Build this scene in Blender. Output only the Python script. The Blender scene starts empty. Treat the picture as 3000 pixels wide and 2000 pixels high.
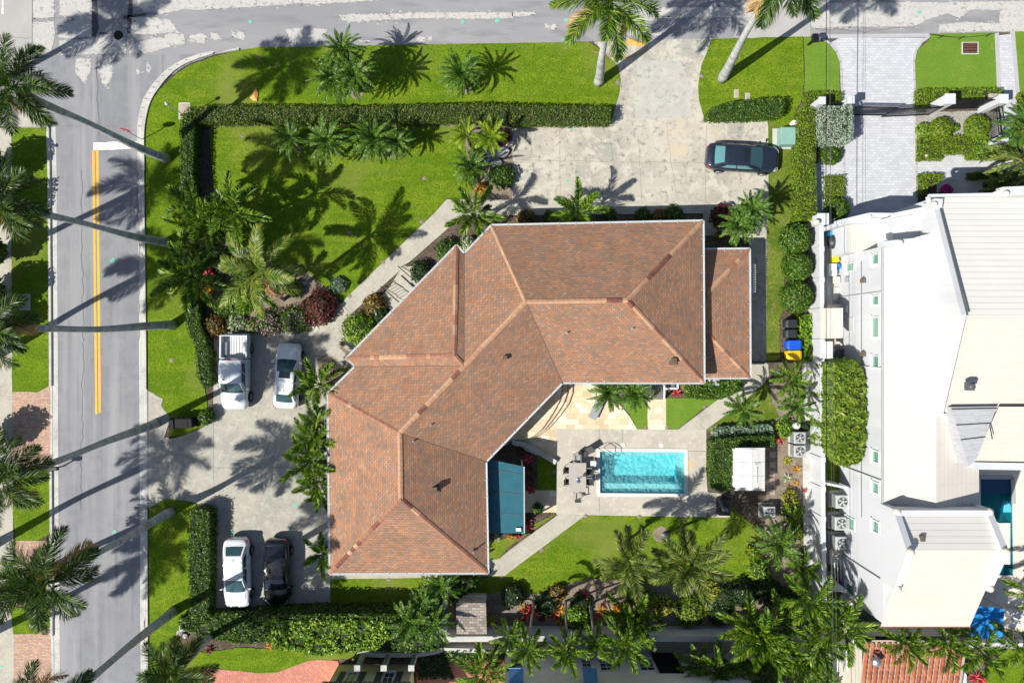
import bpy, bmesh, math, random
import numpy as np
from mathutils import Vector, Matrix, noise
from mathutils.geometry import tessellate_polygon
random.seed(7); RNG = np.random.default_rng(7)
C = bpy.context.scene.collection
SC = bpy.context.scene
H = 50.0
R = math.radians
# ---------------- camera, sky, sun, exposure ----------------
cam = bpy.data.cameras.new('camera'); cam.lens = 24.0; cam.sensor_width = 36.0
cam.clip_start = 1.0; cam.clip_end = 1000
camo = bpy.data.objects.new('camera', cam); C.objects.link(camo)
camo.location = (0, 0, H); camo.rotation_euler = (0, 0, 0)
SC.camera = camo
SUN_AZ = R(29.5); SUN_EL = R(45)
SD = Vector((math.cos(SUN_AZ)*math.cos(SUN_EL), math.sin(SUN_AZ)*math.cos(SUN_EL), -math.sin(SUN_EL)))
W = bpy.data.worlds.new('World'); SC.world = W; W.use_nodes = True
nt = W.node_tree; nt.nodes.clear()
wo = nt.nodes.new('ShaderNodeOutputWorld'); bg = nt.nodes.new('ShaderNodeBackground'); sk = nt.nodes.new('ShaderNodeTexSky')
sk.sky_type = 'NISHITA'; sk.sun_disc = False; sk.sun_elevation = SUN_EL; sk.sun_rotation = math.atan2(-SD.x, -SD.y)
bg.inputs['Strength'].default_value = 0.076
nt.links.new(sk.outputs[0], bg.inputs[0]); nt.links.new(bg.outputs[0], wo.inputs[0])
sl = bpy.data.lights.new('sun', 'SUN'); sl.energy = 5.0; sl.angle = R(0.5); sl.color = (1.0, 0.955, 0.87)
so = bpy.data.objects.new('sun', sl); C.objects.link(so); so.location = (-30, -20, 60)
so.rotation_euler = SD.to_track_quat('-Z', 'Y').to_euler()
SC.view_settings.view_transform = 'Standard'; SC.view_settings.look = 'None'
SC.view_settings.exposure = 0.42; SC.view_settings.gamma = 1.0
SC.cycles.max_bounces = 6; SC.cycles.diffuse_bounces = 3; SC.cycles.glossy_bounces = 2
SC.cycles.transparent_max_bounces = 8; SC.cycles.caustics_reflective = False; SC.cycles.caustics_refractive = False

# ---------------- helpers ----------------
def G(px, py, z=0.0):
    """surveyed plan position (photo pixels, 40 to the metre on the ground) of a point at height z"""
    f = (H - z) / H
    return Vector(((px-1500)/40*f, -(py-1000)/40*f, z))
def Q(c, r, s):
    return [(750*c + float(a.split(',')[0])/3.136, 500*r + float(a.split(',')[1])/3.136) for a in s.split()]
def P(s):
    return [tuple(float(v) for v in a.split(',')) for a in s.split()]
def tag(o, label=None, cat=None, group=None, kind=None):
    if label: o['label'] = label
    if cat: o['category'] = cat
    if group: o['group'] = group
    if kind: o['kind'] = kind
    return o
def link(name, me, parent=None, loc=(0,0,0)):
    o = bpy.data.objects.new(name, me); C.objects.link(o)
    if parent is not None: o.parent = parent
    o.location = loc
    return o
def empty(name, loc, label, cat, group=None, rz=0.0):
    o = bpy.data.objects.new(name, None); C.objects.link(o); o.location = loc; o.rotation_euler = (0,0,rz)
    o.empty_display_size = 0.3
    return tag(o, label, cat, group)
def copy_tree(o, loc=None, rz=None, label=None, group=None, scale=None, parent=None):
    c = o.copy(); C.objects.link(c)
    if parent is not None: c.parent = parent
    for ch in list(o.children): copy_tree(ch, parent=c)
    if loc is not None: c.location = loc
    if rz is not None: c.rotation_euler = (0,0,rz)
    if scale is not None: c.scale = (scale,)*3
    if label: c['label'] = label
    if group: c['group'] = group
    return c

class MB:
    def __init__(s): s.v = []; s.f = []; s.m = []; s.uv = {}; s.mats = []; s.cur = 0; s.smooth = False
    def mat(s, m):
        if m not in s.mats: s.mats.append(m)
        s.cur = s.mats.index(m); return s
    def face(s, pts, uvs=None):
        n = len(s.v); s.v += [tuple(p) for p in pts]; s.f.append(tuple(range(n, n+len(pts)))); s.m.append(s.cur)
        if uvs: s.uv[len(s.f)-1] = uvs
    def add(s, vs, fs):
        n = len(s.v); s.v += [tuple(p) for p in vs]
        for f in fs: s.f.append(tuple(i+n for i in f)); s.m.append(s.cur)
    def box(s, c, sz, rz=0.0, M=None):
        x, y, z = sz[0]/2, sz[1]/2, sz[2]/2
        vs = [Vector((a*x, b*y, d*z)) for d in (-1,1) for (a,b) in ((-1,-1),(1,-1),(1,1),(-1,1))]
        if M is None: M = Matrix.Translation(Vector(c)) @ Matrix.Rotation(rz, 4, 'Z')
        else: M = M @ Matrix.Translation(Vector(c))
        s.add([M @ v for v in vs], [(3,2,1,0),(4,5,6,7),(0,1,5,4),(1,2,6,5),(2,3,7,6),(3,0,4,7)])
        return s
    def bar(s, a, b, w, h=None):
        a = Vector(a); b = Vector(b); h = h or w; d = (b-a); L = d.length
        if L < 1e-6: return s
        d.normalize(); up = Vector((0,0,1)) if abs(d.z) < .95 else Vector((1,0,0))
        sd = d.cross(up).normalized(); u = sd.cross(d)
        vs = [p + sd*w/2*i + u*h/2*j for p in (a, b) for (i,j) in ((-1,-1),(1,-1),(1,1),(-1,1))]
        s.add(vs, [(0,1,2,3),(7,6,5,4),(1,0,4,5),(2,1,5,6),(3,2,6,7),(0,3,7,4)]); return s
    def tube(s, pts, rs, n=10, cap=True):
        pts = [Vector(p) for p in pts]
        if not hasattr(rs, '__len__'): rs = [rs]*len(pts)
        rings = []
        for i, p in enumerate(pts):
            t = (pts[min(i+1, len(pts)-1)] - pts[max(i-1, 0)]).normalized()
            up = Vector((0,0,1)) if abs(t.z) < .9 else Vector((0,1,0))
            a = t.cross(up).normalized(); b = t.cross(a)
            rings.append([p + (a*math.cos(k*2*math.pi/n) + b*math.sin(k*2*math.pi/n))*rs[i] for k in range(n)])
        vs = [v for r in rings for v in r]; fs = []
        for i in range(len(pts)-1):
            for k in range(n):
                k2 = (k+1) % n
                fs.append((i*n+k, i*n+k2, (i+1)*n+k2, (i+1)*n+k))
        if cap: fs.append(tuple(range(n-1, -1, -1))); fs.append(tuple((len(pts)-1)*n+k for k in range(n)))
        s.add(vs, fs); return s
    def lathe(s, c, prof, n=20):
        c = Vector(c); vs = []; fs = []
        for (r, z) in prof:
            for k in range(n):
                a = k*2*math.pi/n; vs.append(c + Vector((r*math.cos(a), r*math.sin(a), z)))
        for i in range(len(prof)-1):
            for k in range(n):
                k2 = (k+1) % n; fs.append((i*n+k, i*n+k2, (i+1)*n+k2, (i+1)*n+k))
        fs.append(tuple((len(prof)-1)*n+k for k in range(n)))
        s.add(vs, fs); return s
    def prism(s, poly, z0, z1, top=True, side=True):
        """poly: list of world xy; z1 may be scalar"""
        n = len(poly); a = sum(poly[i][0]*poly[(i+1)%n][1]-poly[(i+1)%n][0]*poly[i][1] for i in range(n))
        if a < 0: poly = poly[::-1]
        if top:
            tris = tessellate_polygon([[Vector((p[0], p[1], 0)) for p in poly]])
            vs = [(p[0], p[1], z1) for p in poly]; fs = []
            for t in tris:
                A, B, D = (Vector(vs[i][:2]) for i in t)
                cr = (B-A).x*(D-A).y-(B-A).y*(D-A).x
                fs.append(tuple(t) if cr > 0 else tuple(t)[::-1])
            s.add(vs, fs)
        if side:
            for i in range(n):
                p, q = poly[i], poly[(i+1)%n]
                s.face([(p[0],p[1],z0),(q[0],q[1],z0),(q[0],q[1],z1),(p[0],p[1],z1)])
        return s
    def grid(s, fn, nu, nv):
        vs = [fn(i/nu, j/nv) for j in range(nv+1) for i in range(nu+1)]
        s.add(vs, [(j*(nu+1)+i, j*(nu+1)+i+1, (j+1)*(nu+1)+i+1, (j+1)*(nu+1)+i) for j in range(nv) for i in range(nu)]); return s
    def build(s, name, mat=None, parent=None, origin=None, smooth=None, local=False, bevel=0, merge=False):
        """vertices are world positions unless local=True"""
        me = bpy.data.meshes.new(name); off = Vector((0,0,0))
        if not local:
            if parent is not None:
                p = parent
                while p is not None: off += p.location; p = p.parent
            elif origin is not None: off = Vector(origin)
        vs = [(v[0]-off.x, v[1]-off.y, v[2]-off.z) for v in s.v]
        me.from_pydata(vs, [], s.f)
        if mat is not None and not s.mats: me.materials.append(mat)
        for m in s.mats: me.materials.append(m)
        if s.mats: me.polygons.foreach_set('material_index', s.m)
        if s.uv:
            ul = me.uv_layers.new(name='UVMap')
            for fi, uvs in s.uv.items():
                pl = me.polygons[fi]
                for k, li in enumerate(pl.loop_indices): ul.data[li].uv = uvs[k]
        if merge:
            bm = bmesh.new(); bm.from_mesh(me); bmesh.ops.remove_doubles(bm, verts=bm.verts, dist=0.001)
            bmesh.ops.recalc_face_normals(bm, faces=bm.faces); bm.to_mesh(me); bm.free()
        sm = s.smooth if smooth is None else smooth
        if sm: me.polygons.foreach_set('use_smooth', [True]*len(me.polygons))
        me.update()
        o = bpy.data.objects.new(name, me); C.objects.link(o)
        if parent is not None: o.parent = parent
        elif origin is not None: o.location = origin
        if bevel:
            b = o.modifiers.new('bevel', 'BEVEL'); b.width = bevel; b.segments = 2; b.limit_method = 'ANGLE'; b.angle_limit = R(40)
        return o
def mesh_np(name, V, F, mats, mi=None, smooth=False):
    me = bpy.data.meshes.new(name)
    V = np.asarray(V, dtype=np.float32).reshape(-1, 3); nf = sum(len(f) for f in F)
    me.vertices.add(len(V)); me.vertices.foreach_set('co', V.ravel())
    loops = np.concatenate([np.asarray(f, dtype=np.int32).ravel() for f in F if len(f)])
    counts = np.concatenate([np.full(len(f), np.asarray(f).shape[1], dtype=np.int32) for f in F if len(f)])
    starts = np.concatenate([[0], np.cumsum(counts)[:-1]]).astype(np.int32)
    me.loops.add(len(loops)); me.loops.foreach_set('vertex_index', loops)
    me.polygons.add(len(counts)); me.polygons.foreach_set('loop_start', starts)
    try: me.polygons.foreach_set('loop_total', counts)
    except Exception: pass
    for m in mats: me.materials.append(m)
    if mi is not None: me.polygons.foreach_set('material_index', np.asarray(mi, dtype=np.int32))
    me.update(calc_edges=True); me.validate()
    if smooth: me.polygons.foreach_set('use_smooth', [True]*len(me.polygons))
    return me
def dense(poly, step=10, closed=True, amp=0.0, seed=0, smooth=False):
    rnd = random.Random(seed*131+7)
    if smooth:
        n = len(poly); out = []
        for i in range(n if closed else n-1):
            p0, p1, p2, p3 = (poly[(i+k-1) % n] if closed else poly[min(max(i+k-1,0),n-1)] for k in range(4))
            for t in (0, .25, .5, .75):
                out.append(tuple(0.5*((2*p1[a])+(-p0[a]+p2[a])*t+(2*p0[a]-5*p1[a]+4*p2[a]-p3[a])*t*t+(-p0[a]+3*p1[a]-3*p2[a]+p3[a])*t**3) for a in (0,1)))
        if not closed: out.append(poly[-1])
        poly = out
    n = len(poly); out = []
    for i in range(n if closed else n-1):
        a, b = poly[i], poly[(i+1)%n]; L = math.hypot(b[0]-a[0], b[1]-a[1]); k = max(1, int(L/step))
        for j in range(k):
            t = j/k; q = [a[0]+(b[0]-a[0])*t, a[1]+(b[1]-a[1])*t]
            if amp: q[0] += rnd.gauss(0, amp); q[1] += rnd.gauss(0, amp)
            out.append(tuple(q))
    return out
def sheet(name, polys, z, mat, kind='structure', holes=None, thick=0.0, **kw):
    """flat ground sheet(s) from plan outlines; thick>0 gives it a real edge down to z-thick"""
    if polys and not isinstance(polys[0], list): polys = [polys]
    mb = MB()
    for pl in polys:
        w = [G(x, y)[:2] for x, y in pl]
        loops = [[Vector((a, b, 0)) for a, b in w]] + [[Vector((*G(x, y)[:2], 0)) for x, y in h] for h in (holes or [])]
        flat = [v for l in loops for v in l]; tris = tessellate_polygon(loops); fs = []
        for t in tris:
            A, B, D = (flat[i] for i in t)
            fs.append(tuple(t) if (B-A).cross(D-A).z > 0 else tuple(t)[::-1])
        mb.add([(v.x, v.y, z) for v in flat], fs)
        if thick:
            for l in loops:
                for i in range(len(l)):
                    p, q = l[i], l[(i+1) % len(l)]
                    mb.face([(p.x,p.y,z-thick),(q.x,q.y,z-thick),(q.x,q.y,z),(p.x,p.y,z)])
    o = mb.build(name, mat); tag(o, kind=kind, **kw); return o
def inpoly(x, y, poly):
    r = False; n = len(poly); j = n-1
    for i in range(n):
        if ((poly[i][1] > y) != (poly[j][1] > y)) and (x < (poly[j][0]-poly[i][0])*(y-poly[i][1])/(poly[j][1]-poly[i][1]+1e-12)+poly[i][0]): r = not r
        j = i
    return r
def offset_poly(poly, d):
    """inset (d>0) of a CCW or CW polygon of xy"""
    n = len(poly); a = sum(poly[i][0]*poly[(i+1)%n][1]-poly[(i+1)%n][0]*poly[i][1] for i in range(n)); sg = 1 if a > 0 else -1
    out = []
    for i in range(n):
        p0, p1, p2 = Vector(poly[i-1][:2]), Vector(poly[i][:2]), Vector(poly[(i+1)%n][:2])
        e1 = (p1-p0).normalized(); e2 = (p2-p1).normalized()
        n1 = Vector((-e1.y, e1.x))*sg; n2 = Vector((-e2.y, e2.x))*sg; b = (n1+n2); 
        k = d/max(0.3, (1+n1.dot(n2)))
        out.append((p1.x+b.x*k, p1.y+b.y*k))
    return out

# ---------------- materials ----------------
MATS = {}
def newmat(name):
    m = bpy.data.materials.new(name); m.use_nodes = True; n = m.node_tree; n.nodes.clear()
    out = n.nodes.new('ShaderNodeOutputMaterial'); b = n.nodes.new('ShaderNodeBsdfPrincipled'); n.links.new(b.outputs[0], out.inputs[0])
    return m, n, b, out
def rgb(c): return (c[0], c[1], c[2], 1.0)
def hexc(h):
    h = h.lstrip('#'); v = [int(h[i:i+2], 16)/255 for i in (0,2,4)]
    return tuple(x/12.92 if x <= .04045 else ((x+.055)/1.055)**2.4 for x in v)
def noisy(name, base, layers=(), rough=.85, bump=None, coord='pos', metal=0.0, spec=.3, coat=0.0):
    """base colour, then layers (scale, detail, colour, lo, hi[, stretch]) mixed in by noise"""
    m, n, b, out = newmat(name); L = n.links.new
    if coord == 'pos': src = n.nodes.new('ShaderNodeNewGeometry').outputs['Position']
    else: src = n.nodes.new('ShaderNodeTexCoord').outputs['Object']
    col = n.nodes.new('ShaderNodeRGB'); col.outputs[0].default_value = rgb(base); cur = col.outputs[0]
    for i, ly in enumerate(layers):
        sc, det, c, lo, hi = ly[:5]
        mp = n.nodes.new('ShaderNodeMapping'); mp.inputs['Location'].default_value = (i*13.7, i*7.3, i*3.1)
        if len(ly) > 5: mp.inputs['Scale'].default_value = ly[5]
        L(src, mp.inputs[0])
        t = n.nodes.new('ShaderNodeTexNoise'); t.inputs['Scale'].default_value = sc; t.inputs['Detail'].default_value = det; t.inputs['Roughness'].default_value = .6
        L(mp.outputs[0], t.inputs['Vector'])
        mr = n.nodes.new('ShaderNodeMapRange'); mr.inputs[1].default_value = lo; mr.inputs[2].default_value = hi; L(t.outputs['Fac'], mr.inputs[0])
        mx = n.nodes.new('ShaderNodeMix'); mx.data_type = 'RGBA'; L(mr.outputs[0], mx.inputs[0]); L(cur, mx.inputs[6]); mx.inputs[7].default_value = rgb(c); cur = mx.outputs[2]
    L(cur, b.inputs['Base Color']); b.inputs['Roughness'].default_value = rough; b.inputs['Metallic'].default_value = metal
    b.inputs['Specular IOR Level'].default_value = spec; b.inputs['Coat Weight'].default_value = coat
    if bump:
        t = n.nodes.new('ShaderNodeTexNoise'); t.inputs['Scale'].default_value = bump[0]; t.inputs['Detail'].default_value = 4; L(src, t.inputs['Vector'])
        bp = n.nodes.new('ShaderNodeBump'); bp.inputs['Strength'].default_value = bump[1]; bp.inputs['Distance'].default_value = bump[2]
        L(t.outputs['Fac'], bp.inputs['Height']); L(bp.outputs[0], b.inputs['Normal'])
    return m
def leafmat(name, cols, rough=.42, trans=.22, spec=.32, big=None):
    """per-leaf random colour along a ramp, some light through the leaf"""
    m, n, b, out = newmat(name); L = n.links.new
    g = n.nodes.new('ShaderNodeNewGeometry'); r = n.nodes.new('ShaderNodeValToRGB')
    e = r.color_ramp.elements; k = len(cols)
    while len(e) < k: e.new(.5)
    for i, c in enumerate(cols): e[i].position = i/(k-1); e[i].color = rgb(c)
    fac = g.outputs['Random Per Island']
    t = n.nodes.new('ShaderNodeTexNoise'); t.inputs['Scale'].default_value = 1.6; t.inputs['Detail'].default_value = 2; L(g.outputs['Position'], t.inputs['Vector'])
    ad = n.nodes.new('ShaderNodeMath'); ad.operation = 'MULTIPLY_ADD'; L(t.outputs['Fac'], ad.inputs[0]); ad.inputs[1].default_value = .7; ad.inputs[2].default_value = -.35
    a2 = n.nodes.new('ShaderNodeMath'); a2.operation = 'ADD'; a2.use_clamp = True; L(fac, a2.inputs[0]); L(ad.outputs[0], a2.inputs[1])
    L(a2.outputs[0], r.inputs[0]); L(r.outputs[0], b.inputs['Base Color'])
    b.inputs['Roughness'].default_value = rough; b.inputs['Specular IOR Level'].default_value = spec
    if trans:
        tr = n.nodes.new('ShaderNodeBsdfTranslucent'); mx = n.nodes.new('ShaderNodeMixShader'); mx.inputs[0].default_value = trans
        L(r.outputs[0], tr.inputs[0]); L(b.outputs[0], mx.inputs[1]); L(tr.outputs[0], mx.inputs[2]); L(mx.outputs[0], out.inputs[0])
    return m
def brickmat(name, cols, bw, bh, mortar, mcol, coord='pos', rot=0.0, rough=.8, bump=.3, offset=.5, noise_amt=.15, tint=None, spec=.3, msmooth=.1):
    m, n, b, out = newmat(name); L = n.links.new
    if coord == 'pos': src = n.nodes.new('ShaderNodeNewGeometry').outputs['Position']
    elif coord == 'uv':
        u = n.nodes.new('ShaderNodeUVMap'); u.uv_map = 'UVMap'; src = u.outputs[0]
    else: src = n.nodes.new('ShaderNodeTexCoord').outputs['Object']
    mp = n.nodes.new('ShaderNodeMapping'); mp.inputs['Rotation'].default_value = (0,0,rot); L(src, mp.inputs[0])
    bt = n.nodes.new('ShaderNodeTexBrick'); bt.offset = offset; bt.inputs['Scale'].default_value = 1.0
    bt.inputs['Brick Width'].default_value = bw; bt.inputs['Row Height'].default_value = bh; bt.inputs['Mortar Size'].default_value = mortar
    bt.inputs['Mortar Smooth'].default_value = msmooth
    bt.inputs['Color1'].default_value = (0,0,0,1); bt.inputs['Color2'].default_value = (1,1,1,1); bt.inputs['Mortar'].default_value = (.5,.5,.5,1)
    L(mp.outputs[0], bt.inputs['Vector'])
    r = n.nodes.new('ShaderNodeValToRGB'); r.color_ramp.interpolation = 'CONSTANT' if len(cols) > 2 else 'LINEAR'
    e = r.color_ramp.elements; k = len(cols)
    while len(e) < k: e.new(.5)
    for i, c in enumerate(cols): e[i].position = i/k if len(cols) > 2 else i; e[i].color = rgb(c)
    L(bt.outputs['Color'], r.inputs[0]); cur = r.outputs[0]
    t = n.nodes.new('ShaderNodeTexNoise'); t.inputs['Scale'].default_value = .7; t.inputs['Detail'].default_value = 8; t.inputs['Roughness'].default_value = .7; L(src, t.inputs['Vector'])
    mr = n.nodes.new('ShaderNodeMapRange'); mr.inputs[1].default_value = .3; mr.inputs[2].default_value = .7; mr.inputs[3].default_value = 1-noise_amt; mr.inputs[4].default_value = 1+noise_amt; L(t.outputs['Fac'], mr.inputs[0])
    mu = n.nodes.new('ShaderNodeMix'); mu.data_type = 'RGBA'; mu.blend_type = 'MULTIPLY'; mu.inputs[0].default_value = 1; L(cur, mu.inputs[6]); L(mr.outputs[0], mu.inputs[7]); cur = mu.outputs[2]
    mx = n.nodes.new('ShaderNodeMix'); mx.data_type = 'RGBA'; L(bt.outputs['Fac'], mx.inputs[0]); L(cur, mx.inputs[6]); mx.inputs[7].default_value = rgb(mcol)
    L(mx.outputs[2], b.inputs['Base Color']); b.inputs['Roughness'].default_value = rough; b.inputs['Specular IOR Level'].default_value = spec
    if bump:
        iv = n.nodes.new('ShaderNodeMath'); iv.operation = 'SUBTRACT'; iv.inputs[0].default_value = 1; L(bt.outputs['Fac'], iv.inputs[1])
        bp = n.nodes.new('ShaderNodeBump'); bp.inputs['Strength'].default_value = bump; bp.inputs['Distance'].default_value = .02; L(iv.outputs[0], bp.inputs['Height']); L(bp.outputs[0], b.inputs['Normal'])
    return m
def plain(name, c, rough=.6, metal=0.0, spec=.5, coat=0.0, var=.12):
    d = tuple(x*(1-var) for x in c)
    return noisy(name, c, [(1.5, 5, d, .35, .75)], rough=rough, metal=metal, spec=spec, coat=coat)
def glassmat(name, c, rough=.08):
    m, n, b, out = newmat(name); b.inputs['Base Color'].default_value = rgb(c); b.inputs['Roughness'].default_value = rough
    b.inputs['Specular IOR Level'].default_value = .8; b.inputs['Coat Weight'].default_value = .6; b.inputs['Coat Roughness'].default_value = .03
    return m
M_grass = noisy('lawn_grass', (.160,.255,.007), [(.22,5,(.215,.285,.016),.4,.60),(.9,6,(.085,.175,.005),.45,.70),(1.3,4,(.105,.19,.006),.46,.62,(.12,1,1)),(3,7,(.21,.25,.03),.5,.72),(1.6,8,(.26,.25,.08),.62,.74),(14,5,(.05,.125,.004),.45,.60),(.15,4,(.19,.22,.045),.54,.72),(30,3,(.20,.26,.03),.56,.7)], rough=.9, bump=(22,.9,.06), spec=.1)
M_grass_dry = noisy('lawn_grass_dry', (.19,.24,.035), [(.5,5,(.10,.16,.012),.4,.6),(3,6,(.25,.22,.10),.52,.72),(16,4,(.06,.10,.01),.45,.65)], rough=.9, bump=(22,.9,.06), spec=.1)
M_grass_fine = noisy('lawn_grass_fine', (.13,.24,.025), [(.8,5,(.17,.26,.035),.4,.65),(2.2,4,(.33,.30,.10),.64,.74),(12,5,(.085,.175,.016),.45,.7)], rough=.9, bump=(24,.7,.05), spec=.1)
M_soil = noisy('garden_soil', (.11,.085,.065), [(1.2,6,(.19,.155,.12),.45,.7),(9,6,(.045,.034,.026),.48,.65),(24,3,(.26,.22,.18),.62,.7)], rough=.95, bump=(18,.9,.06), spec=.1)
M_mulch = noisy('sandy_mulch', (.27,.22,.17), [(1.5,6,(.17,.135,.10),.42,.65),(8,6,(.36,.31,.25),.5,.7),(20,4,(.09,.07,.05),.55,.68)], rough=.95, bump=(18,.9,.06), spec=.1)
M_asph = noisy('asphalt', (.235,.24,.262), [(.25,6,(.275,.28,.295),.4,.65),(1.2,8,(.205,.21,.23),.45,.7),(30,2,(.15,.152,.165),.5,.75),(.9,8,(.30,.30,.31),.5,.68,(1,.05,1)),(2.4,6,(.18,.185,.20),.56,.72,(1,.04,1))], rough=.9, bump=(40,.35,.02), spec=.25)
M_asph_ew = noisy('asphalt_cross_street', (.265,.265,.28), [(.3,6,(.32,.315,.32),.4,.65,(.3,1,1)),(1.5,8,(.215,.216,.235),.5,.7,(.25,1,1)),(30,2,(.18,.18,.19),.5,.75)], rough=.9, bump=(40,.35,.02), spec=.25)
M_asph_dark = noisy('asphalt_repair', (.20,.205,.225), [(1,7,(.25,.25,.265),.4,.7),(30,2,(.14,.14,.155),.5,.75)], rough=.9, bump=(40,.35,.02))
M_bare = noisy('bare_concrete_road', (.49,.475,.445), [(3.5,9,(.30,.30,.31),.54,.60),(.8,7,(.44,.43,.41),.42,.65),(4,7,(.53,.515,.48),.5,.7),(22,3,(.30,.295,.29),.58,.72)], rough=.9, bump=(35,.35,.02), spec=.2)
M_beige = noisy('old_beige_road', (.42,.405,.385), [(.5,7,(.37,.36,.35),.42,.65),(25,3,(.33,.32,.31),.5,.7)], rough=.9, bump=(40,.3,.02), spec=.2)
M_kerb = noisy('kerb_concrete', (.50,.49,.46), [(.8,7,(.38,.37,.355),.45,.65),(6,6,(.58,.57,.54),.5,.7),(20,4,(.26,.25,.24),.64,.74)], rough=.85, bump=(25,.5,.02), spec=.2)
M_conc = noisy('driveway_concrete', (0.459,0.428,0.358), [(.22,7,(0.342,0.328,0.288),.42,.60),(1.1,10,(0.510,0.483,0.409),.48,.60),(2.6,12,(0.224,0.219,0.200),.54,.68),(9,8,(0.561,0.532,0.460),.55,.68),(30,3,(0.275,0.264,0.237),.57,.70),(.35,8,(0.520,0.448,0.335),.58,.72)], rough=.9, bump=(25,.5,.02), spec=.2)
M_conc_w = noisy('west_driveway_concrete', (0.408,0.388,0.335), [(.3,6,(0.342,0.328,0.293),.42,.60),(1.6,9,(0.459,0.438,0.372),.48,.64),(5,9,(0.245,0.234,0.209),.56,.70),(30,3,(0.286,0.274,0.246),.56,.70)], rough=.9, bump=(25,.4,.02), spec=.2)
M_path = noisy('path_concrete', (0.439,0.418,0.349), [(.7,7,(0.367,0.348,0.298),.42,.62),(5,8,(0.500,0.478,0.405),.5,.68),(22,3,(0.306,0.289,0.251),.6,.72)], rough=.9, bump=(25,.4,.02), spec=.2)
M_deck = noisy('pool_deck', (0.479,0.443,0.372), [(.5,7,(0.408,0.383,0.326),.42,.62),(3,8,(0.541,0.507,0.432),.5,.68),(25,3,(0.377,0.353,0.307),.6,.72)], rough=.85, bump=(30,.4,.02), spec=.25)
M_trav = brickmat('travertine', [(.66,.53,.36),(.74,.61,.43),(.60,.47,.31),(.78,.68,.52),(.70,.56,.38)], .61, .405, .008, (.42,.34,.25), rough=.7, bump=.2, noise_amt=.16)
M_paver = brickmat('pale_paver', [(.48,.49,.515),(.51,.52,.55),(.46,.47,.50),(.53,.54,.565)], .34, .19, .010, (.36,.37,.41), rough=.8, bump=.3, noise_amt=.08)
M_paver_edge = plain('paver_edge', (.42,.42,.43), rough=.8)
M_brick = brickmat('brick_paver', [(.50,.28,.19),(.58,.36,.24),(.44,.27,.22),(.55,.42,.27),(.47,.31,.26)], .21, .11, .012, (.25,.19,.16), rough=.85, bump=.3)
M_brick_s = brickmat('red_brick_paver', [(.58,.20,.13),(.52,.22,.16),(.60,.27,.19),(.47,.20,.17)], .21, .11, .012, (.30,.14,.11), rot=R(45), rough=.85, bump=.3)
M_yellow = noisy('yellow_paint', (.80,.44,.03), [(3,8,(.62,.36,.06),.5,.7),(14,6,(.36,.28,.16),.58,.66)], rough=.7)
M_white_line = noisy('white_road_paint', (.78,.78,.76), [(3,8,(.60,.60,.58),.5,.7),(9,8,(.35,.35,.36),.57,.62)], rough=.7)
M_green_mark = noisy('green_spray', (.05,.55,.33), [(9,6,(.28,.42,.36),.42,.58)], rough=.8)
ROOFC = [(0.298, 0.174, 0.114), (0.38, 0.185, 0.102), (0.334, 0.188, 0.118), (0.265, 0.174, 0.125), (0.399, 0.215, 0.122), (0.348, 0.174, 0.102), (0.271, 0.18, 0.131), (0.371, 0.193, 0.114), (0.242, 0.167, 0.125)]
M_roof = brickmat('shingles', ROOFC, .27, .14, .010, (.19,.12,.09), coord='uv', rough=.92, bump=.7, noise_amt=.20, spec=.15)
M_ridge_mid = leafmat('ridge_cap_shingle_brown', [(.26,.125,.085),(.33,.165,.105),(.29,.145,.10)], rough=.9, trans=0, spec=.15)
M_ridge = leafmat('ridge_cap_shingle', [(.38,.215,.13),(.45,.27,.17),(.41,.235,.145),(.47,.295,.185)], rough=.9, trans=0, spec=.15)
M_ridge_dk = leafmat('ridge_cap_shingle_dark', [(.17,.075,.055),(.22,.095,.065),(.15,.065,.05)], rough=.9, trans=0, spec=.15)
M_valley = plain('valley_flashing', (.16,.09,.07), rough=.9)
M_gutter = plain('white_gutter', (.50,.53,.54), rough=.4)
M_stucco_w = noisy('white_stucco', (.56,.575,.60), [(.6,7,(.50,.515,.54),.48,.68,(1,1,.15)),(5,7,(.46,.47,.48),.60,.76,(1,1,.12))], rough=.8)
M_stucco_b = plain('beige_stucco', (.88,.83,.74), rough=.85)
M_stucco_y = plain('yellow_stucco', (.82,.72,.42), rough=.85)
M_stucco_c = plain('cream_stucco', (.66,.62,.52), rough=.85)
M_teal_metal = plain('teal_metal_roof', (.012,.115,.155), rough=.45, var=.25)
M_white = plain('white_paint', (.76,.77,.77), rough=.5)
M_black = plain('black_metal', (.010,.011,.014), rough=.45, spec=.25)
M_dark = plain('dark_plastic', (.025,.03,.034), rough=.45)
M_rubber = plain('rubber', (.012,.012,.014), rough=.6, spec=.12)
M_alu = plain('aluminium', (.55,.56,.58), rough=.35, metal=.8)
M_grey = plain('grey_enamel', (.40,.42,.42), rough=.5)
M_lgrey = plain('pale_grey_enamel', (.58,.60,.60), rough=.5)
M_dkgrey = plain('dark_grey', (.09,.095,.10), rough=.6)
M_greybox = plain('utility_box_green', (.22,.40,.34), rough=.6)
M_pad = plain('concrete_pad', (.50,.49,.46), rough=.9)
M_cover = noisy('weathered_cover', (.42,.36,.29), [(4,6,(.28,.24,.20),.45,.7)], rough=.9)
M_rust = noisy('rusty_grate', (.20,.09,.06), [(6,5,(.10,.05,.04),.45,.7)], rough=.9)
M_blue = plain('blue_plastic', (.01,.09,.62), rough=.4)
M_yel_pl = plain('yellow_plastic', (.80,.50,.01), rough=.4)
M_blue_fab = plain('blue_fabric', (.015,.27,.72), rough=.8)
M_blue_awn = plain('blue_awning', (.25,.52,.90), rough=.5)
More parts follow.
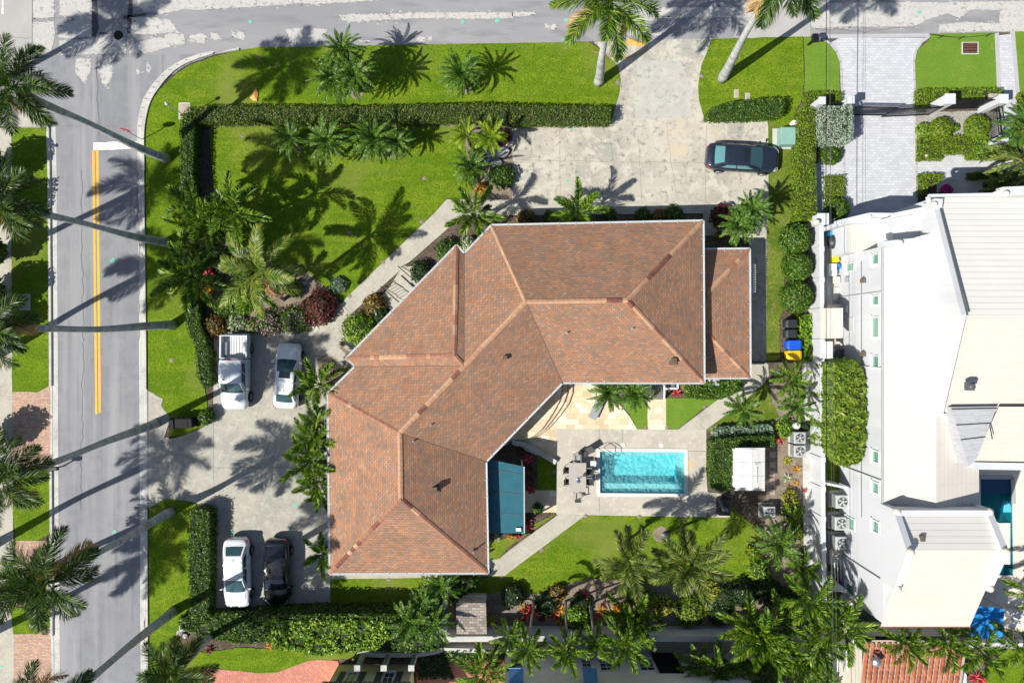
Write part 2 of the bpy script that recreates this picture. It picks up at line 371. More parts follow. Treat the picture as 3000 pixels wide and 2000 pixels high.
M_trunk = noisy('royal_palm_trunk', (.44,.45,.44), [(2,6,(.33,.34,.34),.45,.65),(5,6,(.52,.53,.51),.5,.7),(.8,3,(.26,.27,.26),.5,.64,(1,1,7)),(2.2,4,(.50,.50,.47),.56,.7,(.6,.6,5))], rough=.8, bump=(9,.5,.03), coord='obj', spec=.2)
M_trunk_s = noisy('small_palm_trunk', (.36,.33,.28), [(3,6,(.22,.19,.15),.45,.65,(1,1,5)),(9,6,(.44,.41,.36),.5,.7)], rough=.85, bump=(14,.6,.03), coord='obj', spec=.2)
M_bark = noisy('bark', (.14,.10,.07), [(5,6,(.08,.055,.04),.45,.7)], rough=.9, coord='obj')
M_shaft = plain('crownshaft', (.14,.26,.05), rough=.4)
LF_royal = leafmat('royal_fronds', [(.008,.026,.006),(.016,.05,.008),(.035,.09,.010),(.075,.15,.016),(.16,.23,.035)], rough=.36)
LF_fox = leafmat('foxtail_fronds', [(.022,.05,.008),(.05,.10,.014),(.10,.16,.02),(.20,.25,.035),(.38,.38,.09)], rough=.45)
LF_pygmy = leafmat('pygmy_fronds', [(.010,.04,.006),(.022,.08,.008),(.05,.14,.010),(.11,.22,.016),(.26,.36,.06)], rough=.36)
LF_adon = leafmat('bright_fronds', [(.008,.035,.004),(.022,.08,.006),(.06,.16,.008),(.16,.28,.012),(.38,.48,.04)], rough=.38)  # pale yellow ramp end paints sunlit highlights into some leaflets
LF_yel = leafmat('yellow_fronds', [(.05,.12,.006),(.12,.22,.009),(.22,.33,.014),(.34,.42,.03)], rough=.4)
LF_coco = leafmat('coconut_fronds', [(.015,.055,.006),(.045,.12,.010),(.11,.19,.014),(.24,.29,.03),(.42,.40,.08)], rough=.38)
LF_dead = leafmat('dead_fronds', [(.26,.15,.06),(.42,.26,.10),(.55,.38,.16),(.62,.47,.22)], rough=.8)
LF_hedge = leafmat('hedge_leaves', [(.018,.06,.005),(.04,.11,.008),(.08,.17,.012),(.15,.22,.025)], rough=.45)
LF_hedge_r = leafmat('hedge_leaves_ruddy', [(.03,.075,.006),(.065,.13,.010),(.11,.18,.016),(.19,.16,.045)], rough=.45)
LF_hedge_y = leafmat('lime_hedge_leaves', [(.07,.15,.004),(.12,.215,.006),(.17,.26,.010),(.23,.27,.02)], rough=.5)
LF_lime = leafmat('lime_leaves', [(.05,.14,.006),(.11,.23,.01),(.19,.33,.018),(.32,.43,.04)], rough=.4)
LF_olive = leafmat('silver_leaves', [(.16,.22,.15),(.26,.34,.24),(.36,.44,.33),(.48,.55,.44)], rough=.6)
LF_grey = leafmat('grey_green_leaves', [(.10,.17,.11),(.17,.26,.17),(.26,.35,.24)], rough=.6)
LF_varieg = leafmat('variegated_leaves', [(.10,.18,.06),(.30,.38,.20),(.55,.60,.38),(.20,.28,.12)], rough=.5)
LF_bamboo = leafmat('bamboo_leaves', [(.05,.10,.01),(.10,.19,.014),(.17,.26,.02),(.28,.34,.04)], rough=.5)
LF_red = leafmat('red_leaves', [(.16,.012,.02),(.38,.025,.04),(.62,.06,.08),(.70,.16,.14)], rough=.45)
LF_dred = leafmat('dark_red_leaves', [(.05,.010,.014),(.10,.018,.02),(.17,.035,.03),(.12,.06,.03)], rough=.5)
LF_orange = leafmat('orange_leaves', [(.35,.10,.012),(.55,.20,.02),(.65,.33,.03),(.30,.22,.03)], rough=.5)
LF_brown = leafmat('bronze_leaves', [(.10,.05,.02),(.20,.11,.03),(.30,.20,.04),(.16,.15,.03)], rough=.5)
LF_gold = leafmat('golden_leaves', [(.20,.24,.02),(.38,.36,.03),(.55,.48,.06),(.14,.22,.02)], rough=.45)
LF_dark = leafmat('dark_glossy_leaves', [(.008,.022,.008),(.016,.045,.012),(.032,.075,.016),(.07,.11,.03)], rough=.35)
LF_pink = leafmat('pink_blossom', [(.55,.12,.40),(.70,.28,.58),(.78,.48,.66)], rough=.6)
LF_magenta = leafmat('magenta_blossom', [(.42,.01,.20),(.60,.02,.30),(.70,.06,.38)], rough=.6)
# ---------------- ground, roads, paving ----------------
POOL = P('1757,1322 2004.5,1323.6 2006,1445.5 1757.8,1443')
NPOOL = P('2872,1399 2964,1399 2968,1684 2924,1684 2924,1652 2959,1652 2959,1531 2926,1531 2872,1500')
sheet('ground', [P('-2600,-2600 5600,-2600 5600,4600 -2600,4600')], -0.02, M_soil, holes=[POOL, NPOOL])
def jag(poly, amp=1.5, step=7, seed=1): return dense(poly, step, True, amp, seed)
sheet('cross_street', [P('-1500,-170 4600,-170 4600,40 3000,93 2880,97 2640,101 2380,107 2250,110 2100,114 1787,120 1500,128 1126,134 941,139 750,141 640,158 560,185 500,222 455,275 428,335 402,420 170,440 60,440 60,370 -1500,370')], 0.0, M_asph_ew)
sheet('main_road', [P('90,300 120,163 560,160 640,170 560,188 500,222 455,275 431,318 411,372 404,420 404,500 407,1000 410,1500 412,2000 420,3500 190,3500 176,2000 172,1500 169,1000 166,500 163,372 130,372')], 0.006, M_asph)
# bare concrete showing through the worn asphalt
sheet('worn_beige_road', [jag(P('-1500,-300 92,-300 95,30 95,175 66,200 30,205 -1500,205'), .4, 12), jag(P('2236,-300 2375,-300 2374,108 2245,112 2215,112 2150,110 2160,60'), .5, 10, 2)], 0.011, M_beige)
bp = []
bp.append(jag(Q(0,0,'300,-400 490,-400 500,160 310,175 305,170'), .5))
bp.append(jag(Q(0,0,'300,205 500,200 505,350 470,480 300,500'), .7))
bp.append(jag(Q(0,0,'545,-400 845,-400 845,340 700,350 540,350 540,230 700,190 700,165 545,140'), 1.0))
bp.append(jag(Q(0,0,'545,375 850,360 1150,350 1160,495 560,510'), 1.0))
bp.append(jag(Q(0,0,'1190,420 1420,350 1560,320 1690,315 1700,405 1560,430 1400,485 1180,490'), 1.3))
bp.append(jag(Q(0,0,'1240,-400 2360,-400 2360,62 1850,92 1690,90 1500,125 1330,110 1260,60'), 1.3))
bp.append(jag(Q(0,0,'1400,160 1560,190 1650,300 1400,315 1210,320 1180,250 1210,165'), 1.5))
bp.append(jag(Q(0,0,'700,540 830,540 835,660 800,700 780,770 700,690 690,600'), 1.5))
bp.append(jag(Q(0,0,'900,510 1010,510 1045,600 1030,700 985,800 940,770 900,640'), 2.0, 4))
bp.append(jag(Q(0,0,'1345,585 1380,600 1390,640 1365,670 1345,640'), 1.2, 4)); bp.append(jag(Q(0,0,'1250,635 1290,650 1285,680 1250,670'), 1.2, 4))
bp.append(jag(Q(0,0,'1930,300 1985,310 2030,350 1990,375 1945,350'), 1.2, 4)); bp.append(jag(Q(0,0,'1740,330 1850,310 1910,330 1880,400 1750,390'), 1.5, 4))
bp.append(jag(Q(0,0,'2130,305 2220,290 2255,330 2230,370 2130,340'), 1.2, 4))
bp.append(jag(Q(1,0,'750,142 900,132 1240,130 1420,120 1800,115 2360,115 2360,170 2000,175 1500,168 1100,190 900,205 800,190'), 1.0, 6))
bp.append(jag(Q(1,0,'0,-400 1130,-400 1130,5 900,20 540,40 400,32 250,45 0,60'), 1.0, 6))
bp.append(jag(Q(1,0,'260,265 450,262 660,270 650,300 600,330 660,380 380,410 300,375 290,320'), 1.5, 5))
bp.append(jag(Q(1,0,'1480,345 1540,335 1560,370 1535,402 1485,395'), .8, 4)); bp.append(jag(Q(1,0,'1580,345 1615,340 1615,372 1585,375'), .8, 4))
bp.append(jag(Q(1,0,'945,372 1060,375 1040,388 950,386'), .8, 4))
bp.append(jag(Q(2,0,'0,115 150,112 235,122 220,140 120,150 0,155'), 1.0, 5))
bp.append(jag(Q(2,0,'560,130 700,115 900,100 1400,70 1720,70 2240,66 2240,155 1700,165 1350,170 1240,200 950,205 860,150 600,145'), 1.2, 6))
bp.append(jag(Q(2,0,'930,225 1250,195 1225,320 1100,330 930,330'), 1.6, 5)); bp.append(jag(Q(2,0,'1280,305 1370,300 1370,328 1270,328'), 1.0, 4))
bp.append(jag(Q(2,0,'300,235 400,225 420,250 360,275 310,260'), 1.4, 4))
bp.append(jag(Q(3,0,'400,40 650,30 1200,25 1800,20 2400,12 3600,0 3600,270 2400,290 1575,296 1572,235 1800,205 2128,218 2128,95 1850,92 1760,170 1640,125 1460,180 1380,235 1100,250 700,245 395,265'), 1.0, 7))
sheet('bare_road_patch', bp, 0.015, M_bare)
rs = random.Random(5); sp1, sp2 = [], []
for pl in bp:
    cx = sum(p[0] for p in pl)/len(pl); cy = sum(p[1] for p in pl)/len(pl); per = len(pl)
    for k in range(int(per*.9)):
        x, y = rs.choice(pl); 
        if not (-60 < x < 3060 and -40 < y < 400): continue
        r_ = rs.uniform(.8, 3.2); dx, dy = rs.gauss(0, 4), rs.gauss(0, 4); q = [(x+dx+math.cos(a)*r_*rs.uniform(.5,1.5)*1.4, y+dy+math.sin(a)*r_*rs.uniform(.4,1.1)) for a in [j*1.047 for j in range(6)]]
        (sp1 if rs.random() < .5 else sp2).append(q)
sheet('bare_road_patch', sp1, 0.0185, M_bare); sheet('asphalt_remnant', sp2, 0.0215, M_asph_ew)
cr = [[tuple(p) for p in Q(0,0,'845,-100 880,-100 905,260 880,345 845,345')], Q(0,0,'1190,-100 1215,-100 1215,220 1190,310 1165,300'), Q(0,0,'1130,150 1340,125 1340,145 1140,180'), Q(0,0,'910,300 990,305 985,318 915,318')]
sheet('tar_repair', [jag(c, .6, 5, 3) for c in cr], 0.020, plain('tar', (.06,.062,.07), rough=.8))
# thin cracks and joints
crk = MB()
def crack(pts, w=.028, z=.021, wob=.06, seed=0):
    rnd = random.Random(seed); pts = dense(pts, 18, False)+[pts[-1]]
    w_ = [G(*p)[:2] for p in pts]; w_ = [(a+rnd.gauss(0,wob), b+rnd.gauss(0,wob)) for a, b in w_]
    for (a, b) in zip(w_, w_[1:]):
        d = Vector((b[0]-a[0], b[1]-a[1])); 
        if d.length < 1e-4: continue
        nrm = Vector((-d.y, d.x)).normalized()*w/2
        crk.add([(a[0]-nrm.x,a[1]-nrm.y,z),(b[0]-nrm.x,b[1]-nrm.y,z),(b[0]+nrm.x,b[1]+nrm.y,z),(a[0]+nrm.x,a[1]+nrm.y,z)], [(0,1,2,3)])
crack(P('284,165 288,400'), seed=1); crack(P('95,0 95,170'), .05, wob=.01, seed=2); crack(Q(3,0,'400,270 640,275 900,290 1150,255 1400,235'), .06, seed=3)
crack(Q(0,1,'750,0 748,300 757,1000 765,1568'), .03, seed=4); crack(Q(0,2,'765,0 755,600 740,1568'), .025, seed=5); crack(Q(0,1,'1270,0 1275,600 1275,1568'), .05, seed=6)
crack(P('140,370 380,370'), .02, wob=.01, seed=7); crack(P('0,110 94,112'), .03, seed=8); crack(P('850,20 860,0'), .04, seed=9); crack(P('1145,45 1150,62'), .04, seed=10)
for i, (a, b) in enumerate([((1550,372),(1562,500)),((1640,372),(1640,600)),((1950,360),(1985,600)),((2070,355),(2065,600)),((1500,470),(2250,480)),((1870,400),(1880,600)),((1780,370),(1800,480))]): crack([a, b], .022, .034, .025, 20+i)
for i, (a, b) in enumerate([((626,1235),(627,1490)),((627,1369),(965,1369)),((850,975),(935,1050)),((435,1145),(434,1490))]): crack([a, b], .03, .034, .005, 40+i)
for i, (a, b) in enumerate([((1203,757),(1240,790)),((1300,650),(1325,672)),((1100,850),(1135,885)),((1005,895),(1035,925)),((795,1280),(770,1350)),((900,1150),(930,1180)),((1755,1257),(1755,1312)),((1824,1257),(1822,1312)),((1755,1453),(1756,1505)),((2014,1321),(2069,1321))]): crack([a, b], .025, .042, .01, 60+i)
kj_pts = 0
tag(crk.build('pavement_cracks', plain('crack_dark', (.19,.185,.175), rough=.95)), kind='structure')
# painted lines
ym = MB()
for xs in (((270.5,440),(277.5,440),(286.0,1213),(279.5,1213)), ((282,440),(289,440),(296,1207),(289.5,1210))):
    q = [G(*p)[:2] for p in xs]; ym.prism(list(q)[::-1], 0, .014, side=False)
tag(ym.build('yellow_centre_line', M_yellow), kind='structure')
sheet('stop_line', [jag(P('274,418 402,414 402,436 274,441'), .6, 9)], 0.014, M_white_line)
sheet('edge_line', [jag(P('6,0 11,0 11,42 5,42'), .2, 9)], 0.022, M_white_line)
gm = []
def blob(x, y, r, sd):
    rnd = random.Random(sd); return [(x+math.cos(k*math.pi/5)*r*rnd.uniform(.5,1.1), y+math.sin(k*math.pi/5)*r*rnd.uniform(.5,1.1)) for k in range(10)]
for k, (x, y, r) in enumerate([(331,764,9),(1356,66,8),(1457,62,9),(1659,60,8),(1652,115,7),(336,1556,7),(336,1585,8),(107,1968,8),(6,1950,7),(2692,37,8),(734,65,7)]): gm.append(blob(x, y, r, k))
sheet('green_utility_mark', gm, 0.024, M_green_mark)
sheet('green_utility_mark', [blob(866,1478,8,20), blob(1673,376,8,21), blob(1663,530,5,22), blob(680,1557,7,23)], 0.040, M_green_mark)
# kerbs / gutters with a raised lip
def gutter(outer, inner, zi=.012, zo=.13, lip=.35):
    """inner = road side, outer = lawn side; both open px polylines of equal length"""
    mb = MB(); o = [G(*p) for p in outer]; i_ = [G(*p) for p in inner]
    for k in range(len(o)-1):
        m0 = i_[k].lerp(o[k], 1-lip); m1 = i_[k+1].lerp(o[k+1], 1-lip)
        def z(v, h): return (v.x, v.y, h)
        mb.face([z(i_[k],zi), z(m0,zi-.004), z(m1,zi-.004), z(i_[k+1],zi)][::1])
        mb.face([z(m0,zi-.004), z(m0.lerp(o[k],.18),zo), z(m1.lerp(o[k+1],.18),zo), z(m1,zi-.004)])
        mb.face([z(m0.lerp(o[k],.18),zo), z(o[k],zo), z(o[k+1],zo), z(m1.lerp(o[k+1],.18),zo)])
        mb.face([z(o[k],zo), z(o[k],-.02), z(o[k+1],-.02), z(o[k+1],zo)])
    ob = mb.build('kerb', M_kerb); tag(ob, kind='structure'); return ob
gutter(P('424.5,500 430.5,1000 431,1140'), P('404,500 407,1000 408,1140'))
gutter(P('434,1489 434,1500 436,2000 440,3000'), P('410,1489 410,1500 412,2000 418,3000'))
gutter(P('431,1140 434,1489'), P('408,1140 410,1489'), zo=.03)
gutter(P('138.7,372 142,500 146.5,1000 147,1130'), P('163,372 166,500 169.5,1000 170,1130'))
gutter(P('147,1130 148,1380'), P('170,1130 171,1380'), zo=.03)
gutter(P('148,1380 150,1860'), P('171,1380 175,1860'))
gutter(P('150,1860 152,2000 156,3000'), P('175,1860 176,2000 184,3000'), zo=.03)
ko = Q(0,0,'1335,1568 1330,1280 1335,1180 1350,1080 1372,985 1398,920 1425,870 1470,810 1510,755 1560,700 1615,650 1675,610 1745,575 1850,535 1960,500')
ki = Q(0,0,'1265,1568 1260,1280 1262,1150 1272,1070 1290,985 1318,900 1352,850 1385,795 1425,745 1475,690 1535,635 1610,585 1700,540 1830,495 1970,470')
gutter(ko, ki, lip=.5)
gutter(Q(0,0,'2060,488 2130,475 2200,465'), Q(0,0,'2050,475 2125,450 2195,438'), lip=.6)
kj = MB()
for a, b in list(zip(ko, ki))[2:14]:
    A, B = G(*a, .14), G(*b, .14); A.z = .138; B.z = .02
    kj.bar(B, A, .03, .012)
tag(kj.build('kerb_joint', plain('joint_dark', (.10,.10,.095), rough=.95)), kind='structure')
sheet('kerb_side_soil', [jag(Q(0,0,'1372,985 1425,880 1510,765 1640,650 1745,585 1960,505 2200,470 2210,490 2000,545 1820,640 1700,700 1560,830 1440,960'), .8, 8)], 0.012, noisy('dark_leaf_litter', (.05,.042,.035), [(10,6,(.14,.11,.08),.5,.65)], rough=.95))
# lawns
LZ = 0.03
sheet('lawn', [jag(P('424,408 425,376 432,325 441,300 462,270 492,240 520,215 560,190 625,168 700,148 760,139 941,137.5 1126,133 1500,127 1723,124 1750,140 1780,166 1797,179 1812,198 1818,230 1816,271 1806,303 1789,362 1480,372 575,366 545,372 550,700 556,960 585,1060 600,1130 610,1200 625,1233 542,1274 495,1285 500,1240 497,1220 472,1188 478,1169 433,1142 430,1000 424,500'), .5, 9)], LZ, M_grass)
sheet('lawn', [jag(P('612,372 700,364 850,366 1000,372 1200,366 1350,372 1362,430 1385,520 1382,584 1308,583 1273,622 1101,787 1004,885 960,845 900,800 800,780 700,760 640,640 622,520 616,420'), .5, 9)], LZ+.004, M_grass)
sheet('lawn', [jag(P('435,1489 481,1461 520,1463 574,1474 575,1480 560,1800 530,1850 522,1870 540,1900 600,1910 700,1895 800,1900 1060,1890 1060,1925 960,1932 920,1931 860,1950 810,1968 760,1970 600,1953 590,2000 590,2600 438,2600 436,2000'), .5, 9)], LZ, M_grass)
sheet('lawn', [jag(P('968,1690 1429,1690 1440,1670 1462,1636 1500,1620 1715,1508 2069,1509 2140,1480 2235,1560 2225,1600 2215,1660 2195,1700 2130,1705 1900,1715 1800,1698 1730,1695 1640,1715 1600,1735 1560,1738 1500,1728 1440,1735 1310,1742 1300,1790 968,1790'), .5, 9)], LZ, M_grass_dry if False else M_grass)
sheet('lawn', [jag(P('1429,1590 1500,1570 1630,1502 1620,1512 1490,1600 1462,1636 1429,1640'), .3, 9)], LZ+.004, M_grass)
sheet('lawn', [P('1574,1310 1612,1355 1630,1360 1630,1435 1574,1435')], LZ+.004, M_grass)
sheet('lawn', [jag(P('1805,1170 1897,1165 1897,1257 1866,1257 1845,1215 1820,1180'), .3, 9)], LZ+.008, M_grass_fine)
sheet('lawn', [jag(P('1951,1165 2100,1166 2095,1180 2060,1195 1985,1257 1951,1257'), .3, 9)], LZ+.004, M_grass_fine)
sheet('lawn', [jag(P('2070,1258 2160,1190 2250,1118 2262,1180 2285,1220 2260,1245 2200,1245 2110,1240 2075,1262'), .5, 9)], LZ, M_grass_dry)
sheet('lawn', [jag(P('2250,354 2255,335 2290,335 2330,360 2327,480 2325,650 2300,740 2295,900 2284,940 2284,1060 2245,1060 2246,700 2252,600'), .6, 9)], LZ, M_grass_dry)
sheet('lawn', [jag(P('2083,115 2352,108 2356,240 2346,300 2330,325 2330,400 2252,356 2255,335 2290,330 2288,296 2210,296 2120,306 2068,335 2064,351 2048,297 2045,249 2055,191 2071,153'), .5, 9)], LZ+.004, M_grass)
sheet('lawn', [jag(P('2354,108 2400,115 2420,125 2445,150 2458,180 2460,270 2356,272 2358,200'), .3, 9)], LZ+.004, M_grass_fine)
sheet('lawn', [jag(P('2722,100 2916,97 2922,180 2928,262 2680,266 2678,180 2690,145 2722,118'), .3, 9)], LZ+.004, M_grass_fine)
sheet('lawn', [jag(P('2966,94 3600,80 3600,270 2982,275 2975,200'), .3, 9)], LZ+.004, M_grass_fine)
sheet('lawn', [jag(P('2860,1990 2880,1960 2960,1890 3600,1890 3600,2500 2900,2500'), .6, 9)], LZ+.004, M_grass)
sheet('lawn', [jag(P('35,376 138,376 142,500 146,1000 146,1130 108,1148 80,1147 36,1148'), .5, 9), jag(P('50,1380 60,1376 148,1380 149,1560 110,1583 46,1583 38,1500'), .5, 9), jag(P('30,1777 148,1777 150,1835 110,1855 40,1857'), .5, 9)], LZ, M_grass)
# brick and concrete on the left verge
sheet('brick_apron', [P('37,1147 80,1147 108,1149 146,1130 148,1368 37,1368'), P('46,1583 149,1583 149,1775 46,1775'), P('41,1857 110,1855 150,1835 152,2100 41,2100')], 0.026, M_brick, thick=.05)
sheet('side_pavement', [P('-1500,376 34,376 35,1000 36,1000 38,1500 42,1700 40,3000 -1500,3000'), P('54,310 137,310 137,372 95,372 54,372')], 0.022, M_path, thick=.05)
for y in (610,720,880,1010,1112,1170,1230,1502,1585,1700,1880,1940): crack([(-60, y), (37, y)], .03, .026, .004, y)
sheet('lawn', [P('-1500,-1800 4600,-1800 4600,-240 -1500,-240')], 0.03, M_grass)
sheet('side_pavement', [P('-1500,-235 4600,-235 4600,-175 -1500,-175')], 0.03, M_path, thick=.05)
sheet('lawn', [P('3600,-100 6000,-100 6000,-101 3601,-101')], .01, M_grass) if False else None
# driveways
apron = P('1468,374 1789,362 1806,303 1816,271 1818,230 1812,198 1797,179 1780,166 1757,140 1740,123 2092,113 2083,124 2071,153 2055,191 2045,249 2048,297 2064,351 2250,354 2252,600 2245,700 2245,1065 2195,1065 2195,700 2130,690 2060,690 2060,612 1500,612 1490,560 1480,440')
sheet('driveway', [apron], 0.03, M_conc, thick=.06)
sheet('driveway_patch', [jag(P('1865,178 1990,180 2030,260 2020,340 1870,352'), 1, 9)], 0.034, noisy('grey_conc', (.425,.41,.375), [(1.1,10,(.48,.465,.425),.45,.62),(2.6,12,(.27,.265,.255),.55,.70),(12,6,(.34,.335,.32),.56,.7)], rough=.9))
westd = P('433,1140 478,1169 472,1188 497,1220 495,1240 481,1282 542,1274 590,1255 625,1233 627,968 769,972 919,972 1002,946 1060,1000 1010,1050 990,1100 967,1150 968,1784 632,1784 628,1488 574,1472 520,1462 481,1461 433,1489')
sheet('west_driveway', [westd], 0.03, M_conc_w, thick=.06)
# paths
sheet('path', [P('1308,584.5 1500,584 1800,590 2060,596 2060,625 1500,631 1356,631 1196,771 1027,921 1002,946 940,985 915,970 1101,788.6 1273,624')], 0.036, M_path, thick=.05)
sheet('path', [P('968,1677 1440,1677 1429,1640 1462,1636 1500,1605 1640,1503 1715,1508 1500,1668 1478,1685 1440,1686 1180,1692 968,1695')], 0.037, M_path, thick=.05)
sheet('path', [P('1986,1258 2100,1172 2150,1130 2175,1100 2195,1065 2250,1065 2252,1100 2240,1120 2160,1190 2068,1258')], 0.037, M_path, thick=.05)
sheet('house_entry_slab', [P('1145,835 1180,780 1420,780 1400,950 1180,920')], 0.05, M_path, thick=.06)
DECKP = P('1629.5,1255.5 2069,1258 2069,1390 2073,1445 2069,1508 2138,1510 2138,1515 1630,1506')
sheet('pool_deck', [DECKP], 0.033, M_deck, holes=[POOL], thick=.06)
sheet('pool_deck', [P('2069,1440 2112,1445 2138,1510 2069,1509')], 0.037, M_path, thick=.06)
sheet('deck_repair', [jag(P('2015,1349 2031,1350 2032,1370 2016,1369'), .5, 6)], .038, plain('orange_stain', (.62,.44,.26)))
sheet('travertine_patio', [P('1500,1110 1730,1110 1790,1160 1820,1190 1845,1220 1866,1257 1630,1256 1630,1500 1535,1500 1535,1434 1613,1434 1613,1352 1500,1300'), P('1897,1165 1951,1165 1951,1257 1897,1257')], 0.030, M_trav, thick=.06)
# soil and mulch beds
sheet('flower_bed', [jag(P('617,372 1000,367 1350,362 1420,365 1420,376 1350,373 1200,367 1000,374 850,368 700,366 640,368 614,390'), .8, 9)], 0.041, M_mulch)
sheet('flower_bed', [jag(P('1352,365 1490,370 1500,400 1502,500 1500,584 1382,584 1385,520 1362,430'), .6, 9)], 0.038, M_mulch)
sheet('flower_bed', [jag(P('820,785 850,795 905,800 960,845 1000,890 915,968 830,972 627,970 600,930 600,780 640,640 700,720'), 1, 9)], 0.040, M_mulch)
sheet('flower_bed', [jag(P('930,1050 1000,1015 1060,1050 1000,1130 968,1160 940,1120'), .6, 9)], 0.040, M_mulch)
sheet('flower_bed', [jag(P('1310,1742 1440,1735 1500,1726 1560,1738 1600,1735 1640,1715 1730,1693 1800,1696 1900,1713 2130,1703 2195,1698 2215,1660 2225,1600 2240,1560 2245,1500 2340,1500 2350,1720 2350,1850 1310,1830'), .8, 9)], 0.040, M_mulch)
sheet('flower_bed', [jag(P('2250,1118 2375,1065 2378,1500 2240,1500 2245,1440 2230,1300 2255,1240 2285,1220 2262,1180'), .8, 9)], 0.038, M_mulch)
sheet('side_yard_path', [P('2349,1065 2376,1065 2382,1500 2388,1800 2360,1800 2352,1500')], 0.044, M_kerb, thick=.06)
sheet('stone_edging', [jag(P('960,1020 985,1010 1035,1055 1010,1075 960,1040'), .8, 5)], .045, M_path)
for i in range(9):
    pass
# east neighbour's paving
sheet('paver_driveway', [P('2460,112 2722,112 2700,128 2684,150 2679,180 2682,260 2684,340 2686,480 2688,510 2688,640 2400,660 2400,400 2470,340 2466,250 2464,180 2455,150 2435,125')], 0.032, M_paver, thick=.06)
sheet('paver_driveway', [P('2924,105 2966,100 2980,330 3600,330 3600,450 2936,450 2934,330 2928,200'), P('2380,478 2470,478 2470,900 2380,900')], 0.037, M_paver, thick=.06)
sheet('paver_walk', [P('2688,472 3200,470 3200,505 2688,508')], 0.042, M_paver, thick=.06)
sheet('paver_walk', [P('2762,457 2830,457 2830,575 2762,575')], 0.048, M_paver, thick=.06)
pe = MB()
def edging(pts, w=.3, z=.044):
    pts = [G(*p) for p in pts]
    for a, b in zip(pts, pts[1:]):
        a = Vector((a.x,a.y,z-.03)); b = Vector((b.x,b.y,z-.03)); d = (b-a).normalized()*w*.3
        pe.bar(a-d*.3, b+d*.3, w, .06)
edging(P('2384,108 2722,104'), .28); edging(dense(P('2722,106 2700,124 2683,148 2676,180 2679,262 2681,340 2684,480 2686,575'), 22, False)+[(2686,575)], .16, .048); edging(dense(P('2410,116 2432,128 2452,152 2463,182 2467,270 2470,330 2472,480 2473,600'), 22, False)+[(2473,600)], .16, .048)
edging(P('2919,98 2926,262 2936,330')); edging(P('2966,94 2980,270 2984,330'), z=.049); edging(P('2758,474 2758,455 2832,455 2832,474'), .24)
tag(pe.build('paver_edging', M_paver_edge), kind='structure')
sheet('side_yard_pavers', [P('2395,640 2480,640 2480,1060 2400,1060')], 0.028, brickmat('yard_paver', [(.52,.47,.40),(.60,.55,.47),(.46,.41,.36),(.56,.52,.45)], .38, .2, .014, (.32,.28,.25)), thick=.05)
sheet('side_yard_lawn', [P('2408,1060 2500,1060 2500,1850 2412,1850')], 0.028, M_grass)
sheet('pool_terrace', [P('2846,1330 3600,1330 3600,1880 2846,1880')], 0.03, brickmat('cream_terrace', [(.66,.60,.52),(.72,.66,.58)], 1.2, .8, .01, (.5,.45,.38), noise_amt=.05), holes=[NPOOL], thick=.05)
sheet('front_terrace', [P('2744,527 2878,527 2878,570 2744,570')], .05, M_kerb, thick=.1)
sheet('gravel_bed', [jag(P('2686,330 2880,325 2930,330 2932,450 2830,470 2690,470'), .6, 8), jag(P('2395,420 2470,425 2470,480 2395,480'), .5, 8)], 0.03, noisy('pale_gravel', (.42,.40,.37), [(14,6,(.22,.20,.18),.45,.62)], rough=.95, bump=(20,1,.05)))
sheet('brick_driveway', [P('630,2600 590,2000 600,1955 680,1962 760,1970 810,1968 860,1950 900,1935 930,1931 990,1934 1000,1960 990,2600'), P('1220,1910 1480,1905 1480,2100 1220,2100')], 0.034, M_brick_s, thick=.05)
sheet('yard_paving', [P('2440,1850 2512,1850 2512,2200 2440,2200')], 0.05, noisy('dark_slate', (.05,.075,.085), [(3,5,(.09,.11,.12),.45,.65)], rough=.7), thick=.05)
sheet('alley', [P('1300,1872 2480,1872 2480,1930 1300,1930')], 0.022, M_path)
# ---------------- main house ----------------
ZE, ZR = 3.6, 5.95
def roof_facet(mb, pts, eave=None):
    """pts: 3D; uv in metres, u horizontal, v up the slope"""
    n = Vector((0,0,0)); c = pts[0]
    for i in range(1, len(pts)-1): n += (pts[i]-c).cross(pts[i+1]-c)
    n.normalize()
    if n.z < 0: pts = pts[::-1]; n = -n
    up = (Vector((0,0,1)) - n*n.z)
    up = up.normalized() if up.length > 1e-3 else Vector((0,1,0))
    u = up.cross(n)
    mb.face(pts, [(p.dot(u), p.dot(up)) for p in pts])
hroot = empty('house', G(1560,1030), 'large angled bungalow under a brown and orange shingle hip roof beside the pool', 'house')
E = dict(nw=(1440,661), ne=(2059,648), se=(2062,1121), inn=(1647,1120), inn2=(1423,1351), sse=(1429,1677), ssw=(967,1679), w=(961,1152), n1=(1042,1073), b1=(1016,1049), b2=(1337,720), n2=(1360,745))
e = {k: G(*v, ZE) for k, v in E.items()}
r1, r2, r3, r4 = G(1838,879,ZR), G(1541,884,ZR), G(1171,1268,ZR), G(1174,1461,ZR-.05)
ap = G(1331,1041,ZR-.08); rb = r2.lerp(r3, .49)
mb = MB()
for f in ([e['nw'],e['ne'],r1,r2],[e['ne'],e['se'],r1],[e['se'],e['inn'],r2,r1],[e['nw'],r2,rb,e['n2']],[rb,r3,e['w'],e['n1']],[e['b1'],e['b2'],ap],[e['b2'],e['n2'],rb,ap],[e['b1'],ap,rb,e['n1']],[r2,e['inn'],e['inn2'],r3],[e['w'],r3,r4,e['ssw']],[e['ssw'],r4,e['sse']],[e['sse'],r4,r3,e['inn2']]):
    roof_facet(mb, f)
roof = mb.build('roof', M_roof, hroot)
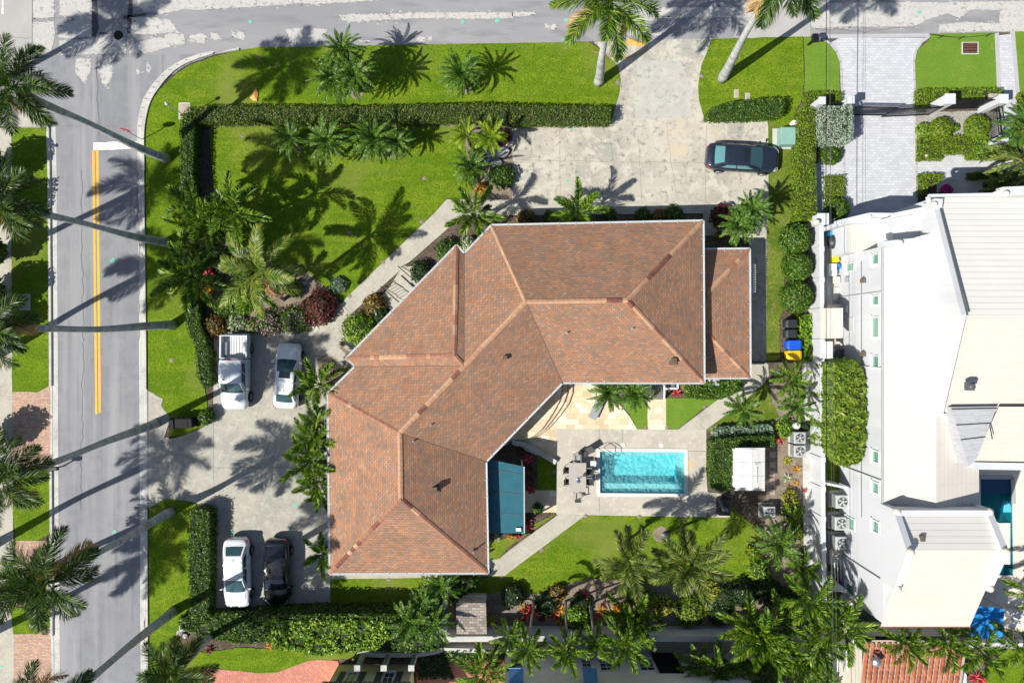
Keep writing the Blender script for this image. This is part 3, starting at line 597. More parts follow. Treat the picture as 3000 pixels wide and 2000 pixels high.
def caps(segs, parent, name='ridge_cap'):
    """segs: (A, B, [(t0,t1) dark stretches])"""
    mb = MB(); 
    for A, B, dk in segs:
        d = B-A; L = d.length; d.normalize(); side = d.cross(Vector((0,0,1))).normalized(); k = int(L/.34); w = .155
        for i in range(k):
            t0, t1 = i/k, (i+1)/k; a = A.lerp(B, t0); b = A.lerp(B, t1)+d*.03; h0 = .028; h1 = .042
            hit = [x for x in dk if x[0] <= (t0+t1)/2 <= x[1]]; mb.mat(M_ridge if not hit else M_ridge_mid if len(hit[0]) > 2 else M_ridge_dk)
            for s in (-1, 1):
                q = [a+Vector((0,0,h0+.015)), b+Vector((0,0,h1+.015)), b+side*s*w+Vector((0,0,h1-.05)), a+side*s*w+Vector((0,0,h0-.05))]
                lo = [p-Vector((0,0,.05)) for p in q]
                if s < 0: q = q[::-1]; lo = lo[::-1]
                mb.add(q+lo, [(3,2,1,0),(0,1,5,4),(1,2,6,5),(2,3,7,6),(3,0,4,7)])
    return mb.build(name, None, parent)
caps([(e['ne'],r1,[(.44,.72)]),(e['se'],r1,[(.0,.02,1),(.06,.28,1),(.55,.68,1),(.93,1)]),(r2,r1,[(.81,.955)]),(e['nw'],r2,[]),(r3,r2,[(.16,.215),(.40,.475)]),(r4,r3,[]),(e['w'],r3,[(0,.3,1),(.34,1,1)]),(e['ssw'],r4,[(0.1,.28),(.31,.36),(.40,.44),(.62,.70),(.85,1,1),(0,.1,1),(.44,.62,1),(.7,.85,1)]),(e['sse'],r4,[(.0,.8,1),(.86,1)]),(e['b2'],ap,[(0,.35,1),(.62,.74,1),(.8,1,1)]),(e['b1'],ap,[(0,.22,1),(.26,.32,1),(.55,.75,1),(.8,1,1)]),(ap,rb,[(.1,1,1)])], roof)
vm = MB()
for A, B in ((e['inn'],r2),(e['inn2'],r3),(e['n1'],rb),(e['n2'],rb)): vm = MB(); vm.bar(A+Vector((0,0,.004)), B+Vector((0,0,.004)), .05, .02); vm.build('valley', M_valley, roof)
def gutters(loop, parent, ticks=(), z=None, w=.10):
    mb = MB(); n = len(loop)
    for i in range(n):
        a, b = loop[i], loop[(i+1)%n]
        if a is None or b is None: continue
        d = (b-a).normalized(); out = Vector((d.y,-d.x,0))
        mb.bar(a+out*w*.4-d*.04+Vector((0,0,-.05)), b+out*w*.4+d*.04+Vector((0,0,-.05)), w, .12)
        mb.bar(a+out*w*.95+Vector((0,0,.005)), b+out*w*.95+Vector((0,0,.005)), .025, .06)
        L = (b-a).length
        for k in range(int(L/1.15)): 
            p = a+d*(k+.5)*1.15; mb.bar(p-out*.14+Vector((0,0,.05)), p+out*.14+Vector((0,0,.02)), .03, .03)
    return mb.build('gutter', M_gutter, parent)
order = ['nw','n2','b2','b1','n1','w','ssw','sse','inn2','inn','se','ne']   # counter-clockwise
gutters([e[k] for k in order], roof)
wl = MB(); wp = offset_poly([(e[k].x, e[k].y) for k in order], .65); wl.prism(wp, 0, ZE+.12, top=False)
wall = wl.build('wall', M_stucco_c, hroot)
sf = MB()
lp = [(e[k].x, e[k].y) for k in order]; ip = offset_poly(lp, .66)
for i in range(len(lp)):
    j = (i+1) % len(lp); sf.face([(lp[i][0],lp[i][1],ZE-.06),(ip[i][0],ip[i][1],ZE-.06),(ip[j][0],ip[j][1],ZE-.06),(lp[j][0],lp[j][1],ZE-.06)])
sf.build('soffit', M_white, hroot)
M_glass = glassmat('window_glass', (.03,.06,.06)); M_glass_g = glassmat('green_glass', (.10,.30,.20), .15)
def window(parent, wallobj, a, b, t, w, z0, z1, frame=M_white, glass=None, out=None, bars=1, sill=True):
    """window in the wall running a->b (xy), centred t metres along"""
    a = Vector((a[0],a[1],0)); b = Vector((b[0],b[1],0)); d = (b-a).normalized(); o = out if out is not None else Vector((d.y,-d.x,0))
    c = a+d*t; mb = MB()
    for s in (-1, 1): mb.bar(c+d*s*w/2+o*.03+Vector((0,0,z0)), c+d*s*w/2+o*.03+Vector((0,0,z1)), .08, .08)
    for z in (z0, z1): mb.bar(c-d*(w/2+.05)+o*.03+Vector((0,0,z)), c+d*(w/2+.05)+o*.03+Vector((0,0,z)), .08, .08)
    for k in range(bars): 
        z = z0+(z1-z0)*(k+1)/(bars+1); mb.bar(c-d*w/2+o*.03+Vector((0,0,z)), c+d*w/2+o*.03+Vector((0,0,z)), .04, .04)
    if bars: mb.bar(c+o*.03+Vector((0,0,z0)), c+o*.03+Vector((0,0,z1)), .04, .04)
    fr = mb.build('window', frame, parent)
    g = MB(); q = [c-d*w/2+o*.015+Vector((0,0,z0)), c+d*w/2+o*.015+Vector((0,0,z0)), c+d*w/2+o*.015+Vector((0,0,z1)), c-d*w/2+o*.015+Vector((0,0,z1))]
    g.face(q); g.build('pane', glass or M_glass, fr)
    if sill:
        s_ = MB(); s_.bar(c-d*(w/2+.1)+o*.08+Vector((0,0,z0-.07)), c+d*(w/2+.1)+o*.08+Vector((0,0,z0-.07)), .16, .06); s_.build('sill', frame, fr)
    return fr
for i in range(len(wp)):
    a, b = wp[i], wp[(i+1)%len(wp)]; L = math.hypot(b[0]-a[0], b[1]-a[1])
    if L < 3: continue
    k = int(L/4.2); dd = Vector((b[0]-a[0], b[1]-a[1], 0)).normalized(); 
    for q in range(k):
        if i == 2 and q == 1: continue
        window(hroot, wall, a, b, (q+.5)*L/k, 1.5, .95, 2.3, out=Vector((dd.y,-dd.x,0)))
# roof vents
def pipe(x, y, r, h, z, name='vent_pipe', m=M_dkgrey, hood=False, lean=0):
    b = G(x, y, z); mb = MB()
    if hood:
        mb.box((b.x, b.y, z+h*.4), (r*2, r*2.0, h), bevel if False else 0); mb.box((b.x, b.y+.02, z+h*.95), (r*2.3, r*2.3, .05))
    else: mb.lathe((b.x, b.y, z-.15), [(r,0),(r,h+.15),(r*.7,h+.15),(r*.7,h)], 12)
    o = mb.build(name, m, roof)
    f = MB(); f.box((b.x, b.y, z-.0), (r*3.4, r*3.4, .03)); f.build('flashing', M_valley, o)
    return o
for x, y, r, h, z in ((1660,975,.05,.35,5.0),(1851,963,.05,.35,5.05),(1264,1243,.05,.4,5.3),(1213,1290,.05,.4,5.4),(1387,1613,.05,.4,4.1)): pipe(x, y, r, h, z, m=M_lgrey)
for x, y, r, h, z in ((1480,1047,.12,.5,5.05),(1275,1431,.16,.55,4.95),(1972,1057,.16,.3,4.25)): pipe(x, y, r, h, z, 'roof_vent', M_bark, hood=True)
# lower annex roof on the east side
ZA, ZB = 2.1, 2.95
a1, a2, a3, a4 = G(2020,731,ZA), G(2195,730,ZA), G(2197,1106,ZA), G(2020,1107,ZA)
k1, k2 = G(2072,858,ZB), G(2066,968,ZB)
k1b, k2b = Vector((a1.x, k1.y+.35, ZB)), Vector((a1.x, k2.y-.35, ZB))
k1b.y = k1.y; k2b.y = k2.y
mb = MB()
roof_facet(mb, [a1,a2,k1,k1b]); roof_facet(mb, [a2,a3,k2,k1]); roof_facet(mb, [a3,a4,k2b,k2]); roof_facet(mb, [k1,k2,k2b,k1b])
aroof = mb.build('annex_roof', M_roof, hroot)
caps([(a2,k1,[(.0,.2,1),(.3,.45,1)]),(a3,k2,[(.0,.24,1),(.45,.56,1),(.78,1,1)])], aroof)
gutters([a3,a2,a1,None,a4], aroof)
aw = MB(); aw.prism([(a1.x+1.2,a1.y-.35),(a2.x-.35,a2.y-.35),(a3.x-.35,a3.y+.35),(a1.x+1.2,a3.y+.35)][::-1], 0, ZA-.02, top=False); aw.build('annex_wall', M_stucco_c, hroot)
# teal patio cover
TZ = 2.8
t = [G(1425,1343,TZ), G(1534,1366,TZ), G(1535,1561,TZ-.1), G(1425,1561,TZ-.1)]
mb = MB(); mb.add([*t, *[p-Vector((0,0,.12)) for p in t]], [(3,2,1,0),(4,5,6,7),(0,1,5,4),(1,2,6,5),(2,3,7,6),(3,0,4,7)])
aw_ = mb.build('patio_cover', M_teal_metal, hroot)
sm = MB()
for k in (.12,.42,.72): sm.bar(t[0].lerp(t[3],k)+Vector((0,0,.012)), t[1].lerp(t[2],k)+Vector((0,0,.012)), .03, .03)
sm.build('seam', M_dkgrey, aw_)
ed = MB(); ed.bar(t[1]+Vector((.03,0,-.03)), t[2]+Vector((.03,0,-.03)), .07, .16); ed.build('edge_trim', M_gutter, aw_)
pt = MB(); 
for p in (t[1], t[2], t[1].lerp(t[2],.5)): pt.bar(Vector((p.x-.1,p.y,0)), Vector((p.x-.1,p.y,p.z-.1)), .1)
pt.build('post', M_white, aw_)
hv = MB(); hv.box(G(1519,1550,TZ), (.35,.22,.1)); hv.build('skylight_patch', M_white, aw_)
# entrance: railings either side of the ramp/steps
def railing(name, label, a, b, h, n, m=M_black, parent=None, group=None, cat='railing', thick=.03, curl=True, two=False):
    root = empty(name, ((a[0]+b[0])/2, (a[1]+b[1])/2, a[2] if len(a) > 2 else 0), label, cat, group) if parent is None else parent
    a = Vector(a); b = Vector(b); mb = MB(); up = Vector((0,0,h))
    mb.bar(a+up, b+up, thick*1.5); mb.bar(a+up*.12, b+up*.12, thick); mb.build('rail', m, root)
    ba = MB()
    for k in range(n+1):
        p = a.lerp(b, k/n); ba.bar(p+up*(.0 if k in (0,n) else .12), p+up, thick*(1.5 if k in (0,n) else .8))
    tag(ba.build('baluster', m, root), kind=None)
    return root
railing('entry_railing', 'black iron railing on the north side of the front steps, nearer the dark shrub', G(1172,784,.1), G(1232,836,.5), .95, 9)
railing('entry_railing', 'black iron railing on the south side of the front steps, beside the bronze shrub', G(1122,842,.1), G(1182,894,.5), .95, 9)
steps = MB(); 
A = G(1165,862); d1 = Vector((math.cos(R(-43)), math.sin(R(-43)), 0)); 
for k in range(3):
    c_ = A + d1*(k*.42+.35); steps.box((c_.x,c_.y,.09+.09*k), (2.2-k*.84, 2.3, .17), R(-43))
tag(steps.build('entry_step', M_path), kind='structure')
# back terrace: raised landing with curved steps
tr = MB()
for k, off in enumerate((0, 16, 32)):
    cx = [(1659-off*.0+k*0, 1118)] 
    pts = [(1679-off*1.0, 1112), (1677-off, 1150), (1668-off, 1178), (1650-off*.9, 1205), (1628-off*.75, 1232), (1606-off*.6, 1256), (1580-off*.5, 1275), (1545-off*.3,1286), (1500,1290-off*.2), (1440,1330), (1520,1240), (1600,1140), (1625,1112)]
    tr.prism([G(*p)[:2] for p in pts], 0, .13*(k+1))
tag(tr.build('terrace_step', M_trav), kind='structure')
nose = MB()
for k, off in enumerate((0, 16, 32)):
    pts = [(1679-off*1.0, 1112), (1677-off, 1150), (1668-off, 1178), (1650-off*.9, 1205), (1628-off*.75, 1232), (1606-off*.6, 1256), (1580-off*.5, 1275), (1545-off*.3,1286)]
    q = [G(*p, 0) for p in pts]
    for a, b in zip(q, q[1:]): nose.bar((a.x,a.y,.13*(k+1)-.02), (b.x,b.y,.13*(k+1)-.02), .06, .05)
tag(nose.build('step_nosing', plain('nosing', (.20,.16,.12))), kind='structure')
lw = MB(); q = [G(*p) for p in P('1500,1292 1540,1300 1628,1352')]
for a, b in zip(q, q[1:]): lw.bar((a.x,a.y,.2), (b.x,b.y,.2), .32, .4)
tag(lw.build('garden_wall', M_kerb), 'low concrete wall slanting from the house corner to the pool deck', 'wall')

# ---------------- pool ----------------
proot = empty('swimming_pool', G(1881,1383), 'rectangular turquoise pool with a pale coping in the back garden', 'pool')
inn = [Vector((*G(*p)[:2],0)) for p in POOL]
out_ = [Vector((*G(*p)[:2],0)) for p in P('1748,1312.5 2014,1314 2015,1453.5 1748.5,1453')]
cp = MB(); zc = .075
for i in range(4):
    j = (i+1)%4
    cp.face([out_[i]+Vector((0,0,zc)), inn[i]+Vector((0,0,zc)), inn[j]+Vector((0,0,zc)), out_[j]+Vector((0,0,zc))][::-1])
    cp.face([out_[i]+Vector((0,0,0)), out_[i]+Vector((0,0,zc)), out_[j]+Vector((0,0,zc)), out_[j]])
    cp.face([inn[i]+Vector((0,0,zc)), inn[i]+Vector((0,0,-.1)), inn[j]+Vector((0,0,-.1)), inn[j]+Vector((0,0,zc))])
cp.build('coping', noisy('pool_coping', (.66,.65,.61), [(3,6,(.55,.54,.50),.5,.7)], rough=.7), proot, merge=True)
M_plaster = noisy('pool_plaster', (.34,.80,.84), [(2,4,(.13,.64,.72),.4,.6)], rough=.8)
M_ptile = noisy('pool_ledge', (.62,.78,.78), [(9,6,(.42,.62,.66),.45,.65)], rough=.7)
sh = MB(); zf = -1.3; led = [(inn[0].x+.45,inn[0].y-.33),(inn[1].x-.48,inn[1].y-.33),(inn[2].x-.48,inn[2].y+.62),(inn[3].x+.45,inn[3].y+.62)]
iw = [(v.x,v.y) for v in inn]
for i in range(4):
    j=(i+1)%4
    sh.face([(*iw[i],-.1),(*iw[i],-.42),(*iw[j],-.42),(*iw[j],-.1)]); sh.face([(*led[i],-.42),(*led[i],zf),(*led[j],zf),(*led[j],-.42)])
sh.face([(*p,zf) for p in led][::-1]); sh.build('basin', M_plaster, proot)
lg = MB()
for i in range(4):
    j=(i+1)%4; lg.face([(*iw[i],-.42),(*led[i],-.42),(*led[j],-.42),(*iw[j],-.42)][::-1])
lg.build('ledge', M_ptile, proot)
def watermat(name, tint, milk, fac, scale=3.4):
    m, n, b, out = newmat(name); L = n.links.new; n.nodes.remove(b)
    tr = n.nodes.new('ShaderNodeBsdfTransparent'); tr.inputs[0].default_value = rgb(tint)
    df = n.nodes.new('ShaderNodeBsdfDiffuse'); df.inputs[0].default_value = rgb(milk)
    gl = n.nodes.new('ShaderNodeBsdfGlossy'); gl.inputs['Roughness'].default_value = .04
    g = n.nodes.new('ShaderNodeNewGeometry')
    nz = n.nodes.new('ShaderNodeTexNoise'); nz.inputs['Scale'].default_value = 1.2; nz.inputs['Detail'].default_value = 2; L(g.outputs['Position'], nz.inputs['Vector'])
    ma = n.nodes.new('ShaderNodeMixRGB'); ma.inputs[0].default_value = .25; L(g.outputs['Position'], ma.inputs[1]); L(nz.outputs['Color'], ma.inputs[2])
    vo = n.nodes.new('ShaderNodeTexVoronoi'); vo.feature = 'SMOOTH_F1'; vo.inputs['Scale'].default_value = scale*1.5; L(ma.outputs[0], vo.inputs['Vector'])
    n2 = n.nodes.new('ShaderNodeTexNoise'); n2.inputs['Scale'].default_value = scale*2; n2.inputs['Detail'].default_value = 3; L(g.outputs['Position'], n2.inputs['Vector'])
    ad = n.nodes.new('ShaderNodeMath'); ad.operation = 'ADD'; L(vo.outputs['Distance'], ad.inputs[0]); L(n2.outputs['Fac'], ad.inputs[1])
    bp = n.nodes.new('ShaderNodeBump'); bp.inputs['Strength'].default_value = 1; bp.inputs['Distance'].default_value = .5; L(ad.outputs[0], bp.inputs['Height'])
    L(bp.outputs[0], df.inputs['Normal']); L(bp.outputs[0], gl.inputs['Normal'])
    m1 = n.nodes.new('ShaderNodeMixShader'); m1.inputs[0].default_value = fac; L(tr.outputs[0], m1.inputs[1]); L(df.outputs[0], m1.inputs[2])
    m2 = n.nodes.new('ShaderNodeMixShader'); m2.inputs[0].default_value = .05; L(m1.outputs[0], m2.inputs[1]); L(gl.outputs[0], m2.inputs[2])
    L(m2.outputs[0], out.inputs[0]); return m
M_water = watermat('pool_water', (.66,.95,.97), (.30,.78,.82), .30)
M_water2 = watermat('teal_pool_water', (.30,.75,.80), (.01,.25,.33), .45)
wm = MB(); wm.face([(v.x,v.y,-.13) for v in inn][::-1]); wm.build('water', M_water, proot)
for (x, y) in ((1790,1322),): pass
for dx in (0, .42):
    hr = MB()
    b = G(1752+dx*40, 1309); pts = [Vector((b.x,b.y,.03)), Vector((b.x,b.y,.75)), Vector((b.x+.12,b.y-.08,.86)), Vector((b.x+.6,b.y-.35,.82)), Vector((b.x+1.1,b.y-.62,.3)), Vector((b.x+1.15,b.y-.66,-.4))]
    hr.tube(pts, .024, 8); hr.build('handrail', M_dkgrey, proot)
for x, y in ((1825,1303),(1937,1304)):
    b = G(x, y); o = MB(); o.lathe((b.x,b.y,.036), [(.16,0),(.16,.02),(.13,.03)], 20)
    tag(o.build('skimmer_lid', M_white, origin=(b.x,b.y,.036)), 'round white skimmer lid in the pool deck, the '+('western' if x < 1900 else 'eastern')+' of two', 'lid', 'skimmer lids by the pool')

# ---------------- white neighbouring house ----------------
n_root = empty('white_house', G(2560,1200), 'large white modern house with cream tiled roofs on the east side', 'house')
M_roof_c = brickmat('cream_roof_tile', [(.555,.52,.46),(.57,.535,.475)], 2.6, .36, .009, (.515,.48,.425), coord='uv', rough=.75, bump=.25, noise_amt=.04)
M_roof_s = brickmat('cream_roof_courses', [(.70,.675,.63),(.72,.695,.65)], 900, .40, .014, (.48,.43,.42), coord='uv', rough=.75, bump=.5, noise_amt=.03)  # north slopes: course shadows drawn as dark lines, base lightened against weak light
M_roof_v = brickmat('cream_roof_vertical', [(.64,.60,.54),(.655,.615,.555)], 2.6, .36, .011, (.52,.48,.44), coord='uv', rough=.75, bump=.3, noise_amt=.03)  # rear slope copy of the tile, base lightened because less sun reaches it
XW = 23.95
body = MB()
def V(x, y, z): return Vector((x, y, z))
blk = [((XW,-10.9),(31,-10.9),(31,6.15),(XW,6.15),6.0-.05), ]
body.prism([(XW,-18.2),(29.5,-18.2),(29.5,-10.8),(30.1,-10.8),(30.1,-4.5),(48,-4.5),(48,9.1),(26.75,9.1),(26.75,6.15),(XW,6.15)][::1], 0, 5.95)
nw = body.build('wall', M_stucco_w, n_root)
# west wing: eave X=24, climbs east
zr_w = 6.95; Xr = 26.75
def eW(y): return V(23.98, y, 6.0)
mb = MB(); roof_facet(mb, [eW(6.2), V(Xr,6.9,zr_w), V(Xr,-10.7,zr_w), eW(-10.75)]); wr = mb.build('west_roof', M_roof_c, n_root)
mb = MB(); roof_facet(mb, [V(Xr,-4.4,zr_w), V(30.1,-7.8,6.0), V(30.1,-10.9,6.0), V(Xr,-10.7,zr_w)]); roof_facet(mb, [V(Xr,-4.4,zr_w), V(28.6,-4.9,6.9), V(30.1,-7.8,6.0)]); mb.build('rear_slope', M_roof_v, n_root)
gt = MB(); gt.bar(eW(6.2)+V(-.06,0,-.05), eW(-10.8)+V(-.06,0,-.05), .14, .13); gt.build('gutter', M_grey, n_root)
# east block: gable with stepped white parapet on its west end
zt, ze2 = 9.4, 7.0; yN, yS, yM = 9.2, -4.4, 1.55
Xg = 26.8
mb = MB(); roof_facet(mb, [V(Xg,yN,ze2-.25), V(60,yN,ze2-.25), V(60,yM,zt), V(Xg,yM,zt)]); er = mb.build('east_roof_north_slope', M_roof_s, n_root)
mb = MB(); roof_facet(mb, [V(Xg,yM,zt), V(60,yM,zt), V(60,yS,ze2+.1), V(30.2,yS,ze2+.1), V(28.6,yS,ze2+.1), V(Xg,yS,ze2+.1)]); mb.build('east_roof_south_slope', M_roof_c, n_root)
pr = MB()
for (x0, x1) in ((Xg-.32, Xg),):
    prof = [(yN-.35, ze2), (yM, zt+.35), (yS-.2, ze2+.55), (yS-.2, 6.2), (yN-.35, 5.9)]
    a = [V(x0,y,z) for y, z in prof]; b = [V(x1,y,z) for y, z in prof]; n_ = len(prof)
    pr.add(a+b, [tuple(range(n_)), tuple(range(2*n_-1, n_-1, -1))]+[(i, i+n_, (i+1)%n_+n_, (i+1)%n_) for i in range(n_)])
pr.build('gable_parapet', M_stucco_w, n_root, merge=True)
cpm = MB(); cpm.bar(V(Xg+.03,yN-.3,ze2+.06), V(Xg+.03,yM,zt+.40), .06, .08); cpm.build('parapet_edge', M_dkgrey, n_root)
# courtyard with grey membrane, between the slopes
cm = MB(); q = [G(*p, 7.75) for p in P('2790,1193 2926,1191 2862,1352 2842,1366')]
for p in q: p.z = 7.6
mb = MB(); mb.face([p for p in q][::-1])
lo_ = MB(); lo_.face([V(p.x,p.y,7.52) for p in q])
grm = noisy('grey_membrane', (.36,.37,.39), [(2,6,(.44,.45,.47),.4,.6,(1,6,1)),(9,6,(.24,.25,.27),.6,.72)], rough=.85)
f4 = MB(); f4.prism([(p.x,p.y) for p in q], 6.0, 7.62); 
mo = f4.build('flat_roof_well', grm, n_root)
sm = MB(); sm.bar(q[0].lerp(q[3],.3)+V(0,0,.03), q[1].lerp(q[2],.3)+V(0,0,.03), .05); sm.bar(q[0].lerp(q[3],.55)+V(0,0,.03), q[1].lerp(q[2],.55)+V(0,0,.03), .05); sm.bar(q[0].lerp(q[3],.03)+V(0,0,.03), q[1].lerp(q[2],.03)+V(0,0,.03), .06); sm.bar(q[0].lerp(q[1],.72)+(q[3]-q[0])*.3+V(0,0,.03), q[0].lerp(q[1],.68)+(q[3]-q[0])*.55+V(0,0,.03), .04)
sm.build('membrane_seam', M_black, mo)
# south-east slope below the courtyard with its white fascia
mb = MB(); roof_facet(mb, [G(2926,1191,7.65), G(3300,1191,7.65), G(3300,1357,6.6), G(2853,1350,6.6)]); 
mb.build('south_east_roof', M_roof_c, n_root)
fs_ = MB(); a, b = G(2850,1362,6.5), G(3300,1369,6.5); fs_.bar(a, b, .45, .5); fs_.build('fascia', M_stucco_w, n_root)
bx_ = MB(); bx_.prism([tuple(G(2866,1355,6.3)[:2]), tuple(G(3300,1362,6.3)[:2]), tuple(G(3300,1200,6.3)[:2]), tuple(G(2926,1200,6.3)[:2])], 3.0, 6.2); bx_.build('rear_wall', M_stucco_w, n_root)
# south wing
zs = 8.5
ys_r, ys_n, ys_s, ys_e = -12.66, -10.75, -15.35, -18.35
mb = MB(); roof_facet(mb, [V(24.2,ys_r,zs), V(29.9,ys_r,zs), V(29.6,ys_n,7.4), V(24.2,ys_n,7.4)]); mb.build('south_wing_north_slope', M_roof_s, n_root)
mb = MB(); roof_facet(mb, [V(24.2,ys_r,zs), V(29.9,ys_r,zs), V(29.9,ys_s,7.25), V(24.2,ys_s,7.25)]); roof_facet(mb, [V(23.9,ys_s,7.25), V(29.75,ys_s,7.25), V(29.5,ys_e,6.0), V(23.75,ys_e,6.0)]); mb.build('south_wing_south_slope', M_roof_c, n_root)
for x0, sg in ((24.0, -1), (29.75, 1)):
    pr = MB(); prof = [(ys_n+.3, 7.35), (ys_r, zs+.4), (ys_s-.1, 7.45), (ys_s-.1, 5.9), (ys_n+.3, 5.9)]
    a = [V(x0-.2,y,z) for y, z in prof]; b = [V(x0+.2,y,z) for y, z in prof]; n_ = len(prof)
    pr.add(a+b, [tuple(range(n_)), tuple(range(2*n_-1, n_-1, -1))]+[(i, i+n_, (i+1)%n_+n_, (i+1)%n_) for i in range(n_)])
    pr.build('gable_parapet', M_stucco_w, n_root, merge=True)
    for (y, z) in ((ys_n+.15,7.5),(ys_r,zs+.45),(ys_s,7.55)):
        fb = MB(); fb.lathe((x0,y,z-.25), [(.2,0),(.24,.12),(.22,.3),(.12,.42),(.02,.45)], 14); fb.build('finial', M_stucco_c, n_root, smooth=True)
sw = MB(); sw.prism([(24.15,ys_n),(29.6,ys_n),(29.6,ys_s),(24.15,ys_s)], 5.9, 7.2, top=False); sw.bar(V(24.1,ys_n+.1,7.1), V(29.8,ys_n+.1,7.1), .35, 1.0); sw.build('south_wing_wall', M_stucco_w, n_root)
sg_ = MB(); sg_.bar(V(23.7,ys_e-.03,5.93), V(29.6,ys_e-.03,5.93), .12, .12); sg_.build('gutter', M_rust, n_root)
# north side: single storey wing, parapets and terrace
n1_ = MB()
zz = 3.1
mb = MB(); roof_facet(mb, [G(2487,653,zz), G(2619,648,zz+.35), G(2619,738,zz+.35), G(2487,740,zz)]); mb.build('north_low_roof', M_roof_c, n_root)
n1_.prism([tuple(G(2489,655,zz)[:2]), tuple(G(2620,650,zz)[:2]), tuple(G(2620,740,zz)[:2]), tuple(G(2489,738,zz)[:2])], 0, zz-.02, top=False)
n1_.prism([tuple(G(*p, 5.2)[:2]) for p in P('2617,632 2742,604 2752,720 2617,722 2617,690')], 0, 5.2)
n1_.prism([tuple(G(*p, 3.6)[:2]) for p in P('2450,652 2536,632 2618,632 2620,652 2488,655 2450,664')], 0, 3.6)
n1_.build('north_wall', M_stucco_w, n_root)
cn = MB()
for a, b, z, w in (((2617,632),(2742,606),5.5,.3),((2578,717),(2742,700),6.35,.35),((2450,654),(2540,632),3.7,.3),((2540,632),(2622,633),3.9,.3),((2740,612),(2742,585),7.0,.5)):
    cn.bar(G(*a,z), G(*b,z), w, .6)
cn.build('coping', M_stucco_w, n_root)
for x, y, z in ((2542,636,3.9),(2621,636,3.9),(2732,600,7.1),(2632,712,6.5),(2390,652,2.3),(2941,569,7.5)):
    b = G(x, y, z); f_ = MB(); f_.lathe((b.x,b.y,z), [(.16,0),(.2,.1),(.19,.26),(.1,.36),(.02,.38)], 14); f_.build('finial', M_stucco_c, n_root, smooth=True)
ct = MB(); ct.bar(G(2720,574,7.0), G(2912,570,7.0), .18, .2); ct.bar(G(2718,576,7), G(2722,596,7), .18, .2); ct.bar(G(2912,570,7.1), G(2930,562,7.3), .3, .4); ct.bar(G(2928,564,7.3), G(3100,556,7.3), .55, .6); ct.build('eave_coping', M_stucco_w, n_root)
# west facade windows with deep white reveals
def facade_window(px, py0, py1, z1, w=None, z0=None):
    """px at z1 on the west facade"""
    y = -(((py0+py1)/2)-1000)/40*(H-z1)/H; w = abs(py1-py0)/40*(H-z1)/H
    window(n_root, nw, (XW, y+w/2+5), (XW, y-w/2-5), w/2+5, w, z0, z1, glass=M_glass_g, out=Vector((-1,0,0)), bars=0)
for y0, y1 in ((742,772),(865,892),(928,988),(1042,1078),(1323,1357),(1416,1448),(1530,1564)): facade_window(2582, y0, y1, 5.5, z0=4.7)
for y0, y1 in ((768,792),(1522,1556),(1718,1748)): facade_window(2500, y0, y1, 2.3, z0=1.2)
for x, y in ((2534,1037),(2537,1230),(2535,1277),(2518,822)):   # wall lamps and vents
    b = G(x, y, 3.6); mb = MB(); mb.box((XW-.1,b.y,3.6), (.2,.26,.4)); mb.box((XW-.16,b.y,3.82), (.34,.32,.05)); mb.build('wall_lamp', M_bark, n_root)
rv = MB(); b = G(2842,1131,8.5); rv.box((b.x,b.y,8.45), (.42,.5,.35)); rv.lathe((b.x,b.y,8.55), [(.2,0),(.2,.18),(.12,.25)], 12); rv.build('roof_vent', M_dkgrey, n_root)
rv = MB(); b = G(2697,1575,8.0); rv.box((b.x,b.y,8.0), (.3,.4,.5)); rv.build('roof_vent', M_bark, n_root)
rv = MB(); b = G(2682,1583,7.9); rv.lathe((b.x,b.y,7.8), [(.08,0),(.08,.45)], 10); rv.build('roof_vent', M_white, n_root)
aw2 = MB(); aw2.prism([tuple(G(*p, 2.6)[:2]) for p in P('2405,903 2470,902 2470,990 2405,992')], 2.45, 2.6); aw2.build('side_canopy', M_stucco_c, n_root)
aw3 = MB(); aw3.prism([tuple(G(*p, 2.6)[:2]) for p in P('2412,1000 2440,1000 2440,1050 2412,1050')], 2.45, 2.6); aw3.build('side_canopy', M_white, n_root)
sc_ = MB(); sc_.prism([tuple(G(*p, 1.9)[:2]) for p in P('2417,1412 2480,1425 2492,1432 2480,1432 2422,1420')], 0, 1.9); sc_.build('screen_wall', M_stucco_w, n_root); sc_ = MB(); sc_.prism([tuple(G(*p, 1.9)[:2]) for p in P('2415,1718 2470,1718 2495,1740 2465,1732 2415,1732')], 0, 1.9); sc_.build('screen_wall', M_stucco_w, n_root)

for y in (3.2, -1.7, -9.0, -15.4):
    mb = MB(); mb.tube([V(XW-.07,y,5.85), V(XW-.07,y,.1)], .05, 8); mb.tube([V(XW-.07,y,5.85), V(XW-.02,y,5.98)], .05, 8); mb.build('downpipe', M_lgrey, n_root)
for y, z, w, h in ((2.3,1.1,.5,.7),(-6.2,1.3,.4,.5),(-12.9,1.2,.7,.9),(-14.2,1.5,.3,.4),(4.4,1.4,.35,.5)):
    mb = MB(); mb.box((XW-.1,y,z), (.16,w,h)); mb.build('meter_box', M_grey, n_root)
for y in (1.2, -3.2):
    mb = MB(); mb.box((XW-.03,y,1.05), (.06,.95,2.1)); d_ = mb.build('side_door', M_lgrey, n_root); mb = MB(); mb.box((XW-.08,y+.35,1.05), (.05,.05,.12)); mb.build('handle', M_black, d_)
mb = MB(); q_ = [V(XW-.05,y,3.3+.05*math.sin(y)) for y in (5.5,3,0,-3,-6,-9,-12)]; mb.tube(q_, .018, 6); mb.build('cable', M_dkgrey, n_root)
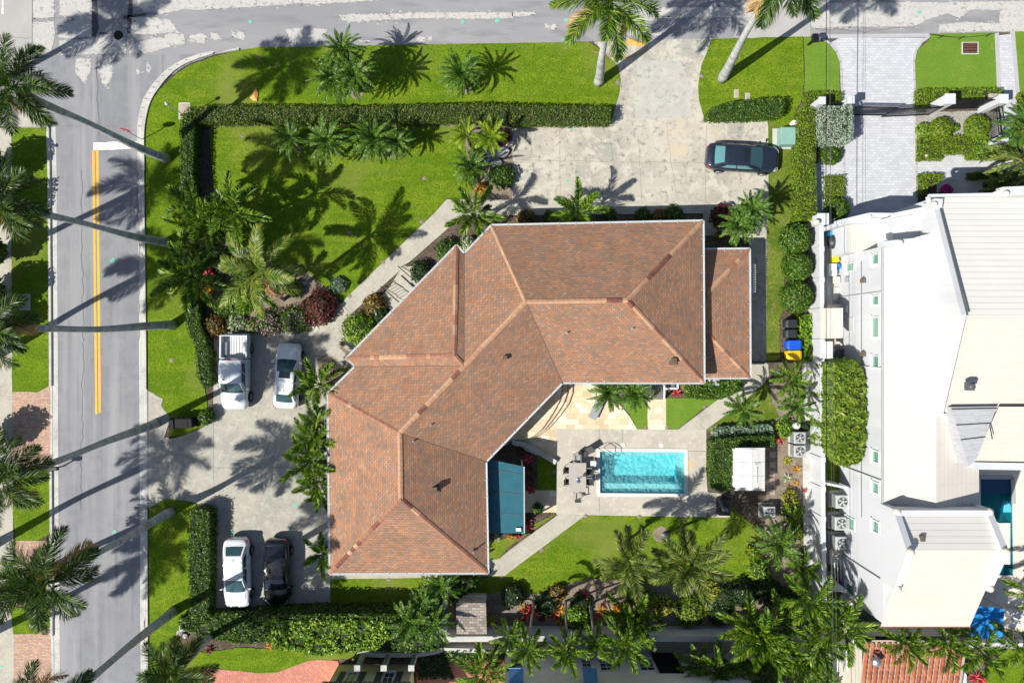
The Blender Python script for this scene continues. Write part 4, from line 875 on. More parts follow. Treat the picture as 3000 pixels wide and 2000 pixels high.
# neighbour's pool
q = [Vector((*G(*p)[:2],0)) for p in NPOOL]
np_root = empty('neighbour_pool', (q[0].x,q[0].y,0), 'narrow teal pool with a dark tiled spa east of the white house', 'pool')
mb = MB(); n_ = len(q)
for i in range(n_):
    j=(i+1)%n_; mb.face([q[i]+V(0,0,.03), q[i]+V(0,0,-1.2), q[j]+V(0,0,-1.2), q[j]+V(0,0,.03)])
mb.prism([(v.x,v.y) for v in q], -1.3, -1.2, side=False); mb.build('basin', plain('teal_tile', (.04,.42,.50)), np_root)
mb = MB(); mb.prism([(v.x,v.y) for v in q], -.1, -.06, side=False); mb.build('water', M_water2, np_root)
mb = MB(); mb.prism([tuple(G(*p)[:2]) for p in P('2874,1401 2962,1401 2962,1445 2874,1445')], -1.0, -.03); mb.build('spa_floor', plain('spa_blue', (.01,.06,.14), rough=.3), np_root)
mb = MB()
for a, b in (((2966,1397),(2970,1475)),((2872,1397),(2966,1397))): mb.bar(G(*a,.06), G(*b,.06), .28, .08)
mb.build('coping', M_grey, np_root)
mb = MB(); mb.prism([tuple(G(*p)[:2]) for p in P('2942,1480 2950,1465 2962,1480 2964,1500 2940,1500')], -.05, -.02); mb.build('spill_foam', plain('foam', (.10,.50,.66)), np_root)

# ---------------- southern buildings ----------------
# beige house with windows and blue awnings
b_root = empty('beige_house', G(1800,1930), 'beige rendered house with small white windows and blue awnings at the bottom edge', 'house')
yb = G(0,1911)[1]; x0, x1 = G(1485,1911)[0], G(2140,1911)[0]
mb = MB(); mb.prism([(x0,yb-9),(x1,yb-9),(x1,yb),(x0,yb)], 0, 5.4, top=False); bw = mb.build('wall', M_stucco_b, b_root)
mb = MB(); mb.box(((x0+x1)/2, yb-4.5, 5.6), (x1-x0+.8, 9.6, .35)); mb.build('roof', M_stucco_c, b_root)
for (xa, xb) in ((1497,1531),(1705,1733),(1757,1795),(1872,1914)):
    z1 = 2.8; f = (H-z1)/H; ca = ((xa+xb)/2-1500)/40*.96
    window(b_root, bw, (ca+5, yb), (ca-5, yb), 5, (xb-xa)/40*.95, 1.05, z1, out=Vector((0,1,0)), bars=2)
for xa in (1512, 1723):
    ca = (xa-1500)/40*.94; mb = MB(); mb.add([V(ca-.45,yb+.03,4.9), V(ca+.45,yb+.03,4.9), V(ca+.5,yb+.70,3.85), V(ca-.5,yb+.70,3.85)], [(3,2,1,0),(0,1,2,3)]); mb.bar(V(ca-.5,yb+.70,3.83), V(ca+.5,yb+.70,3.83), .05); mb.build('awning', M_blue_awn, b_root)
mb = MB(); ca = G(1958,1950,2)[0]; mb.box((ca, yb+.02, 1.6), (1.7,.06,3.0)); mb.build('dark_doorway', M_black, b_root)
for sx in (-1,1): mb = MB(); mb.box((ca+sx*1.0, yb+.04, 1.6), (.12,.12,3.1)); mb.build('door_frame', M_stucco_c, b_root)
mb = MB(); mb.box((x0+.05, yb-4.4, 3.0), (.3, 9, 5.9)); mb.build('corner_pilaster', M_white, b_root)
# yellow house with shuttered windows
y_root = empty('yellow_house', G(1100,1950), 'yellow rendered house with dark shutters and a red tile eave at the bottom edge', 'house')
yy = G(0,1945)[1]; x0, x1 = G(992,1945)[0], G(1213,1945)[0]
mb = MB(); mb.prism([(x0,yy-8),(x1,yy-8),(x1,yy),(x0,yy)], 0, 3.0, top=False); yw = mb.build('wall', M_stucco_y, y_root)
for xa in (1026, 1136):
    ca = (xa-1500)/40*.955; w = window(y_root, yw, (ca+5, yy), (ca-5, yy), 5, .72, 1.25, 2.75, out=Vector((0,1,0)), bars=1)
    for s in (-1, 1):
        mb = MB(); mb.box((ca+s*.72, yy+.04, 2.0), (.42,.06,1.6)); 
        for k in range(9): mb.box((ca+s*.72, yy+.075, 1.3+k*.17), (.36,.03,.05))
        mb.build('shutter', M_dkgrey, y_root)
M_mortar = plain('roof_mortar', (.42,.34,.28), rough=.95)
def barrel_tiles(name, parent, A, B, C_, w=.34, mat=None, rows=.42):
    """A eave start, B eave end, C_ vector up the slope"""
    mb = MB(); u = (B-A); L = u.length; u.normalize(); S = C_.length; s = C_.normalized(); nrm = u.cross(s)
    if nrm.z < 0: nrm = -nrm
    k = int(L/w); m = int(S/rows)
    mb.mat(M_mortar); mb.face([A, B, B+C_, A+C_] if u.cross(s).z > 0 else [A, A+C_, B+C_, B]); mb.mat(mat)
    for i in range(k):
        c0 = A+u*(i+.5)*w
        for j in range(m):
            a = c0+s*(j*rows); b = c0+s*((j+1)*rows-.012); r0 = w*.34; r1 = w*.27; vs = []; n = 6
            for (p, r, h) in ((a, r0*1.12, .06), (b, r1, .0)):
                for q in range(n+1):
                    an = math.pi*q/n; vs.append(p+u*math.cos(an)*r+nrm*(math.sin(an)*r+h))
            fs = [(q, q+1, q+n+2, q+n+1) for q in range(n)]+[tuple(range(n, -1, -1))]
            mb.add(vs, fs)
    return mb.build(name, mat, parent)
M_terra = leafmat('terracotta', [(.27,.08,.04),(.38,.115,.055),(.32,.10,.045),(.43,.17,.10),(.22,.07,.04)], rough=.8, trans=0, spec=.2)
barrel_tiles('roof', y_root, V(x1+.2,yy+.15,3.05), V(x0-.4,yy+.15,3.05), V(0,-3.6,1.4), mat=M_terra)
mb = MB(); mb.bar(V(x0-.4,yy+.18,2.98), V(x1+.2,yy+.18,2.98), .08, .08); mb.build('gutter', M_bark, y_root)
# white posts and low wall of the walkway
pw = MB(); q = [G(*p) for p in P('1068,1903 1120,1906 1230,1905 1270,1898 1300,1890 1490,1895')]
for a, b in zip(q, q[1:]): pw.bar((a.x,a.y,.35), (b.x,b.y,.35), .3, .7)
tag(pw.build('garden_wall', M_kerb), 'low curved concrete wall in front of the white posts', 'wall')
for i, (x, y) in enumerate(((1068,1910),(1142,1910),(1219,1910))):
    b = G(x, y); mb = MB(); mb.box((b.x,b.y,1.15), (.3,.3,2.3)); mb.box((b.x,b.y,.12), (.4,.4,.24)); mb.box((b.x,b.y,2.35), (.42,.42,.14))
    tag(mb.build('white_post', M_kerb, origin=(b.x,b.y,0)), ['white square post nearest the timber gate','middle white square post of three by the yellow house','white square post at the right corner of the yellow house'][i], 'post', 'white posts of the walkway')
gb = MB(); a, b = G(1055,1890), G(1110,1880)
for k in range(7): p = a.lerp(b, k/6); gb.bar(p, p+V(0,0,1.2), .05)
gb.bar(a+V(0,0,1.2), b+V(0,0,1.2), .06); gb.bar(a+V(0,0,.2), b+V(0,0,.2), .05)
tag(gb.build('iron_gate', M_grey, origin=a), 'small pale metal gate at the end of the bright hedge', 'gate')
pl = MB(); p = G(1055,1888); pl.tube([p, p+V(0,0,2.2)], .05, 8); pl.lathe(p+V(0,0,2.2), [(.09,0),(.09,.08)], 10)
tag(pl.build('pole', M_bark, origin=p), 'thin brown pole at the end of the bright hedge', 'pole')
# terracotta house
t_root = empty('tiled_house', G(2650,1960), 'building with a red barrel tile roof at the bottom right', 'house')
zt0 = 3.3
A_, B_ = G(2806,2080,zt0), G(2512,2080,zt0)
C_ = G(2512,1874,zt0+1.0)-G(2512,2080,zt0)
barrel_tiles('roof', t_root, B_, A_, V(0,C_.y,1.0), w=.37, rows=.40, mat=M_terra)
mb = MB(); mb.prism([(B_.x+.3,B_.y-3),(A_.x-.3,A_.y-3),(A_.x-.3,B_.y+C_.y-.15),(B_.x+.3,B_.y+C_.y-.15)], 0, zt0+.05, top=False); mb.build('wall', M_stucco_c, t_root)
mb = MB(); b = G(2569,1938,4.6); mb.lathe((b.x,b.y,4.0), [(.16,0),(.16,.35),(.30,.42),(.33,.55),(.28,.70),(.14,.8),(.02,.82)], 18); mb.build('turbine_vent', M_alu, t_root)
mb = MB(); a = G(2560,1915,4.4); mb.tube([V(a.x,a.y,4.0), V(a.x,a.y,4.7)], .07, 8); mb.build('vent_pipe', M_alu, t_root)
mb = MB(); mb.bar(G(2455,1874,3.2), G(2510,1874,3.2), .25, .2)
for x in (2456, 2466, 2478): mb.bar(G(x,1874,3.2), G(x+(-3 if x<2460 else 4),1965,3.2), .06, .1)
mb.build('side_pergola', M_white, t_root)
mb = MB(); b = G(2815,1985,2.5); mb.prism([tuple(G(*p,2.5)[:2]) for p in P('2803,1935 2835,1978 2835,2060 2806,2060')], 0, 2.4); mb.build('side_wing', M_stucco_w, t_root)
# garden store with a grey shingle roof
s_root = empty('garden_store', G(1385,1800), 'small flat garden store with a grey shingle roof by the south wall', 'shed')
M_gsh = brickmat('grey_shingle', [(.25,.21,.18),(.31,.27,.23),(.21,.18,.165),(.35,.31,.27)], .38, .2, .014, (.10,.09,.08), rough=.9, bump=.5)
q = [G(*p, 2.0) for p in P('1337,1762 1424,1762 1426,1857 1338,1857')]
mb = MB(); mb.add([V(q[0].x,q[0].y,2.25), V(q[1].x,q[1].y,2.25), V(q[2].x,q[2].y,1.95), V(q[3].x,q[3].y,1.95), V(q[0].x,q[0].y,2.17), V(q[1].x,q[1].y,2.17), V(q[2].x,q[2].y,1.87), V(q[3].x,q[3].y,1.87)], [(3,2,1,0),(4,5,6,7),(0,1,5,4),(1,2,6,5),(2,3,7,6),(3,0,4,7)]); mb.build('roof', M_gsh, s_root)
mb = MB(); mb.prism([(q[0].x+.12,q[0].y-.1),(q[1].x-.12,q[1].y-.1),(q[2].x-.12,q[2].y+.12),(q[3].x+.12,q[3].y+.12)], 0, 1.9, top=False); mb.build('wall', M_stucco_c, s_root)
v_root = empty('vent_screen', G(1390,1752), 'pale concrete screen with two round openings beside the grey shingle store', 'screen')
mb = MB(); c_ = G(1390,1753,1.5)
for dy in (-.2, .2): mb.box((c_.x, c_.y+dy, 1.5), (1.65,.05,.08))
for dx in (-.8, -.02, .8): mb.box((c_.x+dx, c_.y, 1.5), (.06,.4,.08))
mb.box((c_.x, c_.y-.2, .75), (1.65,.06,1.5)); mb.build('frame', M_lgrey, v_root)
for dx in (-.42, .40):
    mb = MB(); pts = [V(c_.x+dx+.3*math.cos(k*math.pi/8), c_.y+.17*math.sin(k*math.pi/8), 1.52) for k in range(17)]; mb.tube(pts, .025, 6, cap=False); mb.build('ring', M_lgrey, v_root)

# ---------------- garden walls ----------------
def wallrun(name, label, pts, w, h, mat, cap=None, capm=None, cat='wall', posts=0, group=None):
    q = [G(*p) for p in pts]; root = empty(name, q[0], label, cat, group); mb = MB()
    for a, b in zip(q, q[1:]): mb.bar((a.x,a.y,h/2), (b.x,b.y,h/2), w, h)
    mb.build('wall_panel', mat, root)
    if cap:
        mb = MB()
        for a, b in zip(q, q[1:]): mb.bar((a.x,a.y,h+cap/2), (b.x,b.y,h+cap/2), w+.08, cap)
        mb.build('coping', capm or mat, root)
    if posts:
        for a, b in zip(q, q[1:]):
            L = (b-a).length; k = max(1, int(L/posts))
            for i in range(k+1):
                if i == 0 and a is not q[0]: continue
                p = a.lerp(b, i/k); mb = MB(); mb.box((p.x,p.y,h/2+.03), (w+.14,.34 if abs(b.y-a.y) > abs(b.x-a.x) else .34,h+.12)); mb.build('pier', mat, root)
    return root
wallrun('boundary_wall', 'long white rendered wall between the two gardens with piers', P('2374,652 2376,1000 2379,1500 2384,1765'), .22, 1.75, M_stucco_w, .06, posts=1.93)
wallrun('boundary_wall', 'long pale concrete wall along the southern garden edge behind the leaning palms', P('1312,1838 1700,1836 2150,1838 2392,1840'), .3, 1.85, M_stucco_w, .07, M_kerb)
wallrun('boundary_wall', 'short white wall stub beside the frond-headed palms near the grey store', P('1306,1745 1310,1838'), .22, 1.7, M_stucco_w, .06)
wallrun('boundary_wall', 'low white wall below the blue sail canopy', P('2690,1855 2775,1868 2830,1872 2975,1874 3200,1880'), .3, .9, M_stucco_w, .06)
wallrun('boundary_wall', 'short white wall by the timber arbour path', P('2352,1062 2374,1062 2374,1075'), .15, .5, M_kerb)
# ---------------- vegetation builders ----------------
def _n(a): return a/np.maximum(np.linalg.norm(a, axis=-1, keepdims=True), 1e-9)
def frond_arrays(L, az, e0, droop, nl, ll, lw, plume, twist, rng, vup=0.3, start=.16, width=.045, hang=.25):
    """returns (V, quads, tris) for one pinnate frond: rachis strip + leaflets"""
    S = 12; ts = np.linspace(0, 1, S+1); pts = [np.zeros(3)]; dirs = []
    bend = rng.normal(0, .12)
    for i in range(S):
        t = (i+.5)/S; el = e0-droop*(t**1.3); a = az+bend*t*t*2
        d = np.array([math.cos(a)*math.cos(el), math.sin(a)*math.cos(el), math.sin(el)]); dirs.append(d); pts.append(pts[-1]+d*L/S)
    dirs.append(dirs[-1]); pts = np.array(pts); dirs = np.array(dirs)
    side = _n(np.cross(dirs, np.array([0,0,1.0]))); nor = np.cross(side, dirs)
    V = []; Qd = []; T = []
    wr = np.linspace(width, width*.2, S+1)[:,None]
    A = pts+side*wr; B = pts-side*wr; V.append(np.stack([A, B], 1).reshape(-1,3))
    for i in range(S): Qd.append([2*i, 2*i+1, 2*i+3, 2*i+2])
    n0 = 2*(S+1)
    t = np.linspace(start, .985, nl); t = np.repeat(t, 2)+rng.normal(0, .004, nl*2); t = np.clip(t, 0, .999)
    sg = np.tile([1., -1.], nl); idx = (t*S); i0 = idx.astype(int); fr = (idx-i0)[:,None]
    p = pts[i0]*(1-fr)+pts[np.minimum(i0+1,S)]*fr; d = dirs[i0]; s = side[i0]*sg[:,None]; u = nor[i0]
    prof = np.sin(np.pi*np.clip(.18+.80*(t-start)/(1-start), 0, 1))**.7
    ln = ll*prof*rng.uniform(.85,1.12, nl*2)
    fw = .75+.95*t+rng.normal(0,.12,nl*2)
    up = vup+rng.normal(0, .12, nl*2)+plume*rng.uniform(-1,1,nl*2)
    dr = _n(s*1.0+d*fw[:,None]+u*up[:,None])
    mid = p+dr*(ln*.55)[:,None]; dr2 = _n(dr+np.array([0,0,-1.0])*(hang+rng.uniform(0,.25,nl*2))[:,None]); tip = mid+dr2*(ln*.5)[:,None]
    wv = _n(np.cross(dr, u+rng.normal(0,.4,(nl*2,3))*twist))*lw/2
    v5 = np.stack([p-wv*.5, p+wv*.5, mid-wv, mid+wv, tip], 1).reshape(-1,3)
    k = n0+5*np.arange(nl*2)
    Qd = np.concatenate([np.array(Qd), np.stack([k,k+1,k+3,k+2],1)]); T = np.stack([k+2,k+3,k+4],1)
    return np.concatenate([V[0], v5]), Qd, T
def crown_mesh(name, specs, mats, seed):
    rng = np.random.default_rng(seed); VV = []; QQ = []; TT = []; mq = []; mt = []; off = 0
    for sp in specs:
        mi = sp.pop('mi', 0); V, q, t = frond_arrays(rng=rng, **sp)
        if 'z0' in sp: pass
        VV.append(V); QQ.append(q+off); TT.append(t+off); off += len(V); mq += [mi]*len(q); mt += [mi]*len(t)
    return mesh_np(name, np.concatenate(VV), [np.concatenate(QQ), np.concatenate(TT)], mats, mq+mt)
def fan(n, L, e_hi, e_lo, droop, nl, ll, lw, plume=0, twist=1, vup=.3, seed=0, dead=0, wdt=.045, hang=.25, start=.16, gap=0):
    rnd = random.Random(seed); out = []
    for i in range(n):
        f = i/(n-1) if n > 1 else 0; e0 = e_hi+(e_lo-e_hi)*f+rnd.gauss(0, .06)
        az = i*2.399963+rnd.gauss(0, .15)
        out.append(dict(L=L*rnd.uniform(.85,1.08)*(.82 if f < .12 else 1), az=az, e0=e0, droop=droop*rnd.uniform(.8,1.2)*(.55+.6*f), nl=nl, ll=ll, lw=lw, plume=plume, twist=twist, vup=vup, width=wdt, hang=hang, start=start, mi=1 if i >= n-dead else 0))
    return out
CROWN = {}
CROWN['royal'] = [crown_mesh('crown', fan(18, 3.5, 1.2, -.50, 1.4, 130, .98, .038, plume=1.1, seed=s, dead=d), [LF_royal, LF_dead], s) for s, d in ((1,1),(2,2),(3,2))]
CROWN['royal_bright'] = [crown_mesh('crown', fan(16, 3.6, 1.15, -.65, 1.35, 130, 1.0, .038, plume=.9, seed=s, dead=3), [LF_adon, LF_dead], s) for s in (4,)]
CROWN['fox'] = [crown_mesh('crown', fan(14, 2.9, .95, -.35, 1.15, 150, .70, .034, plume=1.5, seed=s), [LF_fox], s) for s in (5,6,7)]
CROWN['pygmy'] = [crown_mesh('crown', fan(46, 1.6, 1.3, -.45, 1.6, 44, .20, .024, plume=.05, vup=.15, seed=s, wdt=.022), [LF_pygmy], s) for s in (8,9,10)]
CROWN['adon'] = [crown_mesh('crown', fan(13, 2.0, 1.1, -.3, 1.55, 96, .42, .032, plume=.85, vup=.85, seed=s, hang=.1, wdt=.03), [LF_adon], s) for s in (11,12,13)]
CROWN['areca'] = [crown_mesh('crown', fan(18, 2.2, 1.3, .1, 1.5, 60, .45, .035, plume=.1, vup=.6, seed=s, hang=.12, wdt=.025), [LF_adon], s) for s in (14,15)]
CROWN['coco'] = [crown_mesh('crown', fan(16, 3.9, 1.3, -.2, 1.45, 100, .80, .040, plume=.05, vup=.1, seed=s, hang=.45, wdt=.05, dead=1), [LF_coco, LF_dead], s) for s in (16,)]
CROWN['yellow'] = [crown_mesh('crown', fan(22, 1.7, 1.2, -.2, 1.5, 44, .34, .035, plume=.1, vup=.5, seed=s, hang=.15, wdt=.022), [LF_yel], s) for s in (17,)]
CROWN['fanp'] = [crown_mesh('crown', fan(22, 1.5, 1.2, -.5, 1.0, 44, .24, .032, plume=.1, vup=.2, seed=s, hang=.15, wdt=.022), [LF_pygmy], s) for s in (18,)]
CROWN['silver'] = [crown_mesh('crown', fan(24, 2.9, 1.2, -.35, 1.4, 90, .36, .036, plume=.9, vup=.2, seed=s, wdt=.04), [LF_fox], s) for s in (19,)]
SPEC = dict(royal=(.28,.225,1.35,'trunk'), royal_bright=(.28,.225,1.35,'trunk'), fox=(.13,.09,.9,'trunk'), pygmy=(.07,.06,0,'s'), adon=(.10,.065,.5,'s'), areca=(.06,.05,.3,'s'), coco=(.15,.11,0,'s'), yellow=(.05,.05,.2,'s'), fanp=(.07,.06,0,'s'), silver=(.16,.13,0,'s'))
MT = {'trunk': M_trunk, 's': M_trunk_s}
def palm(kind, label, base, crown, h, group=None, var=0, scale=1.0, rot=None, cat='palm tree', sink=0, bulge=True, name=None, crown_only=False):
    """base: plan pixel of the foot; crown: picture pixel of the crown's heart, which sits h metres up"""
    seed = int(base[0]*7+base[1]*3) % 9973; rnd = random.Random(seed)
    b = G(*base); c = G(*crown, h); names = dict(royal='royal_palm', royal_bright='royal_palm', fox='foxtail_palm', pygmy='pygmy_date_palm', adon='christmas_palm', areca='areca_palm', coco='coconut_palm', yellow='golden_cane_palm', fanp='small_palm', silver='silver_date_palm')
    root = empty(name or names[kind], (b.x, b.y, 0), label, cat, group)
    rb, rt, sh, tm = SPEC[kind]; rb *= scale**.5; rt *= scale**.5; sh *= scale
    top = c-Vector((0,0,sh*.9)); mb = MB(); N = 14; pts = []; rs = []
    lean = Vector((c.x-b.x, c.y-b.y, 0)); bw = rnd.uniform(-.35, .35)
    for i in range(N+1):
        t = i/N; z = -.1+(top.z+.1)*t; xy = b+lean*(t**1.15 if h > 7 else t)
        r = rb+(rt-rb)*t
        if h > 7: pv = Vector((-lean.y, lean.x, 0)).normalized() if lean.length > .01 else Vector((0,1,0)); xy = xy+pv*(math.sin(math.pi*t)*bw+.05*math.sin(t*9+seed))
        if tm == 'trunk' and h > 7: r *= 1+.16*math.sin(t*math.pi*2.2+.6)+(.35 if i == 0 else .12 if i == 1 else 0)
        pts.append((xy.x, xy.y, z)); rs.append(r)
    if h > .3:
        mb.tube(pts, rs, 12); t_ = mb.build('trunk', MT[tm], root, smooth=True)
    if sh > .2:
        mb = MB(); ax = (c-Vector(pts[-1])); p = [Vector(pts[-1])+ax*k for k in (-.02,.15,.5,.85,1.0)]
        mb.tube(p, [rt*1.05, rt*1.5, rt*1.25, rt*.8, rt*.5], 12); mb.build('crownshaft', M_shaft, root, smooth=True)
    me = CROWN[kind][var % len(CROWN[kind])]
    o = bpy.data.objects.new('crown', me); C.objects.link(o); o.parent = root; o.location = (c.x-b.x, c.y-b.y, c.z); tl = .08 if h > 7 else .24; o.rotation_euler = (rnd.uniform(-tl,tl), rnd.uniform(-tl,tl), rot if rot is not None else rnd.uniform(0, 6.28)); o.scale = (scale*rnd.uniform(.94,1.06), scale*rnd.uniform(.94,1.06), scale*rnd.uniform(.85,1.15))
    return root
def leaf_cloud(pos, nor, size, rng, aspect=1.6, jitter=.55):
    n = len(pos); t = rng.normal(0,1,(n,3)); nn = _n(nor+rng.normal(0,jitter,(n,3))); a = _n(np.cross(nn, t)); b = np.cross(nn, a)
    s = (size*rng.uniform(.6,1.3,n))[:,None]
    V = np.stack([pos-a*s*.5*aspect, pos-b*s*.5+a*s*.05, pos+a*s*.5*aspect, pos+b*s*.5+a*s*.05], 1).reshape(-1,3)
    k = 4*np.arange(n); return V, np.stack([k,k+1,k+2,k+3],1)
def nz(x, y, z, s): return noise.noise(Vector((x*s, y*s, z*s)))
def hedge(name, label, poly, h, mat, cat='hedge', size=.072, dens=300, group=None, zb=0.0, lump=.13, seed=1, edge_jit=True, flowers=None, aspect=1.7):
    rng = np.random.default_rng(seed); w = [tuple(G(x, y, h*.5)[:2]) for x, y in poly]
    cx = sum(p[0] for p in w)/len(w); cy = sum(p[1] for p in w)/len(w)
    root = empty(name, (cx, cy, 0), label, cat, group)
    core = offset_poly(w, .10); mb = MB(); mb.prism(core, zb, h-.12); mb.build('branches', LF_core, root)
    xs = [p[0] for p in w]; ys = [p[1] for p in w]; a = abs(sum(w[i][0]*w[(i+1)%len(w)][1]-w[(i+1)%len(w)][0]*w[i][1] for i in range(len(w))))/2
    n = int(a*dens); P_ = []
    while len(P_) < n:
        x = rng.uniform(min(xs)-.05, max(xs)+.05); y = rng.uniform(min(ys)-.05, max(ys)+.05)
        if inpoly(x, y, w): P_.append((x, y, h+lump*(nz(x,y,3,1.3)+.6*nz(x,y,9,3.5)+(-.9 if nz(x,y,21,2.2) > .42 else 0))+rng.uniform(-.10,.03)+(.12 if rng.random() < .04 else 0)))
    pos = np.array(P_) if P_ else np.zeros((0,3)); nor = np.tile([0,0,1.0], (len(pos),1))
    sgn = 1 if sum(w[i][0]*w[(i+1)%len(w)][1]-w[(i+1)%len(w)][0]*w[i][1] for i in range(len(w))) > 0 else -1
    for i in range(len(w)):
        p, q = np.array(w[i]), np.array(w[(i+1)%len(w)]); L = np.linalg.norm(q-p); m = int(L*h*dens*.55)
        if m < 1: continue
        t = rng.uniform(0,1,m)[:,None]; z = rng.uniform(zb+.02, h, m); o = np.array([(q-p)[1], -(q-p)[0]])/max(L,1e-6)*sgn
        xy = p+(q-p)*t+o*rng.uniform(-.08,.05,m)[:,None]; pos = np.concatenate([pos, np.c_[xy, z]]); nor = np.concatenate([nor, np.tile([o[0],o[1],.35],(m,1))])
    V, F = leaf_cloud(pos-np.array([cx,cy,0]), nor, size, rng, aspect=aspect)
    me = mesh_np('foliage', V, [F], [mat]); o = bpy.data.objects.new('foliage', me); C.objects.link(o); o.parent = root
    return root
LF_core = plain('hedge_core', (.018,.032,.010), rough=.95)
def bush(name, label, px, py, r, h, mat, cat='shrub', size=.09, dens=170, group=None, seed=None, ry=None, flowers=None, ftype=None, lump=.22, rz=0, z0=0.0, spiky=False, zc=None, trunk=False):
    seed = seed if seed is not None else int(px*3+py) % 7919; rng = np.random.default_rng(seed); ry = ry or r
    b = G(px, py, h*.7); root = empty(name, (b.x, b.y, 0), label, cat, group)
    n = int(2.6*math.pi*r*ry*dens*.6*(1+h/(r+ry)))
    u = rng.normal(0,1,(n,3)); u[:,2] = np.abs(u[:,2])*1.0-.25; u = _n(u)
    def rad(d): return np.array([1+lump*(nz(x*2.2+seed, y*2.2, z*2.2, 1)+.5*nz(x*5, y*5+seed, z*5, 1)) for x, y, z in d])
    k = rad(u)*rng.uniform(.86,1.03,n); cz = h*.45
    pos = np.c_[u[:,0]*r*k, u[:,1]*ry*k, z0+cz+u[:,2]*(h-cz)*k*np.where(u[:,2]>0, 1, .9)]
    if rz: c_, s_ = math.cos(rz), math.sin(rz); pos[:,:2] = np.c_[pos[:,0]*c_-pos[:,1]*s_, pos[:,0]*s_+pos[:,1]*c_]
    nor = u.copy(); nor[:,2] += .2
    V, F = leaf_cloud(pos, nor, size, rng, aspect=3.4 if spiky else 1.7)
    me = mesh_np('foliage', V, [F], [mat]); o = bpy.data.objects.new('foliage', me); C.objects.link(o); o.parent = root
    mb = MB(); prof = [(math.sin(a)*.84, math.cos(a)) for a in [math.pi*(.5+.12)-(math.pi*.62)*i/6 for i in range(7)]]
    vs = []; fs = []; m = 14
    for i, (pr, pz) in enumerate(prof):
        for j in range(m):
            a = 2*math.pi*j/m; x, y = pr*math.cos(a)*r, pr*math.sin(a)*ry
            if rz: x, y = x*c_-y*s_, x*s_+y*c_
            vs.append((x, y, z0+max(.02, cz+pz*(h-cz)*.84)))
    for i in range(len(prof)-1):
        for j in range(m): fs.append((i*m+j, i*m+(j+1)%m, (i+1)*m+(j+1)%m, (i+1)*m+j))
    mb.add(vs, fs); mb.build('branches', LF_core, root, local=True, smooth=True)
    if trunk: t_ = MB(); t_.tube([(0,0,-.05),(0,0,h*.3)], [.08,.05], 8); t_.build('trunk', M_bark, root, local=True)
    if flowers:
        m = int(n*flowers[1]); id_ = rng.integers(0, n, m); id_ = id_[(pos[id_,2] > h*.35)]
        if len(flowers) > 2: # clusters
            id_ = np.array([i for i in id_ if nz(pos[i,0]+b.x, pos[i,1]+b.y, 1, 1.6) > flowers[2]], dtype=int)
        if len(id_):
            V, F = leaf_cloud(pos[id_]*1.04+[0,0,.04], nor[id_], flowers[3] if len(flowers) > 3 else .08, rng, aspect=1.1); me = mesh_np('blossom', V, [F], [flowers[0]]); o = bpy.data.objects.new('blossom', me); C.objects.link(o); o.parent = root
    return root
ROS = {}
def rosette(name, label, px, py, r, mat, cat='plant', group=None, n=22, h=.5, z=0, width=.07, seed=None):
    key = (mat.name, n, round(width,3)); 
    if key not in ROS:
        rng = np.random.default_rng(len(ROS)+3); V = []; F = []; 
        for i in range(n):
            az = i*2.39996+rng.normal(0,.2); e = 1.25-1.25*(i/n)+rng.normal(0,.1); L = rng.uniform(.8,1.1); p = np.array([0,0,.05]); w = width
            s = np.array([-math.sin(az), math.cos(az), 0]); pts = []
            for k in range(5):
                pts.append((p.copy(), w*[.6,1,1.1,.8,.08][k])); p = p+np.array([math.cos(az)*math.cos(e), math.sin(az)*math.cos(e), math.sin(e)])*L/4; e -= .38
            k0 = len(V)
            for p_, w_ in pts: V += [p_-s*w_, p_+s*w_]
            F += [[k0+2*k, k0+2*k+1, k0+2*k+3, k0+2*k+2] for k in range(4)]
        me = mesh_np('foliage', np.array(V), [np.array(F)], [mat]); ROS[key] = me
    b = G(px, py, .25); o = bpy.data.objects.new(name, ROS[key]); C.objects.link(o); o.location = (b.x, b.y, z); o.scale = (r, r, r*h/.5*1.2); o.rotation_euler = (0,0,(px*1.7+py) % 6.28)
    return tag(o, label, cat, group)

# ---------------- tall royal palms ----------------
ST = 'tall royal palms along the street'
palm('royal', 'tall pale-trunked royal palm leaning over the stop line, crown at the top left corner', (490,467), (38,256), 12.3, ST, 0, .86, rot=.4)
palm('royal', 'tall royal palm whose trunk crosses the yellow line just north of the green lawn palms', (490,712), (2,592), 12.8, ST, 1, .82, rot=1.2)
palm('royal', 'tall royal palm with a level trunk crossing the road beside the pickup', (508,952), (-42,962), 13.2, ST, 2, .85)
palm('royal', 'tall royal palm standing by the west driveway mouth, crown over the brick apron', (456,1238), (6,1402), 13, ST, 0, .84, rot=2.0)
palm('royal', 'tall royal palm with a bowed trunk rising from the small lawn south of the driveway', (503,1500), (140,1704), 11, ST, 1, .92, rot=.2)
palm('royal', 'tall royal palm whose dark trunk runs off the bottom edge across the road', (508,1788), (110,2112), 14.5, ST, 2, 1.0)
palm('royal_bright', 'tall royal palm with hanging brown fronds beside the north driveway', (1752,243), (1788,4), 10.3, ST, 0, .98, rot=3.6)
palm('royal', 'tall royal palm leaning out over the top edge east of the north driveway', (2116,231), (2300,-92), 13.2, ST, 0, 1.0, rot=.9)
palm('royal', 'short young royal palm with a bright crown beside the brick apron', (128,1668), (72,1722), 6.5, ST, 1, .72, rot=1.0)
WR = 'royal palms beyond the left edge'
